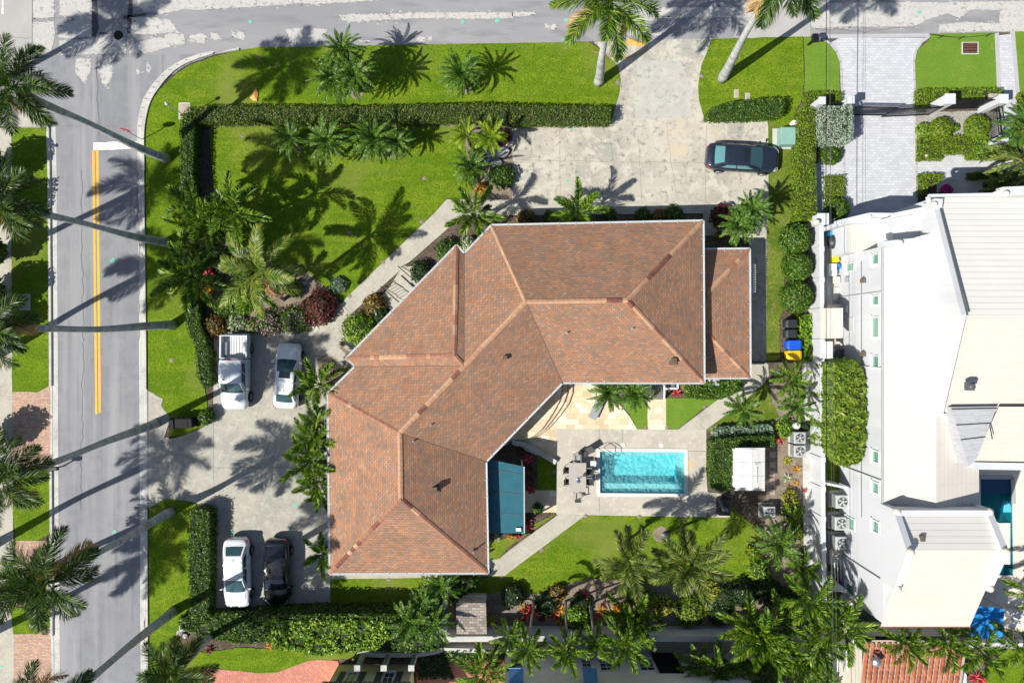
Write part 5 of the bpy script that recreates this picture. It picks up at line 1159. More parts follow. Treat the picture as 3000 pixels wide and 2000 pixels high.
for (b, s, h, l) in (((-60,281),(330,60),11.3,'royal palm beyond the left edge whose shadow falls by the manhole'), ((-60,786),(425,545),13.2,'royal palm beyond the left edge whose shadow falls across the upper road'), ((-30,1055),(478,772),14,'royal palm beyond the left edge whose shadow crosses the yellow line midway'), ((-30,1602),(488,1330),14,'royal palm beyond the left edge whose shadow spans the west driveway mouth'), ((-60,1870),(430,1625),13.4,'royal palm beyond the left edge whose shadow falls by the lower kerb')):
    bb = G(*b); sx = G(*s); sd = Vector((math.cos(SUN_AZ), math.sin(SUN_AZ)))*h/math.tan(SUN_EL)
    cx, cy = sx.x-sd.x, sx.y-sd.y; f = H/(H-h); palm('royal', l, b, (cx*40*f+1500, 1000-cy*40*f), h, WR, int(h) % 3, .95)
palm('royal', 'royal palm leaning up from the bottom hedge with a crown at the lower road edge', (632,1845), (512,1972), 7, ST, 2, .82, rot=.5)

for x, y, r, h, l in ((-75,470,1.3,3.9,'round street tree beyond the left edge near the stop line'),(-70,600,1.4,3.8,'round street tree beyond the left edge by the upper road'),(-55,730,1.0,3.4,'small round street tree beyond the left edge'),(-75,860,1.4,3.8,'round street tree beyond the left edge level with the front steps'),(-60,960,1.1,3.4,'round street tree beyond the left edge beside the level trunk'),(-75,1300,1.2,3.6,'round street tree beyond the left edge near the brick apron')):
    bush('street_tree', l, x, y, r, h, LF_hedge, 'tree', .2, 40, 'street trees beyond the left edge', trunk=True)
# ---------------- front garden palms ----------------
FG = 'pygmy date palms in the front garden'
for i, (b, c, h, s, v, l) in enumerate([
 ((1045,268),(1003,152),3.6,1.0,0,'top head of the pygmy date palm clump on the street lawn'), ((1042,270),(975,232),3.2,1.02,1,'lower left head of the pygmy date palm clump on the street lawn'), ((1052,270),(1038,222),3.4,.98,2,'right head of the pygmy date palm clump on the street lawn'), ((1046,272),(1008,196),3.0,.9,0,'middle head of the pygmy date palm clump on the street lawn'),
 ((1367,262),(1352,218),2.3,1.0,1,'single pygmy date palm with a round bed on the street lawn'),
 ((880,432),(848,408),2.0,.86,0,'small dark pygmy date palm at the left of the row below the long hedge'), ((975,430),(962,415),2.3,1.05,2,'pygmy date palm second from the left in the row below the long hedge'), ((1120,432),(1095,408),2.4,1.08,1,'larger pygmy date palm third in the row below the long hedge'), ((1150,445),(1160,415),2.0,.82,0,'smaller pygmy date palm leaning right, fourth in the row below the long hedge'),
 ((1370,490),(1380,492),1.5,.95,2,'pygmy date palm at the edge of the rock bed'), ((1430,430),(1400,440),1.2,.5,2,'tiny palm between the rocks of the entry bed')]): palm('pygmy', l, b, c, h, FG, v, s*1.22)
palm('yellow', 'lime yellow palm on the left above the rock bed', (1375,410), (1366,398), 1.8, None, 0, .78)
palm('yellow', 'yellower palm on the right above the rock bed', (1430,420), (1435,400), 1.9, None, 0, .95)
palm('adon', 'bright palm with few broad fronds against the north eave', (1690,640), (1693,622), 2.3, None, 0, 1.25, rot=.55)
palm('adon', 'arching palm at the bend of the front path', (1402,655), (1388,628), 3.2, None, 1, 1.15)
palm('pygmy', 'upper of two glossy palms by the garage corner', (2200,628), (2205,615), 2.6, None, 1, 1.05)
palm('pygmy', 'lower of two glossy palms by the garage corner', (2170,655), (2165,660), 2.3, None, 2, 1.1)
# clump of palms in the west bed
palm('adon', 'dense palm at the top left of the west garden clump', (600,650), (578,618), 3.5, None, 2, 1.25); palm('adon', 'palm at the left of the west garden clump beside the hedge', (612,690), (572,668), 3.2, None, 1, 1.1)
palm('adon', 'dark palm in the middle of the west garden clump', (640,680), (618,655), 4.2, None, 0, 1.25); palm('adon', 'palm at the top right of the west garden clump with tall fronds', (720,650), (690,622), 4.6, None, 2, 1.3); palm('adon', 'palm at the bottom of the west garden clump', (640,740), (618,720), 3.0, None, 1, 1.15)
palm('coco', 'coconut palm with long yellowing fronds over the west flower bed', (830,880), (762,792), 6.5, None, 0, .88, rot=.35)
palm('adon', 'palm with yellow-green fronds reaching over the west hedge beside the road', (640,815), (560,812), 3.8, None, 0, 1.45, rot=2.6)
palm('adon', 'bushy green palm below the coconut palm', (770,860), (742,845), 3.2, None, 1, 1.15)
# driveway side of the house
DV = 'palms against the driveway side of the house'
for i, (b, c, h, s, l) in enumerate([((950,1130),(938,1126),2.6,1.15,'topmost palm against the west wall, by the notched eave corner'), ((955,1250),(935,1240),2.8,1.0,'second palm from the top against the west wall'), ((955,1290),(922,1283),3.0,1.15,'third palm from the top against the west wall'), ((955,1360),(912,1352),2.9,1.15,'widest palm against the west wall, reaching furthest over the driveway'), ((955,1420),(930,1412),2.6,1.0,'fifth palm from the top against the west wall'), ((960,1448),(945,1446),2.2,.8,'smallest palm tucked under the west eave'), ((962,1630),(948,1622),2.4,.95,'lowest palm against the west wall beside the black saloon')]): palm('adon', l, b, c, h, DV, i, s)
# south garden
for (k, b, c, h, s, v, l) in [('pygmy',(1330,1690),(1290,1716),2.4,1.12,0,'yellow-green palm under the south eave'),('pygmy',(1262,1765),(1240,1768),2.6,1.0,1,'palm just above the pair of pale-headed palms'),('fanp',(1215,1815),(1203,1822),3.0,1.25,0,'left of the pair of palms west of the grey store'),('fanp',(1282,1815),(1268,1826),3.0,1.25,0,'right of the pair of palms west of the grey store'),('adon',(1425,1955),(1420,1972),2.0,1.35,2,'bright palm on the brick court between the two southern houses'),
 ('adon',(1565,1758),(1548,1900),5.5,.95,0,'first leaning palm from the left over the south wall'),('adon',(1658,1757),(1662,1905),5.6,.95,1,'second leaning palm over the south wall'),('adon',(1727,1765),(1745,1878),4.8,.9,2,'third leaning palm over the south wall'),('adon',(1778,1762),(1828,1888),5.2,1.1,0,'fourth leaning palm over the south wall, with yellow tips'),('adon',(1500,1840),(1492,1862),2.4,.8,1,'low bright palm at the left end of the leaning row'),
 ('adon',(1850,1770),(1855,1790),2.6,1.2,1,'dark palm between the leaning row and the golden shrubs'),('adon',(1850,1830),(1858,1830),2.8,1.1,2,'dark palm drooping over the south wall')]: palm(k, l, b, c, h, None, v, s)
FX = 'foxtail palms on the south lawn'
palm('fox', 'foxtail palm on the left of the south lawn with silvery fronds', (1812,1606), (1842,1640), 5.4, FX, 0, .92, rot=.2); palm('fox', 'foxtail palm on the right of the south lawn growing from a round bed', (1942,1562), (2026,1652), 5.6, FX, 1, 1.05, rot=1.6)
SEP = 'palms massed in the south-east corner'
for i, (k, b, c, h, s, l) in enumerate([('pygmy',(2265,1580),(2280,1594),2.8,1.55,'broad star-shaped palm under the lower air conditioner'),('areca',(2330,1640),(2352,1660),2.6,.85,'lime palm against the white boundary wall'),('adon',(2160,1810),(2190,1836),3.6,1.4,'tall-fronded palm on the left of the south-east group'),('adon',(2200,1850),(2228,1868),4.2,1.5,'palm second from the left in the south-east group'),
 ('adon',(2330,1725),(2378,1755),4.2,1.5,'palm overhanging the white boundary wall beside the side yard'),('adon',(2270,1790),(2290,1828),3.6,1.4,'central palm of the south-east group'),('adon',(2290,1860),(2270,1900),3.4,1.35,'palm at the foot of the south-east group'),('adon',(2400,1810),(2470,1832),4.6,1.45,'palm reaching over the grey-green creeper'),('adon',(2380,1850),(2400,1880),4.2,1.45,'palm at the right of the south-east group over the wall'),
 ('adon',(2330,1900),(2350,1930),3.4,1.3,'palm below the wall at the right of the group'),('areca',(2110,1940),(2095,1958),3.4,1.1,'olive palm covering the dark doorway'),('areca',(2010,1920),(2040,1945),2.8,.95,'ragged palm with an orange frond beside the dark doorway'),('adon',(2160,1930),(2160,1975),3.4,1.0,'palm in the bottom row under the group'),('adon',(2240,1960),(2245,1985),3.0,1.3,'shaded palm at the bottom edge'),('adon',(2320,1980),(2330,2000),3.0,1.1,'palm at the bottom edge left of the tiled roof'),('pygmy',(2405,1985),(2420,1990),3.0,1.05,'yellow-tipped palm at the bottom edge by the pergola'),
 ('adon',(2560,1840),(2650,1882),4.8,1.2,'first palm over the tiled roof'),('adon',(2680,1840),(2775,1888),4.8,1.2,'second palm over the tiled roof'),('adon',(2790,1850),(2868,1902),4.4,1.25,'palm between the tiled roof and the lower right lawn'),('adon',(2920,1855),(2992,1902),4.2,1.4,'palm at the lower right edge')]): palm(k, l, b, c, h, SEP, i, s*.86)
for (k, b, c, h, s, v, l) in [('silver',(2935,450),(2998,470),3.2,1.0,0,'large arching date palm at the right edge above the front terrace'),('pygmy',(2965,385),(3000,380),2.6,1.4,0,'date palm at the right edge beside the railing'),('silver',(2900,540),(2935,548),2.0,.62,0,'low palm in the white house shade'),
 ('pygmy',(1775,1160),(1778,1148),2.6,1.05,0,'left of two palms under the garden eave behind the lounger'),('pygmy',(1855,1150),(1860,1152),2.6,1.05,1,'right of two palms under the garden eave'),('fanp',(2155,1165),(2178,1200),2.8,1.0,0,'small palm with a thin dark trunk beside the garden path'),('areca',(2310,1110),(2314,1110),2.4,.75,0,'lush areca palm by the iron fence'),('fanp',(2330,1190),(2333,1192),1.8,1.05,0,'dark spiky palm beside the boundary wall'),
 ('adon',(3000,1700),(3030,1730),3,1.1,0,'palm just off the right edge by the pool terrace')]: palm(k, l, b, c, h, None, v, s)

# ---------------- hedges ----------------
def hd(*a, **k): return hedge(*a, **k)
hd('hedge', 'long clipped green hedge running east beside the street lawn', dense(P('560,322 640,318 750,319 1060,322 1370,312 1500,315 1786,322 1786,366 1500,368 1350,361 1000,366 750,363 590,366'), 14, True, .8, 1), 1.25, LF_hedge_r, seed=1)
hd('hedge', 'clipped hedge running south beside the road from the long hedge corner to the palm clump', dense(P('541,345 562,330 584,366 578,420 576,500 582,600 585,680 550,680 541,600 538,450'), 14, True, .8, 2), 1.3, LF_hedge, seed=2)
hd('hedge', 'rougher hedge running south beside the road from the palm clump to the pickup', dense(P('552,740 585,740 590,900 606,980 625,1040 628,1120 604,1135 588,1100 580,1010 556,960 550,860'), 12, True, 1.2, 3), 1.2, LF_hedge, seed=3)
bush('hedge_bush', 'round clipped bush at the end of the western hedge by the driveway', 602, 1220, .6, 1.0, LF_hedge, size=.085)
hd('hedge', 'hedge beside the road south of the west driveway next to the white saloon', dense(P('572,1484 600,1480 626,1494 626,1600 622,1790 600,1798 568,1795 566,1700 562,1600'), 12, True, 1.2, 4), 1.4, LF_hedge, seed=4)
hd('hedge', 'dark low end of the southern hedge behind the parked saloons', dense(P('540,1795 640,1788 750,1784 820,1788 812,1870 700,1872 640,1862 590,1850 540,1830'), 12, True, 1.5, 5), 1.35, LF_hedge, seed=5, lump=.16, size=.11, dens=170)
hd('hedge', 'tall bright leafy hedge behind the southern lawn', dense(P('812,1800 900,1800 1000,1796 1080,1798 1140,1800 1146,1850 1116,1880 1050,1886 985,1892 950,1900 900,1886 850,1880 805,1868'), 12, True, 2.2, 6), 2.4, LF_lime, seed=6, lump=.28, size=.13, dens=160)
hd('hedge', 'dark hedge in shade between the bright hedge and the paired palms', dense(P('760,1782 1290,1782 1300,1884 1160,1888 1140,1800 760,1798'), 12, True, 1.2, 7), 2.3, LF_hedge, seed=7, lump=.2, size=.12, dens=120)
hd('hedge', 'clipped hedge with rounded ends east of the north driveway', dense(P('2066,352 2068,335 2078,322 2130,307 2250,297 2284,297 2292,312 2290,330 2280,346 2250,350 2100,354'), 10, True, .7, 8), 1.2, LF_hedge, seed=8)
hd('hedge', 'long lime green hedge along the paver driveway', dense(P('2336,323 2374,325 2378,400 2383,650 2325,650 2326,480 2329,380'), 12, True, .8, 9), 1.35, LF_hedge_y, seed=9)
hd('hedge', 'short lime hedge between the street lawn and the left white pillar', P('2354,273 2461,273 2461,298 2455,318 2405,312 2354,318'), .6, LF_hedge_y, seed=10)
hd('hedge', 'low lime hedge left of the white gate pillars and paver walk', P('2681,266 2928,262 2938,300 2930,318 2900,300 2790,300 2740,322 2683,322'), .6, LF_hedge_y, seed=11)
hd('hedge', 'low lime hedge right of the narrow paver walk at the right edge', P('2981,275 3100,275 3100,325 2984,325'), .6, LF_hedge_y, seed=12)
hd('hedge', 'low hedge bed below the clipped balls', dense(P('2688,402 2740,400 2830,400 2846,430 2850,468 2830,468 2830,453 2758,452 2756,470 2688,470'), 12, True, .8, 13), .6, LF_hedge_y, seed=13)
hd('hedge', 'leafy border right of the low hedge bed', dense(P('2845,395 2880,400 2940,430 2985,440 2985,468 2850,468 2848,430'), 10, True, 1.2, 14), .6, LF_lime, seed=14)
hd('hedge', 'small lime hedge strip around the flat stone', P('2416,517 2471,517 2472,575 2440,580 2440,640 2418,640'), .5, LF_hedge_y, seed=15)
hd('hedge', 'little lime hedge block beside the shaded porch', P('2690,512 2758,512 2760,530 2716,545 2706,572 2692,575'), .6, LF_hedge_y, seed=16)
hd('hedge', 'dark hedge strip beside the porch under the date palms', P('2836,510 2900,502 3000,505 3000,526 2836,526'), .7, LF_hedge, seed=17)
hd('hedge', 'clipped hedge in an L around the white shed', dense(P('2078,1292 2090,1282 2180,1276 2260,1272 2262,1306 2140,1308 2136,1400 2130,1432 2100,1436 2078,1425 2075,1350'), 10, True, 1.0, 18), 1.2, LF_hedge, seed=18)
hd('ornamental_grass', 'pale variegated border along the path end of the L hedge', dense(P('2085,1262 2110,1248 2250,1243 2262,1262 2250,1276 2100,1284'), 9, True, 1.5, 19), .6, LF_grey, seed=19, size=.16, dens=110, cat='border')
hd('hedge', 'leafy bank below the annex eave beside the garden path', dense(P('2010,1130 2060,1120 2170,1112 2172,1130 2150,1150 2120,1166 2060,1168 2010,1160'), 9, True, 1.2, 20), .8, LF_hedge, seed=20, size=.11)
hd('bamboo_hedge', 'tall feathery bamboo hedge against the white house', dense(P('2415,1060 2440,1055 2468,1055 2484,1075 2490,1120 2492,1200 2488,1290 2482,1330 2465,1342 2440,1344 2420,1330 2412,1290 2413,1180'), 8, True, 2.0, 21), 4.1, LF_bamboo, seed=21, size=.13, dens=230, lump=.35, aspect=3.6)
hd('creeper', 'grey-green creeper mound at the south corner of the white house', dense(P('2500,1800 2560,1790 2607,1815 2612,1860 2590,1876 2520,1876 2500,1850'), 8, True, 1.5, 22), 1.0, LF_grey, seed=22, cat='creeper')
hd('fern_border', 'grassy border behind the wheeled bins', dense(P('2332,925 2372,920 2372,1058 2346,1058 2336,990'), 8, True, 1.2, 23), .6, LF_lime, seed=23, size=.16, dens=110, cat='border')
hd('shrub_border', 'low shrubs in shade between the palms and the north wall', dense(P('1560,600 1700,598 1800,612 1830,640 1560,645'), 8, True, 1.2, 24), .6, LF_hedge, seed=24, size=.12, dens=70, cat='border') if False else None
hd('shrub_border', 'dark planting behind the white posts', P('1080,1903 1300,1903 1330,1985 1225,1985 1222,1930 1080,1928'), .4, LF_dark, seed=25, size=.12, dens=90, cat='border')
hd('shrub_border', 'dark planting below the pale wall beside the bright court palm', P('1300,1900 1480,1896 1480,1925 1320,1935'), .8, LF_hedge, seed=26, size=.12, dens=90, cat='border')
# clipped balls, round trees
TR = 'clipped round trees beside the white wall'
for px, py, r, l in ((2337,698,1.12,'top one of three round clipped trees by the white boundary wall'),(2342,780,1.06,'middle one of three round clipped trees by the white boundary wall'),(2341,868,1.16,'bottom one of three round clipped trees by the white boundary wall, above the bins')): bush('clipped_tree', l, px, py, r, 2.2, LF_hedge, 'tree', .10, 200, TR, lump=.12, trunk=True)
for px, py, r, h, m, l in ((2763,376,.86,1.2,LF_hedge_y,'oval clipped ball left of the pair by the gravel'),(2868,370,.9,1.2,LF_hedge_y,'round clipped ball right of the pair by the black railing'),(2709,380,.55,.8,LF_lime,'small leafy bush at the left of the clipped balls'),(2800,374,.3,.6,LF_lime,'little bush squeezed between the clipped balls'),(2460,610,.84,1.1,LF_hedge,'round clipped ball beside the white parapet'),(2437,450,.8,.9,LF_hedge,'green bush below the silvery topiary')): bush('clipped_ball', l, px, py, r, h, m, 'shrub', .085, 200, lump=.06)
hd('topiary', 'square silvery topiary under the power lines', dense(P('2390,326 2474,322 2481,335 2480,420 2465,428 2400,424 2386,412 2384,350'), 8, True, .8, 30), 2.0, LF_olive, seed=30, cat='shrub', lump=.1)
# shrubs and flowers
shr = [
 ('shrub',2,1470,515,.85,1.1,LF_hedge,'dark round shrub at the end of the entry bed'),('croton',0,1411,557,.5,.6,LF_orange,'small orange croton by the front path'),('shrub',1,1475,400,.6,.6,LF_dred,'maroon shrub under the long hedge end'),
 ('shrub',0,1312,735,.9,.9,LF_hedge,'bright green shrub beside the front path, against the eave'),('shrub',1,1232,795,.75,.9,LF_dark,'dark glossy shrub behind the northern stair railing'),('ornamental_grass',1,1370,715,.6,.6,LF_varieg,'pale spiky grass in the notch of the eave'),
 ('shrub',0,1095,895,.85,.9,LF_brown,'bronze shrub south of the front steps'),('shrub',0,1050,965,1.2,1.2,LF_lime,'lush lime shrub beside the path at the house corner'),('shrub',0,1115,925,.6,.9,LF_dark,'dark shrub between the bronze and lime shrubs'),
 ('shrub',0,858,845,.6,.8,LF_hedge_y,'round yellow-green bush below the coconut palm'),('shrub',1,935,900,1.25,1.0,LF_dred,'large dark red shrub beside the front path'),('shrub',0,990,835,.6,.5,LF_grey,'thin grey-green shrub at the edge of the lawn by the gravel bed'),
 ('croton',0,604,800,.55,.9,LF_red,'crimson croton beside the west hedge'),('croton',0,598,845,.6,.9,LF_orange,'orange croton below the crimson one'),('croton',1,630,830,.45,.8,LF_red,'pinkish croton beside the orange one'),
 ('shrub',1,622,955,.9,.9,LF_brown,'olive-brown shrub above the pickup'),('shrub',1,690,945,.7,.7,LF_varieg,'variegated shrub above the pickup tailgate'),('shrub',1,700,870,1.2,1.0,LF_lime,'bright green shrub in the west bed'),('shrub',1,655,895,.8,.9,LF_hedge,'green shrub between hedge and bright shrub'),('shrub',0,660,770,.9,.9,LF_dark,'dark shrub below the palm clump'),('shrub',0,720,815,1.0,1.0,LF_hedge,'shaded green shrub under the coconut palm'),
 ('shrub',0,600,700,.8,.9,LF_dark,'dark shrub under the west palm clump')]
for nm, fl, px, py, r, h, m, l in shr: bush(nm, l, px, py, r, h, m, 'shrub', .11, 130, lump=.3)
bush('flowering_shrub', 'purple flowering shrub at the left of the driveway garden', 785, 945, 1.0, .8, LF_hedge, 'shrub', .09, 150, flowers=(LF_pink,.35), lump=.3)
bush('flowering_shrub', 'flowering shrub with pale blossoms beside the gravel bed', 860, 935, 1.35, .8, LF_hedge, 'shrub', .09, 150, ry=1.0, flowers=(LF_pink,.10), lump=.3)
bush('flowering_shrub', 'small flowering shrub next to the purple one', 735, 955, .6, .6, LF_lime, 'shrub', .09, 150, flowers=(LF_pink,.2), lump=.3)
bush('bougainvillea', 'round magenta flowering bush on the shaded porch', 2776, 557, .42, .6, LF_magenta, 'shrub', .09, 260, lump=.1)
for px, py, r, h, m, l in ((1895,568,.6,.5,LF_hedge,'left green tuft in the shaded north border'),(1935,630,.5,.5,LF_brown,'bronze tuft in the shaded north border'),(1975,628,.7,.5,LF_hedge,'green tuft right of the bronze one in the shaded north border'),(1885,630,.55,.5,LF_hedge,'green tuft left of the bronze one in the shaded north border'),(1788,628,.5,.6,LF_hedge,'spiky tuft beside the bright palm in the north border'),(2120,632,.9,.9,LF_dred,'maroon shrub beside the glossy palms'),(2110,690,.35,.3,LF_brown,'brown low plant by the annex corner'),(1540,640,.7,.5,LF_brown,'brown tuft at the west end of the north border'),(1610,636,.5,.4,LF_hedge,'low green tuft at the west end of the north border')):
    if (px, py) != (1895,568): bush('shrub', l, px, py, r, h, m, 'shrub', .12, 110, lump=.3)
for px, py, r, h, m, l in ((1370,1700,.9,1.6,LF_hedge,'leafy bush under the south eave beside the grey store'),(1340,1745,.7,1.2,LF_hedge,'leafy bush above the grey store corner'),
 (1505,1745,.85,.9,LF_dark,'dark round shrub at the west end of the south bed'),(1635,1738,.6,.7,LF_brown,'bronze shrub on the sandy bed'),(1690,1815,.95,1.0,LF_lime,'lime shrub between the leaning palm trunks'),(1600,1770,.9,.6,LF_dark,'dark shrub left of the leaning trunks'),(1700,1770,.8,.6,LF_dark,'dark shrub between the second and third leaning trunks'),(1880,1755,.9,.9,LF_hedge_y,'yellow-green shrub under the left foxtail palm'),
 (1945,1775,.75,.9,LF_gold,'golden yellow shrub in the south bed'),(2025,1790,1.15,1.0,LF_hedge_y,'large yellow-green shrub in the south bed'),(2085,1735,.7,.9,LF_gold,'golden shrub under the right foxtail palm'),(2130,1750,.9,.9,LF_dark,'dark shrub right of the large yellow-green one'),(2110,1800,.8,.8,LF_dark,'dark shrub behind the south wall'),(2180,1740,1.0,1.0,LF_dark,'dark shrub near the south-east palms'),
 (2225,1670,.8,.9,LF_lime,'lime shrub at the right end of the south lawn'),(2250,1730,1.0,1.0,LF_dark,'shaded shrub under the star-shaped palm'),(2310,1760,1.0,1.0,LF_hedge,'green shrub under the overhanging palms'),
 (2270,1205,.95,.9,LF_dark,'dark bush at the corner of the side garden') ,(2300,1255,.7,.7,LF_lime,'lime shrub next to the white garden statue'),(2328,1500,.8,.8,LF_lime,'lime shrub in the strip beside the concrete path'),(2318,1460,.6,.7,LF_gold,'yellow shrub in the strip beside the concrete path'),
 (2330,1560,.7,.8,LF_hedge_y,'yellow-green shrub right of the lower air conditioner'),(2210,1620,.6,.7,LF_hedge_y,'small yellow-green shrub by the lawn edge'),(1575,1490,.4,.4,LF_hedge,'low green plant beside the teal cover'),(2360,1250,.35,.5,LF_dark,'little dark shrub behind the air conditioners')):
    if (px, py) != (2270,1205): bush('shrub', l, px, py, r, h, m, 'shrub', .11, 120, lump=.3)
# bromeliads, cordylines, grasses
BR = 'red bromeliads of the south bed'
for px, py, r, m, l in ((1545,1800,.62,LF_red,'large crimson bromeliad at the foot of the first leaning palm'),(1570,1795,.5,LF_red,'crimson bromeliad right of the first leaning palm'),(1522,1820,.4,LF_orange,'orange-red bromeliad at the left end of the bed'),(1625,1797,.5,LF_red,'bright pink-red bromeliad midway between the first two palms'),(1640,1785,.45,LF_orange,'orange bromeliad above the pink-red one'),(1605,1800,.35,LF_red,'small red bromeliad left of the pink-red one'),(1636,1815,.38,LF_orange,'low orange bromeliad by the second leaning palm'),
 (1708,1748,.5,LF_red,'isolated crimson bromeliad on the sandy bed'),(1763,1787,.42,LF_orange,'salmon bromeliad between the third and fourth palms'),(1757,1808,.42,LF_red,'red bromeliad behind the salmon one'),(1808,1788,.55,LF_orange,'salmon bromeliad right of the fourth leaning palm'),(2083,1806,.4,LF_red,'small red bromeliad by the large yellow-green shrub'),(1930,1820,.35,LF_dred,'dark red bromeliad by the south wall'),(1720,1790,.35,LF_dred,'dark bromeliad by the third leaning trunk'),
 (1560, 1780, 0.45, LF_red, 'crimson bromeliad above the large one at the first leaning palm'),(1537, 1785, 0.4, LF_orange, 'small coral bromeliad above the large crimson one'),(1588, 1812, 0.38, LF_dred, 'dark bromeliad behind the bright one at the first palm'),(1612, 1783, 0.4, LF_red, 'pink bromeliad on the left of the middle cluster'),(1652, 1800, 0.38, LF_orange, 'coral bromeliad beside the second leaning trunk'),(1820, 1778, 0.38, LF_red, 'crimson bromeliad above the salmon one by the fourth palm'),(1800, 1800, 0.35, LF_orange, 'coral bromeliad below the salmon one by the fourth palm'),(1770, 1772, 0.35, LF_dred, 'dark red bromeliad beside the fourth leaning trunk'),(2065, 1765, 0.3, LF_dred, 'dark red bromeliad under the right foxtail palm')): rosette('bromeliad', l, px, py, r*1.25, m, group=BR)
for px, py, r, m, l in ((1548,1345,.55,LF_red,'red cordyline at the top of the strip beside the teal cover'),(1552,1375,.5,LF_dred,'dark red cordyline second from the top beside the teal cover'),(1553,1405,.5,LF_dred,'dark red cordyline third from the top beside the teal cover'),(1555,1435,.5,LF_red,'red cordyline at the bottom of the strip beside the teal cover'),(1525,1320,.5,LF_dred,'dark cordyline at the corner of the teal cover'),(1545,1525,.6,LF_dred,'dark cordyline beside the diagonal path'),(1548,1545,.5,LF_red,'pink-red cordyline beside the diagonal path'),(1517,1570,.45,LF_red,'pinkish cordyline below the teal cover'),(1495,1572,.4,LF_orange,'salmon cordyline below the teal cover'),(1455,1575,.45,LF_varieg,'variegated tuft below the teal cover'),
 (1984,1150,.5,LF_red,'coral bromeliad beside the timber arbour'),(2008,1135,.35,LF_gold,'yellow tuft beside the coral bromeliad'),(2288,1285,.55,LF_red,'red cordyline in the side garden beside the air conditioners'),(2272,1290,.4,LF_orange,'orange tuft beside the red cordyline'),(2308,1350,.5,LF_gold,'yellow striped plant below the two air conditioners'),(2336,1375,.45,LF_orange,'orange plant beside the concrete side path'),(2308,1400,.5,LF_varieg,'pale plant in the side garden'),(2333,1415,.35,LF_orange,'small orange plant in the side garden'),(2360,1437,.3,LF_red,'little red plant on the concrete side path'),(2315,1430,.35,LF_brown,'bronze plant in the side garden'),
 (1435,1815,.75,LF_gold,'spiky yellow-green yucca beside the grey store'),(2860,1985,.6,LF_red,'crimson plant at the foot of the lower right lawn'),(2830,1975,.5,LF_dred,'dark crimson plant beside the tiled roof'),(2880,1996,.5,LF_red,'crimson plant at the bottom edge of the lower right lawn'),
 (790,1890,.45,LF_orange,'orange tuft in the rocky bed below the bright hedge'),(610,1905,.45,LF_dred,'maroon plant beside the street palm crown'),(2095,1262,.5,LF_varieg,'leftmost pale tuft of the variegated border'),(2135,1258,.5,LF_varieg,'second pale tuft of the variegated border'),(2175,1256,.5,LF_varieg,'third pale tuft of the variegated border'),(2215,1256,.5,LF_varieg,'rightmost pale tuft of the variegated border'),(1010,1085,.4,LF_hedge,'small green tuft by the notched eave corner'),(1000,1010,.3,LF_brown,'small brown tuft by the path corner')): rosette('cordyline' if m in (LF_red, LF_dred) else 'tufted_plant', l, px, py, r, m)
# fallen fronds
def fallen(label, pts, L, sheath=None, seed=1, mat=LF_dead):
    rng = np.random.default_rng(seed); q = [G(*p, .05) for p in pts]; mb = MB(); root = empty('fallen_frond', q[0], label, 'palm frond')
    P3 = [Vector((p.x,p.y,.08)) for p in q]; mb.tube(P3, np.linspace(.05,.015,len(P3)), 6); mb.build('midrib', M_bark if not sheath else plain('tan_rib', (.45,.28,.12)), root)
    V = []; F = []
    for i in range(len(P3)-1):
        a, b = P3[i], P3[i+1]; d = (b-a).normalized(); s = Vector((-d.y,d.x,0)); n = int((b-a).length*26)
        for k in range(n):
            p = a.lerp(b, k/n); sg = 1 if k % 2 else -1; dr = (s*sg*rng.uniform(.5,1)+d*rng.uniform(.3,1.0)).normalized(); l = L*rng.uniform(.5,1.1); w = s*.02
            k0 = len(V); V += [p-d*.02, p+d*.02, p+dr*l+Vector((0,0,.05))]; F.append([k0,k0+1,k0+2])
    if V:
        V = np.array([tuple(v-Vector((root.location.x,root.location.y,root.location.z))) for v in V]); me = mesh_np('leaflets', V, [np.array(F)], [mat]); o = bpy.data.objects.new('leaflets', me); C.objects.link(o); o.parent = root
    if sheath:
        w = [G(*p) for p in sheath]; cx = sum((v.x for v in w))/len(w); cy = sum((v.y for v in w))/len(w); mb = MB(); vs = [(v.x,v.y,.05) for v in w]+[(v.x,v.y,.10) for v in w]+[(cx,cy,.22)]; n = len(w)
        fs = [(n+i, n+(i+1)%n, 2*n) for i in range(n)]+[(i, (i+1)%n, n+(i+1)%n, n+i) for i in range(n)]; mb.add(vs, fs); mb.build('sheath', plain('orange_sheath', (.72,.36,.09), rough=.7), root)
    return root
fallen('large fallen brown palm frond with an orange sheath on the north driveway', P('1895,135 1892,148 1875,158 1850,166 1820,172 1795,168 1780,162 1735,152'), .22, P('1830,130 1838,114 1860,118 1886,127 1890,135 1865,137'), 3)
fallen('small orange sheath lying on the street lawn', P('744,288 752,268'), .02, P('733,288 752,258 757,275 754,298 742,296'), 4)
fallen('dry brown frond lying in the lower kerb gutter', P('430,1800 424,1820 426,1850 422,1870 430,1885'), .18, None, 5)
fallen('wind-thrown brown twig on the street lawn', P('752,166 800,196 828,182'), .02, None, 6, LF_dark)
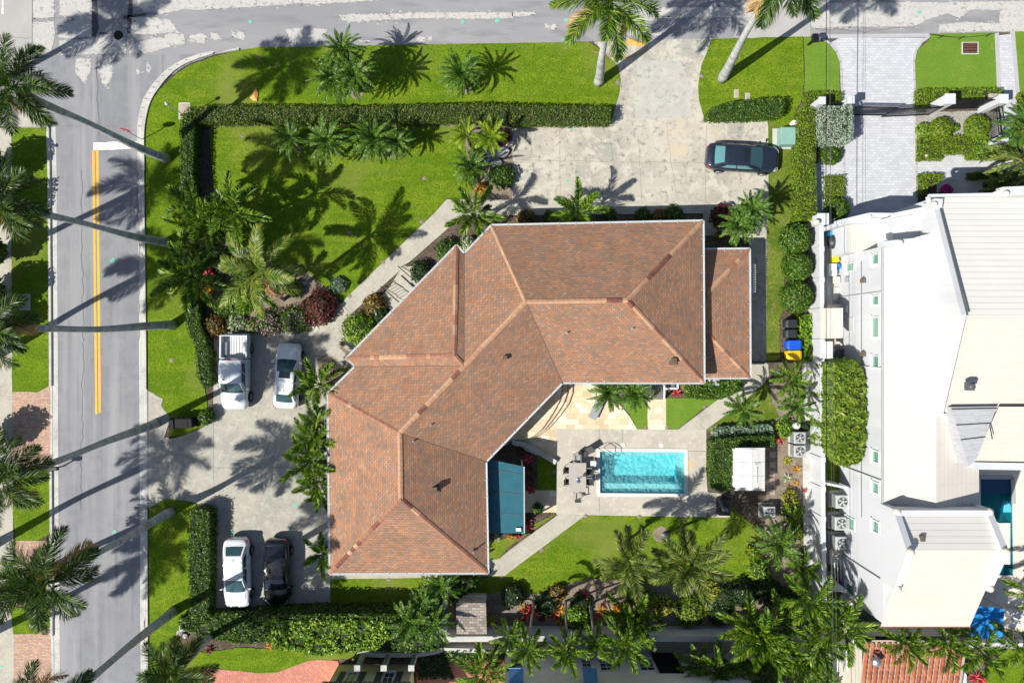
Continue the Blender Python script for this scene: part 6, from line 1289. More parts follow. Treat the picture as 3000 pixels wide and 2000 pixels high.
# ---------------- vehicles ----------------
def car(name, label, px, py, ang, L, W_, Ht, paint, glass, kind='saloon', sunroof=False, chrome=None):
    b = G(px, py, .6); root = empty(name, (b.x, b.y, .03), label, 'pickup truck' if kind == 'pickup' else 'car', None, ang)
    hw = W_/2; bed0 = -.5*L
    def prof(st, z0=.28):
        vs = []; n = 13
        for (x, w, zb) in st:
            w = w*hw; pr = [(w*.90,z0),(w*.985,z0+.14),(w,.5 if zb > .62 else zb*.8),(w*.985,zb-.12),(w*.93,zb-.03),(w*.80,zb+.01),(w*.45,zb+.045),(0,zb+.055)]
            pr = pr+[(-a, z) for a, z in pr[-2::-1]]
            vs.append([(x*L, a, z) for a, z in pr])
        return vs
    if kind == 'pickup': st = [(-.178,.99,1.12),(.0,1,1.12),(.10,1,1.12),(.17,.99,1.13),(.21,.985,1.12),(.30,.97,1.10),(.38,.95,1.06),(.44,.90,1.0),(.475,.82,.93),(.492,.74,.82),(.5,.68,.62)]
    else: st = [(-.5,.62,.66),(-.494,.72,.82),(-.475,.82,.92),(-.44,.90,.975),(-.38,.955,1.0),(-.30,.985,.99),(-.2,1,.965),(-.05,1,.95),(.1,1,.945),(.2,.995,.94),(.27,.985,.92),(.34,.96,.875),(.40,.925,.82),(.45,.86,.755),(.48,.77,.69),(.494,.68,.62),(.5,.58,.52)]
    rows = prof(st); m = len(rows[0]); mb = MB(); mb.add([v for r in rows for v in r], [(i*m+j, (i+1)*m+j, (i+1)*m+j+1, i*m+j+1) for i in range(len(rows)-1) for j in range(m-1)]+[tuple(range(m)), tuple((len(rows)-1)*m+m-1-j for j in range(m))]+[(i*m, i*m+m-1, (i+1)*m+m-1, (i+1)*m) for i in range(len(rows)-1)])
    body = mb.build('body', paint, root, local=True, smooth=True, merge=True)
    b_ = body.modifiers.new('e', 'EDGE_SPLIT'); b_.split_angle = R(50)
    if kind == 'pickup': cx = dict(rb0=-.178, rt0=-.165, rt1=.135, rb1=.262); belt, wt, wb = 1.12, .80, .93
    else: cx = dict(rb0=-.412, rt0=-.262, rt1=.055, rb1=.250); belt, wt, wb = .95, .70, .91
    if kind == 'suv': cx = dict(rb0=-.46, rt0=-.40, rt1=.08, rb1=.24)
    def cab(u, v, off=0.0):
        """u along the car 0 rear belt..1 front belt through the roof, v across -1..1"""
        pass
    # cabin surface: cross-section loop at each height
    def P3(x, y, z): return (x*L, y*hw, z)
    zr = Ht
    def roof(x, v):  # x in frac
        t = (x-cx['rt0'])/(cx['rt1']-cx['rt0']); return (x*L, v*wt*hw*(1-.05*abs(2*t-1)**3), zr-.05*(2*t-1)**2-.035*v*v)
    mb = MB(); mb.grid(lambda u, v: roof(cx['rt0']+(cx['rt1']-cx['rt0'])*u, -1+2*v), 8, 8)
    def front(u, v, o=0):   # u across, v belt->roof
        w = -1+2*u; t = roof(cx['rt1'], w); bse = (cx['rb1']*L+.09*L*.25*(1-w*w), w*wb*.93*hw, belt-.03)
        p = [bse[k]+(t[k]-bse[k])*v for k in range(3)]; p[2] += .05*math.sin(math.pi*v); return (p[0]+o, p[1], p[2]+o*.8)
    def rear(u, v, o=0):
        w = 1-2*u; t = roof(cx['rt0'], w); bse = (cx['rb0']*L-.05*L*.3*(1-w*w), w*wb*.90*hw, belt-.0)
        p = [bse[k]+(t[k]-bse[k])*v for k in range(3)]; p[2] += .04*math.sin(math.pi*v); return (p[0]-o, p[1], p[2]+o*.8)
    def sidef(s):
        def f(u, v, o=0):
            xt = cx['rt0']+(cx['rt1']-cx['rt0'])*u; xb = cx['rb0']+(cx['rb1']-cx['rb0'])*u; t = roof(xt, s); wbu = (wb*(.90+.03*u)+.05*math.sin(math.pi*u)); bse = (xb*L, s*wbu*hw, belt-.02)
            p = [bse[k]+(t[k]-bse[k])*v for k in range(3)]; return (p[0], p[1]+s*(o+.03*math.sin(math.pi*v)), p[2]+o*.5)
        return f
    mb.grid(lambda u, v: front(u, v), 8, 5); mb.grid(lambda u, v: rear(u, v), 8, 5)
    for s in (1, -1):
        f = sidef(s); mb.grid((lambda u, v: f(1-u, v)) if s > 0 else (lambda u, v: f(u, v)), 12, 4)
    cabin = mb.build('cabin', paint, root, local=True, smooth=True, merge=True)
    e_ = cabin.modifiers.new('e', 'EDGE_SPLIT'); e_.split_angle = R(42)
    def panel(nm, f, u0, u1, v0, v1, mat, o=.012, nu=8, nv=5, taper=0):
        g = MB(); g.grid(lambda u, v: f(u0+(u1-u0)*u+(taper*(v)*(.5-u)*2), v0+(v1-v0)*v, o), nu, nv); return g.build(nm, mat, root, local=True, smooth=True)
    panel('windscreen', front, .05, .95, .06, .95, GL_CAR if glass is GL_GREEN else glass); panel('rear_window', rear, .09, .91, .16 if kind != 'pickup' else .25, .90, glass)
    for s in (1, -1):
        f = sidef(s)
        for (a, b2) in ((.13,.46),(.50,.86)):
            if s > 0: panel('side_window', lambda u, v, o, f=f: f(1-u, v, o), 1-b2, 1-a, .14, .86, glass)
            else: panel('side_window', f, a, b2, .14, .86, glass)
    if sunroof:
        g = MB(); x0, x1 = sunroof; g.grid(lambda u, v: tuple(np.array(roof(x0+(x1-x0)*u, (-.62+1.24*v)))+[0,0,.008]), 4, 6); g.build('sunroof', GL_DK, root, local=True, smooth=True)
    if kind != 'pickup':
        g = MB(); g.add([(-.23*L,-.02,zr-.0),(-.20*L,-.02,zr+.0),(-.20*L,.02,zr+.0),(-.23*L,.02,zr),( -.235*L,0,zr+.06)], [(0,1,2,3),(0,1,4),(1,2,4),(2,3,4),(3,0,4)]); g.build('antenna', paint, root, local=True)
    wr = .36 if kind == 'pickup' else .33
    for (fx, s) in ((.31,1),(.31,-1),(-.30,1),(-.30,-1)):
        if kind == 'pickup': fx = .33 if fx > 0 else -.315
        c = (fx*L, s*(hw-.07)); g = MB()
        pr = [(wr*.72,-.11),(wr*.95,-.11),(wr,-.07),(wr,.07),(wr*.95,.11),(wr*.72,.11)]; n = 20; vs = []
        for r_, o in pr:
            for k in range(n): a = 2*math.pi*k/n; vs.append((c[0]+r_*math.cos(a), c[1]+o, wr-.03+r_*math.sin(a)))
        g.add(vs, [(i*n+k, i*n+(k+1)%n, ((i+1)%6)*n+(k+1)%n, ((i+1)%6)*n+k) for i in range(6) for k in range(n)])
        w = g.build('wheel', M_rubber, root, local=True, smooth=True)
        g = MB(); vs = [(c[0]+wr*.7*math.cos(2*math.pi*k/n), c[1]+s*.07, wr-.03+wr*.7*math.sin(2*math.pi*k/n)) for k in range(n)]; g.face(vs if s < 0 else vs[::-1])
        for k in range(5):
            a = 2*math.pi*k/5; g.bar((c[0],c[1]+s*.09,wr-.03), (c[0]+wr*.66*math.cos(a),c[1]+s*.09,wr-.03+wr*.66*math.sin(a)), .07, .03)
        g.build('rim', M_alu, w, local=True)
        g = MB(); 
        for k in range(12):
            a = math.pi*k/11; a2 = math.pi*(k+1)/11
            if k < 11: g.bar((c[0]+(wr+.05)*math.cos(a), s*(hw-.012), wr-.03+(wr+.05)*math.sin(a)), (c[0]+(wr+.05)*math.cos(a2), s*(hw-.012), wr-.03+(wr+.05)*math.sin(a2)), .05, .05)
        g.build('wheel_arch', M_rubber, root, local=True)
    for s in (1, -1):
        zz_, xx = (.92,.462) if kind == 'pickup' else (.70,.468); g = MB()
        g.add([((xx-.055)*L,s*hw*.90,zz_+.06),((xx-.02)*L,s*hw*.86,zz_-.02),((xx+.022)*L,s*hw*.70,zz_-.07),((xx+.024)*L,s*hw*.52,zz_-.06),((xx-.012)*L,s*hw*.60,zz_+.06)], [(0,1,2,3,4)] if s < 0 else [(4,3,2,1,0)]); 
        for q in g.v: pass
        g.v = [(a, b3, c3+.03) for a, b3, c3 in g.v]; g.build('headlight', M_lgrey, root, local=True)
        g = MB(); zt_ = .86 if kind != 'pickup' else 1.0
        x_ = -.478 if kind != 'pickup' else -.5
        if kind != 'pickup': g.add([(x_*L-.0,s*hw*.84,zt_+.07),((x_+.04)*L,s*hw*.925,zt_+.09),((x_+.04)*L,s*hw*.965,zt_-.06),((x_-.004)*L,s*hw*.81,zt_-.04),((x_-.010)*L,s*hw*.62,zt_+.02),((x_-.002)*L,s*hw*.64,zt_+.065)], [(0,1,2,3),(0,3,4,5),(3,2,1,0),(5,4,3,0)])
        else: g.box((x_*L+.02,s*hw*.93,zt_-.1), (.1,.10,.35))
        g.build('tail_light', M_tail, root, local=True)
        g = MB(); mx = cx['rb1']-.045; g.box((mx*L, s*(hw+.08), belt+.06), (.12,.20,.13)); g.bar((mx*L,s*(hw-.12),belt+.0), (mx*L,s*(hw+.05),belt+.04), .05); g.build('mirror', paint, root, local=True, bevel=.02)
        for hx in ((-.12),(.08)): g = MB(); g.box((hx*L, s*(hw+.005), belt-.14), (.16,.03,.03)); g.build('door_handle', paint if chrome is None else M_alu, root, local=True)
    g = MB(); g.box((.497*L+.0, 0, .5), (.03, hw*1.0, .18)); g.build('grille', M_black, root, local=True)
    # shut lines of bonnet and doors
    g = MB(); zz2 = .06
    if kind != 'pickup':
        for s in (1,-1):
            g.bar((.265*L,s*hw*.74,.985),(.36*L,s*hw*.68,.918+.0),.012,.01)
        g.bar((-.42*L,-hw*.6,1.035),(-.42*L,hw*.6,1.035),.012,.01)
    for s in (1,-1):
        for hx in (-.24,-.03,.19): g.bar((hx*L,s*(hw+.002),.42),(hx*L,s*(hw*.99),belt-.05),.012,.008)
    g.build('panel_gap', M_black, root, local=True)
    if kind == 'pickup':
        g = MB(); x0, x1 = -.5*L, -.188*L
        for s in (1,-1):
            g.box(((x0+x1)/2, s*(hw-.06), .80), (x1-x0, .12, .72)); g.box(((x0+x1)/2, s*(hw-.02), .72), (x1-x0-.1, .08, .5))
        g.box((x0+.04, 0, .80), (.08, W_-.24, .70)); g.box((x1-.03, 0, .80), (.06, W_-.24, .70)); g.box((x0-.05,0,.45), (.14, W_*.92, .16)); g.build('bed_side', paint, root, local=True, bevel=.015)
        g = MB(); g.box(((x0+x1)/2, 0, .60), (x1-x0-.14, W_-.25, .06))
        for k in range(9): g.box(((x0+x1)/2, -(W_-.4)/2+k*(W_-.4)/8, .645), (x1-x0-.16, .07, .03))
        g.build('bed_floor', M_lgrey, root, local=True)
        for s in (1,-1):
            g = MB(); g.box((-.32*L, s*(hw-.26), .76), (.95,.28,.26)); g.build('wheel_housing', M_lgrey, root, local=True, bevel=.05)
        g = MB()
        for k in range(5): g.box(((cx['rt0']+cx['rt1'])/2*L, (-.5+.25*k)*hw, zr-.03-.012*abs(k-2)), ((cx['rt1']-cx['rt0'])*L*.8,.025,.05))
        g.build('roof_rib', paint, root, local=True)
        g = MB(); g.box((cx['rt0']*L-.0,0,zr-.05),(.05,.35,.05)); g.build('brake_light', M_tail, root, local=True)
        g = MB(); g.bar((.30*L,0,1.165),(.46*L,0,1.05),.015,.012); g.build('bonnet_crease', M_dkgrey, root, local=True)
    return root
def paintmat(name, c, rough=.28, metal=0.0):
    m, n, b, out = newmat(name); b.inputs['Base Color'].default_value = rgb(c); b.inputs['Roughness'].default_value = rough; b.inputs['Metallic'].default_value = metal; b.inputs['Coat Weight'].default_value = .8; b.inputs['Coat Roughness'].default_value = .05; return m
M_tail = paintmat('tail_red', (.45,.01,.012)); GL_DK = glassmat('dark_glass', (.012,.016,.02)); GL_CAR = glassmat('car_glass', (.03,.075,.085)); GL_GREEN = glassmat('tinted_car_glass', (.10,.24,.26), .12)
P_white = paintmat('white_car_paint', (.70,.72,.74)); P_silv = paintmat('silver_white_paint', (.62,.66,.70), .3, .1); P_black = paintmat('black_car_paint', (.008,.009,.012), .2); P_blue = paintmat('dark_blue_car_paint', (.022,.032,.052), .3, .35)
car('parked_car', 'dark blue-grey saloon with a sunroof parked nose to the east on the north driveway', 2174, 464, R(-3.5), 5.25, 2.0, 1.42, P_blue, GL_GREEN, sunroof=(-.02,.045))
car('pickup_truck', 'white pickup with an empty ribbed load bed on the west driveway', 692, 1090, R(-90.5), 5.35, 1.98, 1.78, P_silv, GL_CAR, 'pickup')
car('parked_car', 'white saloon with a dark sunroof parked nose to the north next to the pickup', 844, 1100, R(86.5), 4.72, 1.86, 1.42, P_white, GL_CAR, sunroof=(-.03,.07))
car('parked_car', 'white saloon without sunroof parked nose to the south by the lower hedge', 696, 1676, R(-89), 5.05, 1.90, 1.42, P_white, GL_CAR)
car('parked_car', 'black saloon parked beside the white one near the south hedge', 813, 1672, R(-90), 4.75, 1.86, 1.42, P_black, GL_DK)

# ---------------- outdoor furniture ----------------
def lathe_part(name, mat, parent, c, prof, n=20, smooth=False): mb = MB(); mb.lathe(c, prof, n); return mb.build(name, mat, parent, smooth=smooth)
M_table = plain('taupe_table', (.42,.38,.34), rough=.6); M_sling = plain('dark_sling', (.05,.05,.05), rough=.7); M_sling2 = plain('grey_sling', (.30,.32,.33), rough=.7)
tb = G(1692,1398,.75); troot = empty('dining_table', (tb.x,tb.y,.033), 'long taupe outdoor dining table beside the pool', 'table')
mb = MB()
for k in range(7): mb.box((tb.x-.53+.177*k, tb.y, .76), (.172, 2.1, .03))
mb.build('tabletop', M_table, troot)
for sx in (-1,1):
    for sy in (-1,1): mb = MB(); mb.bar((tb.x+sx*.5,tb.y+sy*.95,.03),(tb.x+sx*.5,tb.y+sy*.95,.75),.07); mb.build('leg', M_table, troot)
mb = MB(); mb.bar((tb.x-.5,tb.y-.95,.7),(tb.x-.5,tb.y+.95,.7),.05); mb.bar((tb.x+.5,tb.y-.95,.7),(tb.x+.5,tb.y+.95,.7),.05); mb.build('frame', M_table, troot)
def chair(label, px, py, rz, mat=M_sling, group='dining chairs round the pool table'):
    b = G(px, py, .4); root = empty('dining_chair', (b.x,b.y,.033), label, 'chair', group, rz)
    mb = MB(); mb.box((0,0,.43),(.46,.48,.03)); mb.build('seat', mat, root, local=True, bevel=.01)
    mb = MB(); mb.add([(-.24,-.22,.45),(-.24,.22,.45),(-.36,.22,.92),(-.36,-.22,.92),(-.26,-.22,.45),(-.26,.22,.45),(-.39,.22,.92),(-.39,-.22,.92)], [(0,1,2,3),(7,6,5,4),(0,3,7,4),(1,5,6,2),(3,2,6,7)]); mb.build('backrest', mat, root, local=True)
    for sx in (-1,1):
        for sy in (-1,1): mb = MB(); mb.bar((sx*.22,sy*.24,0),(sx*.20,sy*.24,.43),.03); mb.build('leg', M_dkgrey, root, local=True)
    for sy in (-1,1):
        mb = MB(); mb.bar((.24,sy*.27,.0),(.24,sy*.27,.65),.035); mb.bar((-.30,sy*.27,.66),(.26,sy*.27,.66),.05,.03); mb.build('armrest', M_sling2, root, local=True)
    return root
chair('dark dining chair at the upper left of the pool table', 1664, 1376, 0); chair('dark dining chair at the lower left of the pool table', 1666, 1410, 0)
chair('dark dining chair at the upper right of the pool table', 1720, 1380, math.pi); chair('dark dining chair at the lower right of the pool table, nearest the pool', 1722, 1409, math.pi)
chair('grey dining chair at the head of the pool table towards the house', 1690, 1343, R(-90), M_sling2); chair('grey-brown dining chair at the foot of the pool table', 1692, 1452, R(90), M_table)
mb = MB(); p = Vector((tb.x,tb.y-.1,0)); proot2 = empty('closed_parasol', (p.x,p.y,.79), 'closed blue and white parasol standing on the dining table', 'parasol')
mb.lathe((p.x,p.y,.79), [(.10,0),(.10,.04),(.025,.06),(.025,.5)], 12); mb.build('stand', M_alu, proot2)
mb = MB()
for k in range(8):
    a = 2*math.pi*k/8; c1, s1 = math.cos(a), math.sin(a); c2, s2 = math.cos(a+.5), math.sin(a+.5)
    mb.add([(p.x+.05*c1,p.y+.05*s1,1.25),(p.x+.17*c1,p.y+.17*s1,1.45),(p.x+.10*c2,p.y+.10*s2,1.45),(p.x+.05*c1,p.y+.05*s1,2.0),(p.x,p.y,2.15)], [(0,1,3),(0,2,1),(0,3,2),(1,2,3),(1,3,4),(2,4,3)])
mb.build('canopy', noisy('blue_white_fabric', (.35,.50,.62), [(6,3,(.05,.22,.45),.45,.55)], coord='obj'), proot2)
sr = empty('side_table', G(1738,1358,.4), 'small pale square table between the dining set and the pool', 'table')
mb = MB(); b = G(1738,1358,.45); mb.box((b.x,b.y,.45),(.42,.42,.04)); mb.build('tabletop', M_lgrey, sr)
mb = MB(); 
for sx in (-1,1):
    for sy in (-1,1): mb.bar((b.x+sx*.17,b.y+sy*.17,.03),(b.x+sx*.17,b.y+sy*.17,.44),.03)
mb.build('leg_frame', M_grey, sr)
def lounger(label, px, py, rz, mat):
    b = G(px, py, .35); root = empty('sun_lounger', (b.x,b.y,.033), label, 'sun lounger', None, rz)
    mb = MB(); mb.box((-.3,0,.33),(1.25,.62,.04)); mb.build('seat', mat, root, local=True)
    mb = MB(); mb.add([(.33,-.31,.35),(.33,.31,.35),(.95,.31,.62),(.95,-.31,.62),(.33,-.31,.31),(.33,.31,.31),(.95,.31,.58),(.95,-.31,.58)], [(0,3,2,1)[::-1],(4,5,6,7)[::-1],(0,1,5,4),(1,2,6,5),(2,3,7,6),(3,0,4,7)]); mb.build('backrest', mat, root, local=True)
    for sx in (-.8,.3):
        for sy in (-.28,.28): mb = MB(); mb.bar((sx,sy,0),(sx,sy,.32),.04); mb.build('leg', M_dkgrey, root, local=True)
    return root
lounger('grey sun lounger on the travertine patio below the palm', 1750, 1192, R(65), M_sling2)
bb_ = G(1716,1326,.5); cr_ = empty('folding_chair', (bb_.x,bb_.y,.033), 'dark reclined folding chair above the dining set', 'chair', None, R(35))
mb = MB(); mb.box((0,0,.42),(.5,.5,.03)); mb.build('seat', M_sling, cr_, local=True)
mb = MB(); mb.add([(.2,-.25,.43),(.2,.25,.43),(.62,.25,.85),(.62,-.25,.85),(.22,-.25,.40),(.22,.25,.40),(.64,.25,.82),(.64,-.25,.82)], [(0,1,2,3),(7,6,5,4),(0,3,7,4),(1,5,6,2),(3,2,6,7),(0,4,5,1)]); mb.build('backrest', M_sling, cr_, local=True)
mb = MB(); 
for sx in (-.2,.2):
    for sy in (-.24,.24): mb.bar((sx,sy,0),(-sx*.8,sy,.42),.03)
mb.build('leg_frame', M_dkgrey, cr_, local=True)
# timber arbour by the garden eave
ar = empty('garden_arbour', G(1925,1150), 'dark timber steps with white posts and rails at the garden door', 'steps')
mb = MB()
for k in range(5): c_ = G(1925, 1128+k*9); mb.box((c_.x,c_.y,.62-.12*k),(1.15,.24,.05))
mb.build('tread', plain('grey_timber', (.16,.15,.14)), ar)
mb = MB(); 
for x in (1905,1946):
    mb = MB(); mb.bar(G(x,1122,1.0), G(x,1166,1.0), .1); mb.bar(G(x,1166,0), G(x,1166,1.0), .12); mb.build('handrail', M_white, ar)
mb = MB(); mb.bar(G(1946,1138,1.1), G(1985,1138,1.1), .12); mb.bar(G(1985,1122,1.1), G(1985,1138,1.1), .12); mb.build('handrail', M_white, ar)
for x, y in ((1966,1132),): tag(MB().box(tuple(G(x,y,.2)), (.5,.4,.4)).build('planter_box', plain('slate_box', (.12,.13,.15)), origin=G(x,y,0), bevel=.02), 'small dark box beside the timber steps', 'box')
M_shed = noisy('shed_panels', (.60,.60,.59), [(1.2,6,(.50,.49,.47),.48,.68,(1,.2,1)),(9,5,(.42,.41,.39),.62,.74)], rough=.6)
# white shed roof
sh_ = empty('white_shed', G(2195,1372), 'low white panelled shed inside the L-shaped hedge', 'shed')
zs_ = 1.9; q = [G(*p, zs_) for p in P('2153,1314 2241,1314 2241,1435 2155,1435')]; ym_ = (q[0].x+q[1].x)/2+.1
mb = MB(); z2 = zs_+.12
mb.add([(q[0].x,q[0].y,zs_),(ym_,q[0].y,z2),(ym_,q[3].y,z2),(q[3].x,q[3].y,zs_),(q[1].x,q[1].y,zs_),(q[2].x,q[2].y,zs_)], [(0,3,2,1),(1,2,5,4)])
for y0 in (.33,.66):
    yy_ = q[0].y+(q[3].y-q[0].y)*y0; mb.bar((q[0].x,yy_,zs_+.01),(ym_,yy_,z2+.01),.03); mb.bar((ym_,yy_,z2+.01),(q[1].x,yy_,zs_+.01),.03)
mb.bar((ym_,q[0].y,z2),(ym_,q[3].y,z2),.06,.03); mb.bar((q[0].x,q[0].y+.03,zs_),(q[1].x,q[1].y+.03,zs_),.08,.1); mb.bar((q[0].x,q[3].y,zs_-.02),(q[1].x,q[3].y,zs_-.02),.06,.1)
mb.build('roof', M_shed, sh_)
mb = MB(); mb.prism([(q[0].x+.08,q[0].y-.08),(q[1].x-.08,q[1].y-.08),(q[2].x-.08,q[2].y+.08),(q[3].x+.08,q[3].y+.08)], 0, zs_-.02, top=False); mb.build('wall', M_white, sh_)
mb = MB(); 
pts = [Vector((ym_+.35+.18*math.cos(a),q[0].y-1.05+.06*math.sin(a),z2+.05)) for a in np.linspace(0,6.28,14)]; mb.tube(pts, .015, 6, cap=False); mb.bar((ym_+.35,q[0].y-1.3,z2+.03),(ym_+.35,q[0].y-2.4,z2+.0),.03); mb.build('hanging_hoop', M_lgrey, sh_)
# covered grill
gr = empty('covered_grill', G(2121,1485), 'barbecue under a black cover at the corner of the pool deck', 'barbecue')
b = G(2122,1484,.6); mb = MB(); mb.add([(b.x-.42,b.y-.62,0),(b.x+.42,b.y-.62,0),(b.x+.42,b.y+.58,0),(b.x-.42,b.y+.58,0),(b.x-.40,b.y-.60,.8),(b.x+.40,b.y-.60,.8),(b.x+.40,b.y+.56,.8),(b.x-.40,b.y+.56,.8),(b.x-.28,b.y-.3,1.12),(b.x+.28,b.y-.3,1.12),(b.x+.28,b.y+.35,1.12),(b.x-.28,b.y+.35,1.12)], [(0,1,5,4),(1,2,6,5),(2,3,7,6),(3,0,4,7),(4,5,9,8),(5,6,10,9),(6,7,11,10),(7,4,8,11),(8,9,10,11)])
mb.build('cover', noisy('black_cover', (.02,.025,.03), [(5,4,(.06,.07,.08),.5,.7)], rough=.5, bump=(6,.6,.05)), gr, bevel=.05)
# air conditioners
def aircon(label, px, py, s=.85, h=.85, z0=.06, group='outdoor air conditioning units', rz=0):
    b = G(px, py, h); root = empty('air_conditioner', (b.x,b.y,0), label, 'air conditioner', group, rz)
    mb = MB(); mb.box((0,0,z0+h/2),(s,s,h)); mb.build('casing', M_grey, root, local=True, bevel=.05)
    mb = MB()
    for k in range(9): 
        for sx in (-1,1): mb.box((sx*(s/2+.006),-s*.4+k*s*.1,z0+h/2),(.012,.03,h*.8)); mb.box((-s*.4+k*s*.1,sx*(s/2+.006),z0+h/2),(.03,.012,h*.8))
    mb.build('louvre', M_dkgrey, root, local=True)
    mb = MB(); mb.lathe((0,0,z0+h), [(s*.36,0),(s*.36,.02),(s*.33,.03),(s*.33,.004)], 24); mb.build('fan_ring', M_dark, root, local=True)
    mb = MB()
    for k in range(5):
        a = 2*math.pi*k/5; mb.add([(0.05*math.cos(a),.05*math.sin(a),z0+h+.01),(s*.32*math.cos(a-.1),s*.32*math.sin(a-.1),z0+h+.012),(s*.32*math.cos(a+.42),s*.32*math.sin(a+.42),z0+h+.035)], [(0,1,2)])
    mb.lathe((0,0,z0+h+.01), [(.08,0),(.08,.04)], 12); mb.build('fan_blade', M_lgrey, root, local=True)
    mb = MB()
    for k in range(16):
        a = 2*math.pi*k/16; mb.bar((.06*math.cos(a),.06*math.sin(a),z0+h+.06),(s*.35*math.cos(a),s*.35*math.sin(a),z0+h+.05),.010)
    mb.build('guard', M_grey, root, local=True)
    mb = MB(); mb.box((0,0,z0/2),(s+.2,s+.2,z0)); mb.build('base_pad', M_pad, root, local=True)
aircon('grey air conditioner by the white statue, upper of the pair against the garden wall', 2343, 1282, .85, .8); aircon('grey air conditioner, lower of the pair against the garden wall', 2343, 1321, .85, .8)
aircon('air conditioner beside the garden lawn below the white shed', 2254, 1500, .85, .8); aircon('air conditioner half hidden under the annex eave', 2092, 1113, .8, .7)
aircon('first air conditioner from the top in the narrow white yard', 2459, 1465, .95, .85, .5); aircon('second air conditioner in the narrow white yard', 2456, 1528, .95, .85, .5); aircon('third air conditioner in the narrow white yard', 2458, 1585, .95, .85, .5)
# bins
def bin_(label, px, py, mat, rz=math.pi, size=(.72,.6,1.0), group='wheeled rubbish bins'):
    b = G(px, py, .9); root = empty('wheeled_bin', (b.x,b.y,.03), label, 'bin', group, rz); w, d, h = size
    mb = MB(); mb.add([(-w*.4,-d*.42,.05),(w*.4,-d*.42,.05),(w*.4,d*.42,.05),(-w*.4,d*.42,.05),(-w/2,-d/2,h-.08),(w/2,-d/2,h-.08),(w/2,d/2,h-.08),(-w/2,d/2,h-.08)], [(3,2,1,0),(0,1,5,4),(1,2,6,5),(2,3,7,6),(3,0,4,7),(4,5,6,7)]); mb.build('body', mat, root, local=True, bevel=.03)
    mb = MB(); mb.add([(-w*.5,-d*.53,h-.08),(w*.42,-d*.53,h-.08),(w*.62,-d*.3,h-.08),(w*.62,d*.3,h-.08),(w*.42,d*.53,h-.08),(-w*.5,d*.53,h-.08),(-w*.5,-d*.48,h+.0),(w*.38,-d*.45,h+.05),(w*.55,-d*.25,h+.0),(w*.55,d*.25,h),(w*.38,d*.45,h+.05),(-w*.5,d*.48,h+.0)], [(0,1,7,6),(1,2,8,7),(2,3,9,8),(3,4,10,9),(4,5,11,10),(5,0,6,11),(6,7,10,11),(7,8,9,10)]); mb.build('lid', mat, root, local=True, bevel=.02)
    mb = MB(); mb.bar((-w*.56,-d*.4,h-.05),(-w*.56,d*.4,h-.05),.03); mb.build('handle', mat, root, local=True)
    for s in (-1,1): mb = MB(); mb.tube([(-w*.42,s*d*.45,.1),(-w*.42,s*d*.52,.1)], .1, 12); mb.build('wheel', M_rubber, root, local=True)
bin_('black wheeled bin furthest up the row by the ferns', 2317, 948, M_dark); bin_('black wheeled bin between the other black one and the blue one', 2317, 977, M_dark); bin_('blue recycling bin in the row by the ferns', 2325, 1010, M_blue, size=(.9,.68,1.0)); bin_('yellow recycling bin at the foot of the row by the iron fence', 2325, 1040, M_yel_pl, size=(.9,.68,1.0))
for i, x in enumerate((504,522,535,547,557)): bin_(['leftmost black bin on the grass corner by the west driveway','second black bin on the grass corner by the west driveway','middle black bin on the grass corner by the west driveway','fourth black bin with a shiny edge by the west driveway','rightmost shiny-edged black bin by the west driveway'][i], x, 1238+(i<1)*3, M_rubber, R(90), (.72,.38,1.0), 'black bins in a row on the grass corner')
# transformer
tr_ = empty('transformer_box', G(2305,398), 'pale green utility cabinet on a concrete pad by the lime hedge', 'utility cabinet'); b = G(2310,397,.9)
mb = MB(); mb.box((b.x,b.y,.45),(1.05,1.25,.85)); mb.build('cabinet', M_greybox, tr_, bevel=.03)
mb = MB(); mb.box((b.x,b.y+.08,.90),(1.02,.95,.06)); mb.build('lid', M_greybox, tr_, bevel=.02)
mb = MB(); mb.box((b.x-.15,b.y,.05),(1.35,1.5,.1)); mb.build('pad', M_pad, tr_)
tag(MB().box(tuple(G(2326,362,.3)), (.4,.3,.6)).build('utility_post', M_white, origin=G(2326,362,0), bevel=.02), 'white marker block above the green utility cabinet', 'post')
# small ground fixtures
def cover(name, label, px, py, w, h, mat, cat, z=.045, rz=0, group=None, rim=True):
    b = G(px, py); root = empty(name, (b.x,b.y,0), label, cat, group, rz)
    mb = MB(); mb.box((0,0,z-.01),(w,h,.03)); mb.build('frame' if rim else 'slab', M_pad if rim else mat, root, local=True, bevel=.02)
    if rim: mb = MB(); mb.box((0,0,z),(w*.84,h*.84,.03)); mb.build('lid', mat, root, local=True)
    return root
cover('utility_cover', 'upper left of the two weathered utility covers on the street lawn east of the driveway', 2157, 275, .36, .6, M_cover, 'utility cover'); cover('utility_cover', 'lower right of the two weathered utility covers east of the driveway', 2190, 285, .36, .6, M_cover, 'utility cover'); cover('utility_cover', 'tan rectangular utility cover by the street corner under the lamp post', 541, 326, .85, 1.25, M_cover, 'utility cover')
cover('utility_cover', 'grey utility cover on the left verge', 73, 885, .85, 1.2, M_kerb, 'utility cover')
gz = cover('drain_grate', 'rusty rectangular drain grate in the upper right lawn', 2841, 142, 1.25, .9, M_black, 'drain')
mb = MB()
for r_ in range(4):
    for k in range(12): mb.box((-.45+.082*k,-.28+.187*r_,.068),(.045,.13,.02))
mb.build('grate', M_rust, gz, local=True)
mh = MB(); b = G(347,104); mh.lathe((b.x,b.y,.0), [(.34,0),(.34,.024),(.31,.03),(.31,.024),(.30,.028)], 28); tag(mh.build('manhole_cover', M_black, origin=(b.x,b.y,0)), 'black round manhole cover in the street crossing', 'manhole cover')
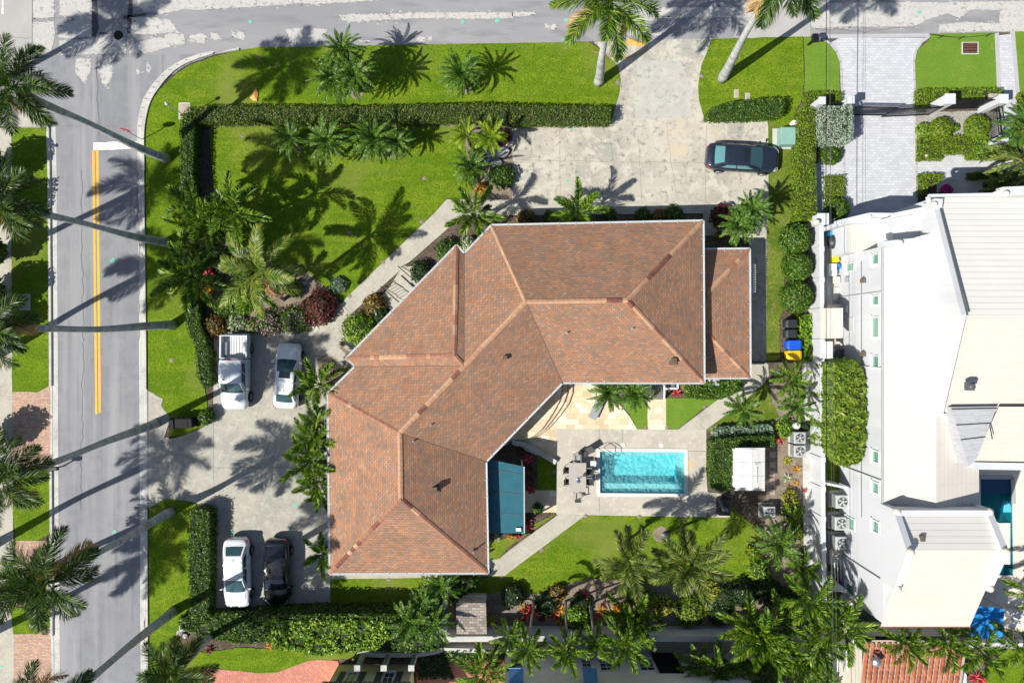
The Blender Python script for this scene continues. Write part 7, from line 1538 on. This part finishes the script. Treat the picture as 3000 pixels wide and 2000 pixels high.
mh = MB(); b = G(2716,455,.7); mh.lathe((b.x,b.y,.55), [(.1,0),(.12,.1),(.06,.2)], 10); tag(mh.build('garden_light', M_cover, origin=(b.x,b.y,0)), 'small round garden light in the low lime hedge', 'light')
def sprinkler(px, py, l, g=M_mulch):
    b = G(px, py); root = empty('sprinkler_head', (b.x,b.y,0), l, 'sprinkler', 'lawn sprinkler heads')
    mb = MB(); mb.lathe((b.x,b.y,.03), [(.17,0),(.14,.014)], 12); mb.build('surround', M_mulch, root)
    mb = MB(); mb.lathe((b.x,b.y,.045), [(.055,0),(.055,.015),(.03,.02)], 12); mb.build('collar', M_lgrey, root)
    mb = MB(); mb.lathe((b.x,b.y,.06), [(.035,0),(.035,.02)], 10); mb.build('nozzle', M_black, root)
for x, y, l in ((1243,523,'sprinkler head on the inner lawn nearest the entry bed'),(1023,682,'sprinkler head on the inner lawn in the palm shadows'),(712,399,'sprinkler head below the corner of the long hedge'),(503,1055,'sprinkler head on the verge west of the pickup'),(1236,650,'sprinkler head at the middle of the front path edge'),(1123,768,'sprinkler head halfway down the front path'),(1025,867,'sprinkler head near the lower end of the front path'),(1809,243,'sprinkler head at the west edge of the north driveway'),(2056,223,'sprinkler head at the east edge of the north driveway'),(2064,1191,'sprinkler head beside the angled garden path'),(1892,1252,'sprinkler head at the tip of the curved lawn'),(1955,1252,'sprinkler head right of the travertine strip'),(1623,1381,'sprinkler head on the narrow lawn by the dining table'),(1717,1511,'sprinkler head below the left pool corner'),(1873,1512,'sprinkler head below the pool'),(2074,1511,'sprinkler head below the right pool corner'),(1587,1610,'sprinkler head beside the diagonal path'),(1140,1697,'sprinkler head under the south eave'),(1470,1691,'sprinkler head at the bend of the south path'),(1466,1495,'sprinkler head near the teal cover') ,(2001,1520,'sprinkler head between the foxtail palms and the deck')):
    if (x, y) != (1466,1495): sprinkler(x, y, l)
# round beds at palm feet
for x, y, r, l in ((1366,263,.38,1),(1147,452,.35,1),(1045,274,.45,1),(1935,1565,.62,1),(873,437,.35,1)):
    sheet('flower_bed', [[(x+math.cos(k*.524)*r*40*random.uniform(.9,1.1), y+math.sin(k*.524)*r*40*random.uniform(.85,1.05)) for k in range(12)]], .046, M_mulch)
# mailbox, letter posts, signs, lamp
mbx = empty('mailbox', G(2388,115), 'black box mailbox on a post at the paver driveway mouth', 'mailbox'); b = G(2387,112,1.2)
mb = MB(); mb.bar((b.x,b.y,0),(b.x,b.y,1.05),.1); mb.build('post', M_black, mbx); mb = MB(); mb.box((b.x,b.y,1.2),(.38,.55,.34)); mb.build('box', M_black, mbx, bevel=.04)
mb = MB(); mb.box((b.x+.3,b.y-.02,1.05),(.3,.3,.4)); mb.build('newspaper_box', M_dkgrey, mbx, bevel=.03)
mbx = empty('mailbox', G(158,1372), 'black mailbox at the left kerb beside the brick apron', 'mailbox'); b = G(158,1372,1.1)
mb = MB(); mb.bar((b.x,b.y,0),(b.x,b.y,1.0),.08); mb.build('post', M_black, mbx); mb = MB(); mb.box((b.x,b.y,1.1),(.6,.28,.26)); mb.build('box', M_black, mbx, bevel=.04)
mbx = empty('mailbox', G(98,1832), 'white mailbox on the grass left of the lower road', 'mailbox'); b = G(99,1831,1.0)
mb = MB(); mb.bar((b.x,b.y,0),(b.x,b.y,.95),.08); mb.build('post', M_black, mbx); mb = MB(); mb.box((b.x,b.y,1.02),(.5,.24,.22)); mb.build('box', M_lgrey, mbx, bevel=.04)
ss = empty('stop_sign', G(418,410), 'red stop sign seen edge-on at the corner kerb', 'road sign'); b = G(418,410)
mb = MB(); mb.bar((b.x,b.y,0),(b.x,b.y,2.1),.05); mb.build('post', M_grey, ss)
M_red = plain('sign_red', (.45,.01,.02)); d = Vector((math.cos(R(-12)), math.sin(R(-12)), 0)); u = Vector((0,0,1)); c_ = Vector((b.x,b.y+.04,2.25)); nrm = Vector((-d.y,d.x,0)); oc = [c_+d*.38*math.cos(R(22.5+45*k))+u*.38*math.sin(R(22.5+45*k)) for k in range(8)]
mb = MB(); mb.add([p+nrm*.01 for p in oc]+[p-nrm*.01 for p in oc], [tuple(range(8)), tuple(range(15,7,-1))]+[(k,(k+1)%8,8+(k+1)%8,8+k) for k in range(8)]); face_ = mb.build('sign_plate', M_red, ss)
fc = bpy.data.curves.new('lettering', 'FONT'); fc.body = 'STOP'; fc.size = .26; fc.align_x = 'CENTER'; fc.align_y = 'CENTER'; fc.extrude = .003; fc.materials.append(M_white)
ft = bpy.data.objects.new('lettering_curve', fc); C.objects.link(ft); bpy.context.view_layer.update(); fme = bpy.data.meshes.new_from_object(ft.evaluated_get(bpy.context.evaluated_depsgraph_get())); bpy.data.objects.remove(ft)
fo = bpy.data.objects.new('lettering', fme); C.objects.link(fo); fo.parent = ss; fo.location = c_+nrm*.016-ss.location; fo.rotation_euler = (R(90),0,R(168))
lp_ = empty('lamp_post', G(545,342), 'thin grey lamp post leaning over the tan utility cover', 'lamp post'); b = G(545,342); mb = MB(); mb.tube([(b.x,b.y,0),(b.x,b.y,1.7),(b.x-.02,b.y,2.6)], [.04,.035,.03], 8); mb.lathe((b.x,b.y,0), [(.11,0),(.11,.05),(.06,.12)], 12); mb.build('pole', M_lgrey, lp_)
mb = MB(); mb.lathe((b.x-.02,b.y,2.6), [(.05,0),(.12,.05),(.12,.22),(.04,.3)], 12); mb.build('lantern', M_lgrey, lp_)
# statue / urn
st = empty('garden_statue', G(2330,1250), 'white rounded urn beside the upper air conditioner', 'urn'); b = G(2330,1245,.5)
mb = MB(); mb.lathe((b.x,b.y,0), [(.16,0),(.2,.06),(.1,.16),(.18,.4),(.26,.62),(.2,.78),(.24,.84),(.2,.86)], 20); mb.build('urn_body', M_lgrey, st, smooth=True)
# stones and pavers
def stone(label, px, py, w, d, h, mat=M_kerb, rz=0, name='garden_rock', group=None):
    rng = random.Random(px*3+py); b = G(px, py); mb = MB(); mb.lathe((0,0,-.03), [(.42,0),(.52,.3),(.45,.75),(.22,1.0)], 9); vs = []
    for x, y, z in mb.v: k = 1+.22*noise.noise(Vector((x*3+px, y*3, z*2))); vs.append((x*w*k, y*d*k, z*h*k))
    mb.v = vs; o = mb.build(name, mat, local=True); o.location = (b.x,b.y,.02); o.rotation_euler = (0,0,rz); return tag(o, label, 'rock', group)
M_rock = noisy('pale_rock', (.42,.41,.40), [(3,6,(.22,.21,.22),.45,.65),(9,5,(.60,.58,.55),.55,.7)], rough=.9, bump=(6,.8,.08), coord='obj')
rk = [(1440,455,1.3,.9,.3,'widest pale rock of the entry bed'),(1472,445,1.0,1.0,.35,'rock beside the dark shrub of the entry bed'),(1420,475,.8,.7,.3,'lower rock of the entry bed'),(1455,480,.9,.6,.3,'flat rock at the foot of the entry bed'),(1490,420,.9,.7,.3,'rock at the driveway edge of the entry bed'),(1410,430,.6,.5,.25,'small rock near the yellow palm'),(870,795,.95,.8,.35,'smooth grey boulder at the top of the gravel bed'),(895,830,.4,.3,.2,'small stone in the gravel bed'),(955,870,.5,.35,.2,'pale stone by the dark red shrub'),(1000,1066,.5,.4,.25,'stone under the notched eave corner'),(538,1835,.55,.7,.3,'white rock beside the southern hedge'),(530,1850,.5,.5,.3,'dark rock beside the southern hedge'),(545,1860,.35,.4,.2,'small white rock beside the southern hedge'),(2100,640,.3,.3,.2,'small stone under the glossy palms')]
for x, y, w, d, h, l in rk: stone(l, x, y, w, d, h, M_rock)
M_slab = plain('pinkish_slab', (.42,.31,.26))
for k, y in enumerate(list(range(1318,1440,20))):
    b = G(2146, y); tag(MB().box((b.x,b.y,.05),(.3,.44,.05)).build('stepping_slab', M_slab, origin=(b.x,b.y,0), bevel=.01), f'brown paving slab between hedge and white shed, '+['first','second','third','fourth','fifth','sixth','seventh'][k]+' from the house end', 'paving slab', 'brown slabs left of the shed')
for k, y in enumerate((1300,1330,1360,1385,1410,1440)):
    b = G(2262, y); tag(MB().box((b.x,b.y,.05),(.42,.44,.05)).build('stepping_slab', M_slab, origin=(b.x,b.y,0), bevel=.01), 'pinkish paving slab right of the white shed, '+['first','second','third','fourth','fifth','sixth'][k]+' from the house end', 'paving slab', 'pinkish slabs right of the shed')
for k, (x, y) in enumerate(((915,945),(925,960),(905,930))):
    b = G(x, y); tag(MB().box((b.x,b.y,.05),(.5,.3,.06), R(-45)).build('stepping_slab', M_kerb, origin=(b.x,b.y,0)), ['pale kerb slab of the flower bed, middle of three','pale kerb slab of the flower bed nearest the driveway','pale kerb slab of the flower bed furthest from the driveway'][k], 'paving slab', 'kerb slabs of the flower bed')
tag(MB().box(tuple(G(2443,548,.25)), (.6,.55,.06), R(20)).build('flat_stone', M_pad, origin=G(2443,548,0)), 'flat grey stone slab lying in the small lime hedge', 'stone')
tag(MB().box(tuple(G(2909,283,.75)), (.6,.4,.25), 0).build('utility_stone', M_cover, origin=G(2909,283,0), bevel=.05), 'brown box standing in the low hedge by the paver walk', 'box')
# iron fences, gate and white pillars of the neighbour
def pillar(label, px, py, w, h, d=None):
    b = G(px, py); root = empty('gate_pillar', (b.x,b.y,0), label, 'pillar', 'white rendered gate pillars')
    mb = MB(); mb.box((b.x,b.y,h/2),(w,d or w,h)); mb.build('shaft', M_stucco_w, root)
    mb = MB(); mb.box((b.x,b.y,h+.05),(w+.1,(d or w)+.1,.1)); mb.build('cap', M_stucco_w, root); return root
pillar('white pillar at the left end of the short black fence by the lime hedge', 2372, 324, .42, 2.0); pillar('white pillar left of the driveway gate', 2452, 322, .42, 2.0); pillar('large white pillar right of the driveway gate', 2726, 322, .62, 2.2); pillar('white pillar at the walk end of the black fence', 2875, 322, .55, 2.2); pillar('white pillar at the foot of the short fence by the date palms', 2893, 430, .55, 1.6); pillar('white pillar at the shaded corner of the driveway beside the house', 2682, 605, .35, 2.2); pillar('white finial-topped pillar at the top of the boundary wall', 2370, 658, .7, 2.2)
def ironfence(name, label, a, b, h, n, cat='fence', diag=False, group=None):
    A, B = G(*a), G(*b); root = empty(name, A, label, cat, group); mb = MB()
    for z in (.15, h): mb.bar(A+Vector((0,0,z)), B+Vector((0,0,z)), .06)
    mb.bar(A+Vector((0,0,h-.25)), B+Vector((0,0,h-.25)), .04); mb.build('rail', M_black, root)
    mb = MB()
    for k in range(n+1): p = A.lerp(B, k/n); mb.bar(p+Vector((0,0,.05)), p+Vector((0,0,h)), .03)
    mb.build('picket', M_black, root); return root
ironfence('iron_fence', 'short black iron fence between the two left white pillars', (2380,324), (2446,324), 1.5, 14); ironfence('driveway_gate', 'left leaf of the black driveway gate', (2470,338), (2590,340), 1.8, 26, 'gate'); ironfence('driveway_gate', 'right leaf of the black driveway gate', (2580,344), (2718,338), 1.8, 28, 'gate')
ironfence('iron_fence', 'black iron fence between the two large white pillars', (2738,322), (2865,318), 1.8, 26); ironfence('iron_fence', 'black iron railing running down beside the clipped ball', (2880,330), (2890,425), 1.6, 20); ironfence('iron_fence', 'black iron railing running to the right edge at the date palms', (2900,427), (3080,424), 1.5, 30); ironfence('iron_fence', 'small black grille beside the shaded porch', (2690,590), (2720,575), 2.0, 8)
ironfence('iron_fence', 'black iron fence between the annex corner and the bins', (2198,1060), (2300,1058), 1.3, 26)
tag(MB().box(tuple(G(2284,1058,.65)), (.08,.08,1.3)).build('fence_post', M_black, origin=G(2284,1058,0)), 'black post closing the iron fence by the yellow bin', 'post')
# wall trellis east of annex (white)
tl = empty('white_trellis', G(2203,815), 'white slatted rack beside the annex wall', 'rack'); mb = MB()
for k in range(12): mb.bar(G(2198,777+k*7,1.6), G(2214,777+k*7,1.6), .05)
mb.bar(G(2208,772,1.62), G(2208,858,1.62), .06); mb.build('slat', M_white, tl)
mb = MB()
for y in (775,855): mb.bar(G(2205,y,0), G(2205,y,1.6), .06)
mb.build('post', M_white, tl)
# blue sail canopy + terrace furniture lower right
sc = empty('sail_canopy', G(2880,1800), 'bright blue fabric canopy beside the southern wing of the white house', 'canopy')
q = [G(*p, z) for p, z in zip(P('2860,1773 2943,1782 2936,1880 2834,1860'), (2.6,2.4,2.5,2.3))]
mb = MB(); N = 8
def sail(u, v):
    a = q[0].lerp(q[1], u); b_ = q[3].lerp(q[2], u); p = a.lerp(b_, v); return (p.x, p.y, p.z-.35*math.sin(math.pi*u)*math.sin(math.pi*v))
mb.grid(sail, N, N); mb.build('fabric', M_blue_fab, sc, smooth=True)
for p in q: mb = MB(); mb.bar((p.x,p.y,0),(p.x,p.y,p.z),.07); mb.build('pole', M_lgrey, sc)
for k, (x, y) in enumerate(((2955,1795),(2978,1805),(2965,1830))):
    b = G(x, y, .4); r_ = empty('terrace_chair', (b.x,b.y,.03), ['white terrace chair nearest the blue canopy','white terrace chair at the right edge','white terrace chair below the other two'][k], 'chair', 'white terrace chairs', .6*k)
    mb = MB(); mb.box((0,0,.4),(.5,.5,.04)); mb.build('seat', M_white, r_, local=True); mb = MB(); mb.box((-.25,0,.65),(.04,.5,.5)); mb.build('backrest', M_white, r_, local=True)
    for sx in (-1,1):
        for sy in (-1,1): mb = MB(); mb.bar((sx*.22,sy*.22,0),(sx*.22,sy*.22,.4),.04); mb.build('leg', M_white, r_, local=True)
# side yard clutter of the white house
def pot(label, px, py, r, h, mat, name='bucket', cat='bucket'):
    b = G(px, py, h); mb = MB(); mb.lathe((b.x,b.y,.03), [(r*.75,0),(r,h),(r*.9,h),(r*.7,.06)], 16); return tag(mb.build(name, mat, origin=(b.x,b.y,0)), label, cat)
pot('blue plastic tub in the narrow yard', 2453, 782, .25, .5, M_blue_fab, 'tub', 'tub')
o = MB(); b = G(2440,755,.3); o.box((b.x+.1,b.y,.3),(.5,.7,.5), .1); tag(o.build('yellow_crate', M_yel_pl, origin=(b.x,b.y,0), bevel=.03), 'yellow crate in the narrow yard', 'crate')
o = MB(); b = G(2436,685,.6); o.box((b.x,b.y,.4),(.65,.35,.5), .15); tag(o.build('blue_box', plain('cyan_plastic', (.02,.35,.60)), origin=(b.x,b.y,0), bevel=.03), 'cyan box on top of the grill in the narrow yard', 'box')
gg = empty('yard_grill', G(2445,705), 'dark covered kettle grill in the narrow yard', 'barbecue'); b = G(2446,708,.9); mb = MB(); mb.lathe((b.x,b.y,.3), [(.3,0),(.5,.4),(.48,.6),(.2,.78),(.02,.8)], 18); mb.build('cover', M_dark, gg, smooth=True)
for x, y, w, d, h, l, m in ((2440,790,.6,.9,.5,'white low chest beside the blue tub',M_white),(2452,820,.5,.5,.4,'white box below the chest',M_stucco_c),(2452,860,.7,1.0,.08,'pale step in front of the side door',M_pad),(2445,925,1.2,1.6,.7,'cream box unit in the middle of the narrow yard',M_stucco_c),(2420,1040,.6,1.2,.6,'white chest above the bamboo hedge',M_white),(2452,1620,1.1,.6,.7,'beige pool pump housing below the air conditioners',M_table),(2450,1640,1.0,.6,.6,'rounded grey pool filter housing',M_grey)):
    b = G(x, y, h); o = MB(); o.box((b.x,b.y,h/2+.03),(w,d,h)); tag(o.build('storage_box', m, origin=(b.x,b.y,0), bevel=.03), l, 'box')
for k, (x, y, r) in enumerate(((2440,1685,.25),(2452,1700,.22),(2436,1705,.2),(2462,1690,.18),(2478,1705,.2))): pot(['pale valve pot in the pump corner','dark valve pot in the pump corner','small valve pot nearest the wall','small pot behind the valves','round pot at the right of the pump corner'][k], x, y, r, .5, [M_lgrey, M_dark, M_lgrey, M_grey, M_dark][k], 'filter_canister', 'canister')
o = MB()
for k in range(5): o.tube([G(2435+k*9,1610+k*3,.6), G(2437+k*9,1720-k*6,.6)], .04, 8)
tag(o.build('pump_pipes', M_white, origin=G(2450,1665)), 'bundle of white pool pipes in the narrow yard', 'pipes')
o = MB()
for k in range(6):
    a = G(2440+6*k,1048,1.4); o.tube([a, a+Vector((.5-.2*k,-.2-.1*k,-.9))], .03, 6)
o.box(tuple(G(2450,1035,.5)), (.9,.6,.6)); tag(o.build('folded_frames', M_dkgrey, origin=G(2450,1040)), 'dark heap of folded frames above the bamboo hedge', 'frames')
for k, (x, y) in enumerate(((2468,1745),(2480,1755),(2495,1768),(2475,1762),(2505,1778),(2490,1785))): stone(['largest white stone','second white stone','third white stone','small white stone on the left','white stone on the right','lowest white stone'][k]+' of the gravel patch at the house corner', x, y, .5-.05*k, .4, .2, M_stucco_w)
# overhead wires
def wire(label, x0, x1, z, r, mat, sag=.5):
    mb = MB(); a, b = G(x0,-700,z), G(x1,2700,z); pts = []
    for k in range(25): t = k/24; p = a.lerp(b, t); pts.append((p.x, p.y, z-4*sag*t*(1-t)))
    mb.tube(pts, r, 6); return tag(mb.build('overhead_wire', mat, origin=(a.x,a.y,0)), label, 'power line', 'overhead wires')
wire('thick black overhead wire passing over the silvery topiary', 2426, 2436, 6.0, .024, M_black); wire('grey overhead wire just right of the thick black one', 2436, 2452, 6.4, .011, M_dkgrey); wire('thin pale overhead wire at the right of the bundle', 2430, 2468, 6.8, .009, M_dkgrey)
# hoses / cables etc beside bins
o = MB(); a, b = G(2720,100,.5), G(2920,97,.5)
pts = [a.lerp(b, t/10)+Vector((0,-.25*math.sin(math.pi*t/10),-.1*math.sin(math.pi*t/10))) for t in range(11)]; o.tube(pts, .015, 5)
for p in (pts[2], pts[5], pts[9]): o.bar((p.x,p.y,0),(p.x,p.y,.55),.04)
tag(o.build('rope_barrier', M_dark, origin=a), 'thin dark rope strung on short stakes along the upper right lawn', 'rope barrier')
